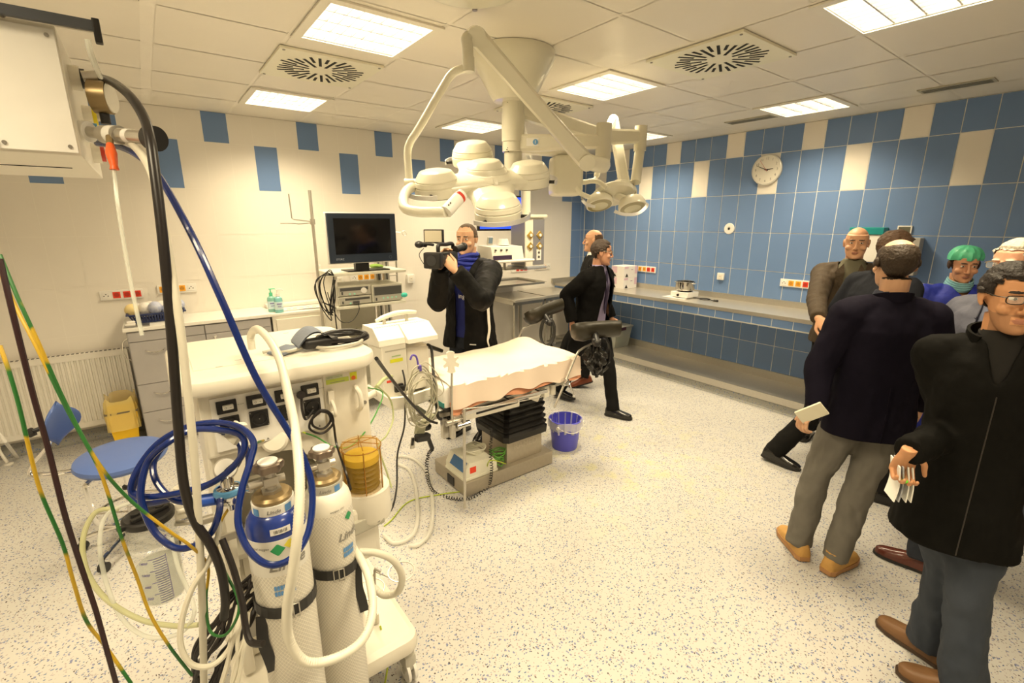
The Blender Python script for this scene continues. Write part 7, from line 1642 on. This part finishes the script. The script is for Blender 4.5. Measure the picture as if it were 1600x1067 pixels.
b.strip([L1(-.212, .058, 1.18), L1(-.228, .075, 1.06), L1(-.230, .070, .98), L1(-.222, .078, .90), L1(-.225, .06, .845)], tuple(R1_ @ V((0, 1, 0))), .035, .004); obj('side_stripe', b, p1); b = MB(MATS['stripe_white']); b.strip([L1(.06, .128, 1.42), L1(.072, .130, 1.38)], tuple(R1_ @ V((1, 0, 0))), .012, .003); obj('side_stripe', b, p1)
b = MB(m_plate); b.box(L1(-.13, .160, .865), (.055, .004, .008), Matrix.Rotation(r1_+.25, 3, 'Z')); obj('hem_print', b, p1)

# the camcorder, held in both hands
t = thing('camcorder', 'black professional camcorder with microphone and small lamp held by the cameraman', 'camera', camP-V((0, 0, .08)))
lens_d = (at(689, 414, 3.05)-at(695, 408, 3.40)).normalized(); lens_d = (lens_d-RT2*.35).normalized(); sx_ = lens_d.cross(V((0, 0, 1))).normalized(); uz = sx_.cross(lens_d); RC = Matrix((sx_, lens_d, uz)).transposed()
cb = at(697, 404, 3.40)
b = MB(m_black); b.box(cb, (.085, .26, .10), RC, bevel=.015); b.cyl(cb+lens_d*.12, cb+lens_d*.19, .05, n=28); b.box(cb+lens_d*.215, (.125, .06, .11), RC, bevel=.014); obj('camera_body', b, t)
b = MB(M('lens_glass', (.01, .012, .015), .05, coat=1)); b.cyl(cb+lens_d*.244, cb+lens_d*.248, .036, n=28); obj('lens', b, t)
b = MB(m_black); hh = cb+uz*.10; b.tube([cb+lens_d*.13+uz*.045, cb+lens_d*.12+uz*.10, hh, cb-lens_d*.12+uz*.10, cb-lens_d*.13+uz*.04], .014, n=10); obj('top_handle', b, t)
b = MB(m_black); mp = hh+lens_d*.10+sx_*.05; q = at(655, 382, 3.2); b.tube([mp, mp.lerp(q, .5)+V((0, 0, .005)), q], .010, n=8); b.tube([mp.lerp(q, .55), q], [.018, .030, .028, .014], n=14, sp=True, seg=3); b.ball(q, (.032, .030, .024), 12, 8); obj('microphone', b, t)
b = MB(m_black); lp = at(678, 369, 3.38); b.cyl(hh, lp-V((0, 0, .04)), .009); b.box(lp, (.145, .03, .095), Matrix.Rotation(face(-12), 3, 'Z'), bevel=.004); obj('video_lamp', b, t)
b = MB(M('lamp_diffuser', (.50, .45, .33), .5)); dl = Matrix.Rotation(face(-12), 3, 'Z') @ V((0, 1, 0)); b.box(lp+dl*.0155, (.128, .003, .080), Matrix.Rotation(face(-12), 3, 'Z')); obj('diffuser', b, t)
b = MB(m_black); b.cyl(cb-lens_d*.10+uz*.06+sx_*-.03, cb-lens_d*.20+uz*.075+sx_*-.05, .026, n=16); b.ball(cb-lens_d*.21+uz*.077+sx_*-.053, .032, 12, 8); obj('viewfinder', b, t)
b = MB(m_black); b.tube([at(662, 388, 3.25), at(655, 398, 3.25), at(662, 412, 3.28), at(672, 420, 3.30), at(680, 415, 3.32)], .0025, n=5); obj('lead', b, t)

# 2 the walking man in the dark coat
l2 = xy(940, 403, 4.62); r2_ = face(52)
ft, fd2 = foot((947, 644), (986, 652)); rt_, rd2 = foot((866, 616), (908, 627)); l2 = V(((ft.x+rt_.x)/2, (ft.y+rt_.y)/2, 0))+Matrix.Rotation(r2_, 3, 'Z') @ V((0, .03, 0))
dR2 = Matrix.Rotation(r2_, 3, 'Z')
p2, L2, J2, R2_, HM2 = person('man in a long dark coat and lilac shirt walking to the right', l2, r2_, 1.715, lean=(0, .10), skincol=(.55, .28, .17),
    head=dict(rot=(.50, -.10, 0), jaw=1.05, fat=.006), glasses='metal', build=1.14,
    legs=dict(ankleL=ft, kneeL=(ft+V((l2.x, l2.y, .93)))*.5+RT2*.06, ankleR=rt_+V((0, 0, .02)), kneeR=(rt_+V((l2.x, l2.y, .93)))*.5+RT2*.06, toeR=rd2, toeL=fd2),
    arms=dict(elR=l2+dR2 @ V((.27, -.12, 1.20)), wrR=l2+dR2 @ V((.27, -.06, .95)), elL=l2+dR2 @ V((-.25, -.02, 1.17)), wrL=l2+dR2 @ V((-.24, .10, .93))),
    cloth=dict(trousers=dict(mat=trous_black), shoes=dict(mat=shoe_black, sole=sole_black), shirt=dict(mat=M('shirt_lilac', (.25, .21, .33), .7, bump=.15)),
               jacket=dict(mat=black_cloth, z0=.56, fit=1.20, sl=1.30, flare=.05, open=lambda x, y, z: y > .02 and abs(x+.0) < .045+.09*max(0, min(1, (1.5-z)/.5))*(1 if z > .9 else .6), collar=dict(h=.045, r=.082, gap=.66))),
    hair=dict(col=(.045, .028, .018), th=.010, fn=H_short))
b = MB(M('tie_dark', (.03, .02, .05), .5)); a_ = [L2(x, .118+dy, z) for x, z, dy in ((-.014, 1.50, -.03), (.014, 1.50, -.03), (.024, 1.30, .012), (.020, 1.10, .016), (0, 1.06, .016), (-.020, 1.10, .016), (-.024, 1.30, .012))]; nn = R2_ @ V((0, .006, 0)); b.loft([a_, [q+nn for q in a_]], smooth=False); obj('tie', b, p2)

# 3 bald man behind him, walking to the left
l3 = xy(928, 380, 5.25); r3_ = face(-98); dR3 = Matrix.Rotation(r3_, 3, 'Z'); sh3 = on_z(912, 594, .09)
p3, L3, J3, R3_, HM3 = person('bald man in a dark suit passing behind the man in the long coat', l3, r3_, 1.80, skincol=(.70, .38, .22), head=dict(jaw=1.0), build=1.1,
    legs=dict(ankleR=V((sh3.x, sh3.y, .13)), kneeR=l3+dR3 @ V((.10, .02, .50)), toeR=dR3 @ V((0, 1, -.35)), ankleL=l3+dR3 @ V((-.1, .32, .088)), kneeL=l3+dR3 @ V((-.1, .26, .50))),
    cloth=dict(trousers=dict(mat=trous_black), shoes=dict(mat=M('shoe_redbrown', (.20, .05, .02), .35), sole=sole_black, label='red brown leather shoe'), shirt=dict(mat=m_plate), jacket=dict(mat=M('cloth_charcoal', (.012, .0115, .011), .85, spec=.2), z0=.80, fit=1.10, open=lambda x, y, z: y > .04 and abs(x) < .05*max(0, (z-1.2)/.3), collar=dict(h=.04))),
    hair=dict(col=(.10, .055, .03), th=.004, fn=H_bald))

# 4 bald man in brown jacket, hands folded
l4 = xy(1337, 388, 3.80); r4_ = face(-38); dR4 = Matrix.Rotation(r4_, 3, 'Z')
p4, L4, J4, R4_, HM4 = person('bald man in a brown jacket and olive shirt with folded hands at the counter', l4, r4_, 1.84, skincol=(.62, .30, .17), head=dict(rot=(.05, -.10, 0), fat=.006, jaw=1.05), build=1.10,
    arms=dict(elR=at(1276, 470, 3.66), wrR=at(1279, 497, 3.42), elL=l4+dR4 @ V((-.31, .02, 1.19)), wrL=l4+dR4 @ V((-.02, .24, 1.06)), hand=dict(R=dict(d=at(1292, 513, 3.36)-at(1279, 497, 3.42), pn=dR4 @ V((-.2, -1, -.2)), curl=.6, side=-1), L=dict(d=dR4 @ V((.7, .25, -.55)), pn=dR4 @ V((.2, -1, 0)), curl=.55, side=1))),
    cloth=dict(trousers=dict(mat=trous_black), shoes=dict(mat=shoe_black, sole=sole_black), shirt=dict(mat=M('shirt_olive', (.13, .12, .075), .75, bump=.15)), jacket=dict(mat=M('cloth_brown', (.055, .036, .018), .8, bump=.3, bscale=90, noise=.2), z0=.86, fit=1.08, sl=1.2, open=lambda x, y, z: y > .03 and abs(x) < .02+.075*max(0, (z-1.1)/.4), collar=dict(h=.05, gap=.62, r=.08), lapel=True)),
    hair=dict(col=(.08, .045, .025), th=.003, fn=H_bald))

# 5 man striding behind the blazer, mostly hidden
f5, fd5 = foot((1366, 775), (1428, 791)); q5, qd5 = foot((1195, 712), (1240, 727), .105); hl5 = xy(1402, 384, 3.30); r5_ = face(100); dR5 = Matrix.Rotation(r5_, 3, 'Z'); l5 = V((hl5.x*.5+(f5.x+q5.x)*.25, hl5.y*.5+(f5.y+q5.y)*.25, 0))
p5, L5, J5, R5_, HM5 = person('brown-haired man in a dark grey suit striding right behind the navy blazer', l5, r5_, 1.82, lean=(0, .12), skincol=(.60, .32, .2), head=dict(rot=(0, 0, 0)), build=1.08,
    legs=dict(ankleL=f5, kneeL=(f5+V((l5.x, l5.y, .93)))*.5+dR5 @ V((0, .07, 0)), ankleR=q5, kneeR=(q5+V((l5.x, l5.y, .93)))*.5+dR5 @ V((0, .05, 0)), toeR=qd5+V((0, 0, -.12)), toeL=fd5),
    cloth=dict(trousers=dict(mat=trous_black, fit=1.1), shoes=dict(mat=shoe_black, sole=sole_black), shirt=dict(mat=m_plate), jacket=dict(mat=M('cloth_greyblue', (.018, .020, .027), .85, spec=.2), z0=.82, fit=1.10, sl=1.15, open=lambda x, y, z: y > .04 and abs(x) < .05*max(0, (z-1.2)/.3), collar=dict(h=.045))),
    hair=dict(col=(.10, .055, .03), th=.016, fn=H_short))

# 6 man in navy blazer, seen from behind
l6 = xy(1402, 412, 2.28); r6_ = face(168); dR6 = Matrix.Rotation(r6_, 3, 'Z')
bl, dl6 = foot((1256, 869), (1223, 824)); br, dr6 = foot((1292, 889), (1342, 860))
navy = M('cloth_navy', (.0065, .0052, .012), .85, spec=.12, noise=.2)
p6, L6, J6, R6_, HM6 = person('balding man in a navy blazer, grey jeans and tan boots seen from behind', l6, r6_, 1.80, skincol=(.62, .36, .22), head=dict(rot=(-.10, -.05, 0), size=1.0, fat=.006), build=1.02,
    legs=dict(ankleL=V((bl.x, bl.y, .09)), kneeL=V((bl.x, bl.y, 0))*.6+V((l6.x, l6.y, 0))*.4+V((0, 0, .50))+dR6 @ V((-.05, .02, 0)), ankleR=V((br.x, br.y, .09)), kneeR=V((br.x, br.y, 0))*.6+V((l6.x, l6.y, 0))*.4+V((0, 0, .50))+dR6 @ V((.05, .02, 0)), toeL=dl6, toeR=dr6),
    arms=dict(elL=l6+dR6 @ V((-.275, -.04, 1.15)), wrL=at(1276, 636, 2.40), elR=l6+dR6 @ V((.28, -.02, 1.15)), wrR=l6+dR6 @ V((.30, .12, .92)), hand=dict(L=dict(d=at(1252, 658, 2.42)-at(1276, 636, 2.40), curl=.75, pn=dR6 @ V((1, .2, .3)), side=-1))),
    cloth=dict(trousers=dict(mat=M('denim_grey', (.15, .14, .12), .85, noise=.2, nscale=10), wr=.010, fit=1.02, hem=1.05), shoes=dict(mat=M('boot_tan', (.55, .31, .09), .7, noise=.15, bump=.2), sole=M('sole_tan', (.42, .22, .09), .7), boot=True, w=1.12, label='tan nubuck boot'),
               shirt=dict(mat=M('shirt_dots', (.03, .035, .06), .7)), jacket=dict(mat=navy, z0=.80, fit=1.10, sl=1.18, wr=.006, flare=.005, open=lambda x, y, z: y > .04 and abs(x) < .05*max(0, (z-1.1)/.4), collar=dict(h=.05, r=.078, gap=.75, z=1.53))),
    hair=dict(col=(.040, .025, .014), th=.006, fn=lambda x, y, z: (y < .035 and abs(x) > .05 and z > -.01 and z < .085 and y < .03) or (y < -.03 and -.068 < z < .085) or (y < .05 and z > .03 and ((x/.060)**2+((y+.012)/.066)**2 > 1) and y < .03)))
b = MB(navy); b.strip([L6(0, -.158, .81), L6(0, -.160, .95), L6(0, -.155, 1.10)], tuple(R6_ @ V((1, 0, 0))), .006, .004); obj('back_vent', b, p6)
t = thing('notepad', 'pale phone or notepad held low by the man in the navy blazer', 'notepad', at(1286, 650, 2.36))
b = MB(M('case_cream', (.66, .62, .48), .4)); b.box(at(1268, 645, 2.36), (.075, .014, .13), Euler((.35, .85, r6_)).to_matrix(), bevel=.005); obj('cover', b, t)

# 7 nurse
l7 = xy(1506, 410, 3.35); r7_ = face(-22); scrub = M('scrub_blue', (.015, .030, .34), .65, bump=.3, bscale=25)
p7, L7, J7, R7_, HM7 = person('nurse in blue scrubs with green cap and lowered face mask', l7, r7_, 1.70, skincol=(.66, .33, .19), head=dict(rot=(-.05, -.22, 0), jaw=.95, fat=.004), build=1.05,
    arms=dict(elR=l7+Matrix.Rotation(r7_, 3, 'Z') @ V((.28, .05, 1.12)), wrR=l7+Matrix.Rotation(r7_, 3, 'Z') @ V((.08, .24, 1.04)), elL=l7+Matrix.Rotation(r7_, 3, 'Z') @ V((-.28, .05, 1.12)), wrL=l7+Matrix.Rotation(r7_, 3, 'Z') @ V((-.06, .25, 1.02))),
    cloth=dict(trousers=dict(mat=scrub, fit=1.05), shoes=dict(mat=m_plate, sole=m_plate), jacket=dict(mat=scrub, z0=.74, fit=1.12, sl=1.30, wr=.010, flare=.02, open=lambda x, y, z: y > .03 and z > 1.44+abs(x)*1.1)), hair=dict(col=(.07, .035, .02), th=.003, fn=lambda x, y, z: y < .02 and z > -.03))
b = MB(M('cap_green', (.02, .36, .20), .8, bump=.8, bscale=30, alpha=.93)); TF.append(HM7)
def cap(u, v):
    a = u*2*PI; t_ = v*PI*.56; w_ = 1+.05*math.sin(a*11+v*4)*math.sin(t_)+.05*math.sin(a*5)*v; rr_ = .098*math.sin(t_)**.85*w_; return V((rr_*math.cos(a)*.97, -.030+rr_*math.sin(a)*1.12, .048+.088*math.cos(t_)*w_+.022*math.sin(a)*v))
b.grid(cap, 44, 18); TF.pop(); bmesh.ops.remove_doubles(b.bm, verts=b.bm.verts, dist=1e-4); obj('surgical_cap', b, p7, label='green surgical cap')
b = MB(M('mask_aqua', (.28, .56, .62), .6, bump=.2)); TF.append(HM7)
for k in range(4): b.strip([(.070*math.cos(a)*(1+.05*k), .010+.085*math.sin(a), -.108-.016*k-.012*math.sin(a)) for a in [-.3+i*(PI+.6)/12 for i in range(13)]], (0, .25, 1), .022, .006, seg=2)
TF.pop(); obj('face_mask', b, p7, label='pale aqua face mask pulled under the chin')

# 8 white-haired man in profile
l8 = xy(1592, 415, 2.22); r8_ = face(-82); dR8 = Matrix.Rotation(r8_, 3, 'Z'); s8, d8 = foot((1462, 893), (1399, 868))
p8, L8, J8, R8_, HM8 = person('white-haired man with glasses and grey jacket in profile at the right edge', l8, r8_, 1.80, skincol=(.70, .36, .23), head=dict(rot=(0, -.05, 0), fat=.006, stubble=(.60, .50, .42)), glasses='metal', build=1.1,
    legs=dict(ankleR=s8, toeR=d8, ankleL=l8+dR8 @ V((-.12, -.08, .088))),
    arms=dict(elR=l8+dR8 @ V((.24, .06, 1.17)), wrR=l8+dR8 @ V((.16, .22, 1.0))),
    cloth=dict(trousers=dict(mat=denim_dark), shoes=dict(mat=M('shoe_oxblood', (.10, .025, .015), .25, coat=.4), sole=sole_black, label='dark red brown leather shoe'), shirt=dict(mat=M('shirt_bluegrey', (.13, .14, .20), .7)),
               jacket=dict(mat=M('shirt_slate', (.085, .088, .12), .7, bump=.25), z0=.84, fit=1.10, sl=1.2, wr=.010, open=lambda x, y, z: y > .04 and abs(x) < .05*max(0, (z-1.2)/.3), collar=dict(h=.05))),
    hair=dict(col=(.68, .62, .50), th=.013, fn=H_short))

# 9 young man with glasses in the black jacket, nearest
l9 = xy(1580, 470, 1.66); r9_ = face(-38); dR9 = Matrix.Rotation(r9_, 3, 'Z')
a9, da9 = foot((1476, 1036), (1384, 972)); b9, db9 = foot((1535, 1098), (1437, 1056))
wr9 = at(1420, 706, 1.68)
p9, L9, J9, R9_, HM9 = person('young man with dark-rimmed glasses in a black jacket and jeans holding papers', l9, r9_, 1.74, skincol=(.55, .27, .13), head=dict(rot=(.26, -.06, .0), jaw=.97, gaze=-.6, stubble=(.36, .18, .09)), glasses='dark', build=.92,
    legs=dict(ankleR=V((a9.x, a9.y, .088)), ankleL=V((b9.x, b9.y, .088)), kneeR=V((a9.x*.6+l9.x*.4, a9.y*.6+l9.y*.4, .50)), kneeL=V((b9.x*.6+l9.x*.4, b9.y*.6+l9.y*.4, .50)), toeR=da9, toeL=db9),
    arms=dict(elR=at(1492, 668, 1.84), wrR=wr9, elL=l9+dR9 @ V((-.31, -.06, 1.14)), wrL=l9+dR9 @ V((-.33, -.02, .90)), hand=dict(R=dict(d=at(1402, 745, 1.76)-wr9, pn=RT2*-.3+FW2*-.9, curl=1.1, side=-1, thumb=.2))),
    cloth=dict(trousers=dict(mat=M('denim_blue', (.018, .026, .042), .8, noise=.5, nscale=5, mix=(.045, .055, .075)), wr=.010, fit=1.08, hem=1.15), shoes=dict(mat=M('shoe_brown', (.17, .085, .035), .5, noise=.15), sole=M('sole_dark', (.06, .035, .02), .7), laces=M('lace_brown', (.05, .02, .012), .7), w=1.1, label='brown lace-up shoe'),
               shirt=dict(mat=M('sweater_grey', (.013, .012, .011), .8, spec=.2)), jacket=dict(mat=M('jacket_black', (.004, .0037, .003), .75, spec=.12, noise=.2, bump=.2, bscale=20), z0=.68, fit=1.04, sl=1.16, wr=.009, flare=.035, open=lambda x, y, z: y > .04 and z > 1.38 and abs(x) < .012+.26*max(0, z-1.38), collar=dict(h=.075, r=.092, gap=.74, z=1.53))),
    hair=dict(col=(.014, .008, .005), th=.012, fn=lambda x, y, z: H_short(x, y, z) or (y > .02 and z > .066+.12*max(0, x))))
b = MB(M('zip_dark', (.05, .045, .04), .4, .6)); zp = on_z(1421, 820, .93); zq = L9(.20, .15, .70)
b.tube([L9(.0, .168, 1.34), L9(0.0, .172, 1.1), L9(.0, .178, .9), L9(.0, .185, .70)], .002, n=6); obj('zip', b, p9)
t = thing('paper_stack', 'folded brochures and papers held by the young man in the black jacket', 'papers', at(1412, 765, 1.74))
pc = at(1402, 728, 1.74)
for k, (dx, rot, mm) in enumerate(((0, .12, M('paper_white', (.84, .83, .78), .7)), (.012, .0, M('brochure_print', (.55, .55, .52), .5, noise=.3, nscale=60, mix=(.15, .17, .25))), (.030, -.18, M('paper_white', (.84, .83, .78), .7)), (.045, -.25, M('paper_white', (.84, .83, .78), .7)))):
    b = MB(mm); b.strip([pc+RT2*(dx-.01)+V((0, 0, .02)), pc+RT2*(dx+.004-.02*rot)+V((0, 0, -.06)), pc+RT2*(dx-.05*rot)+V((0, 0, -.125))], tuple(FW2*.9+RT2*.35), .09, .004); obj('sheet', b, t)
b = MB(M('badge_green', (.15, .75, .05), .4)); b.ball(pc+V((-.012, -.012, -.035))-FW2*.03, (.010, .010, .007), 10, 6); obj('green_badge', b, t)
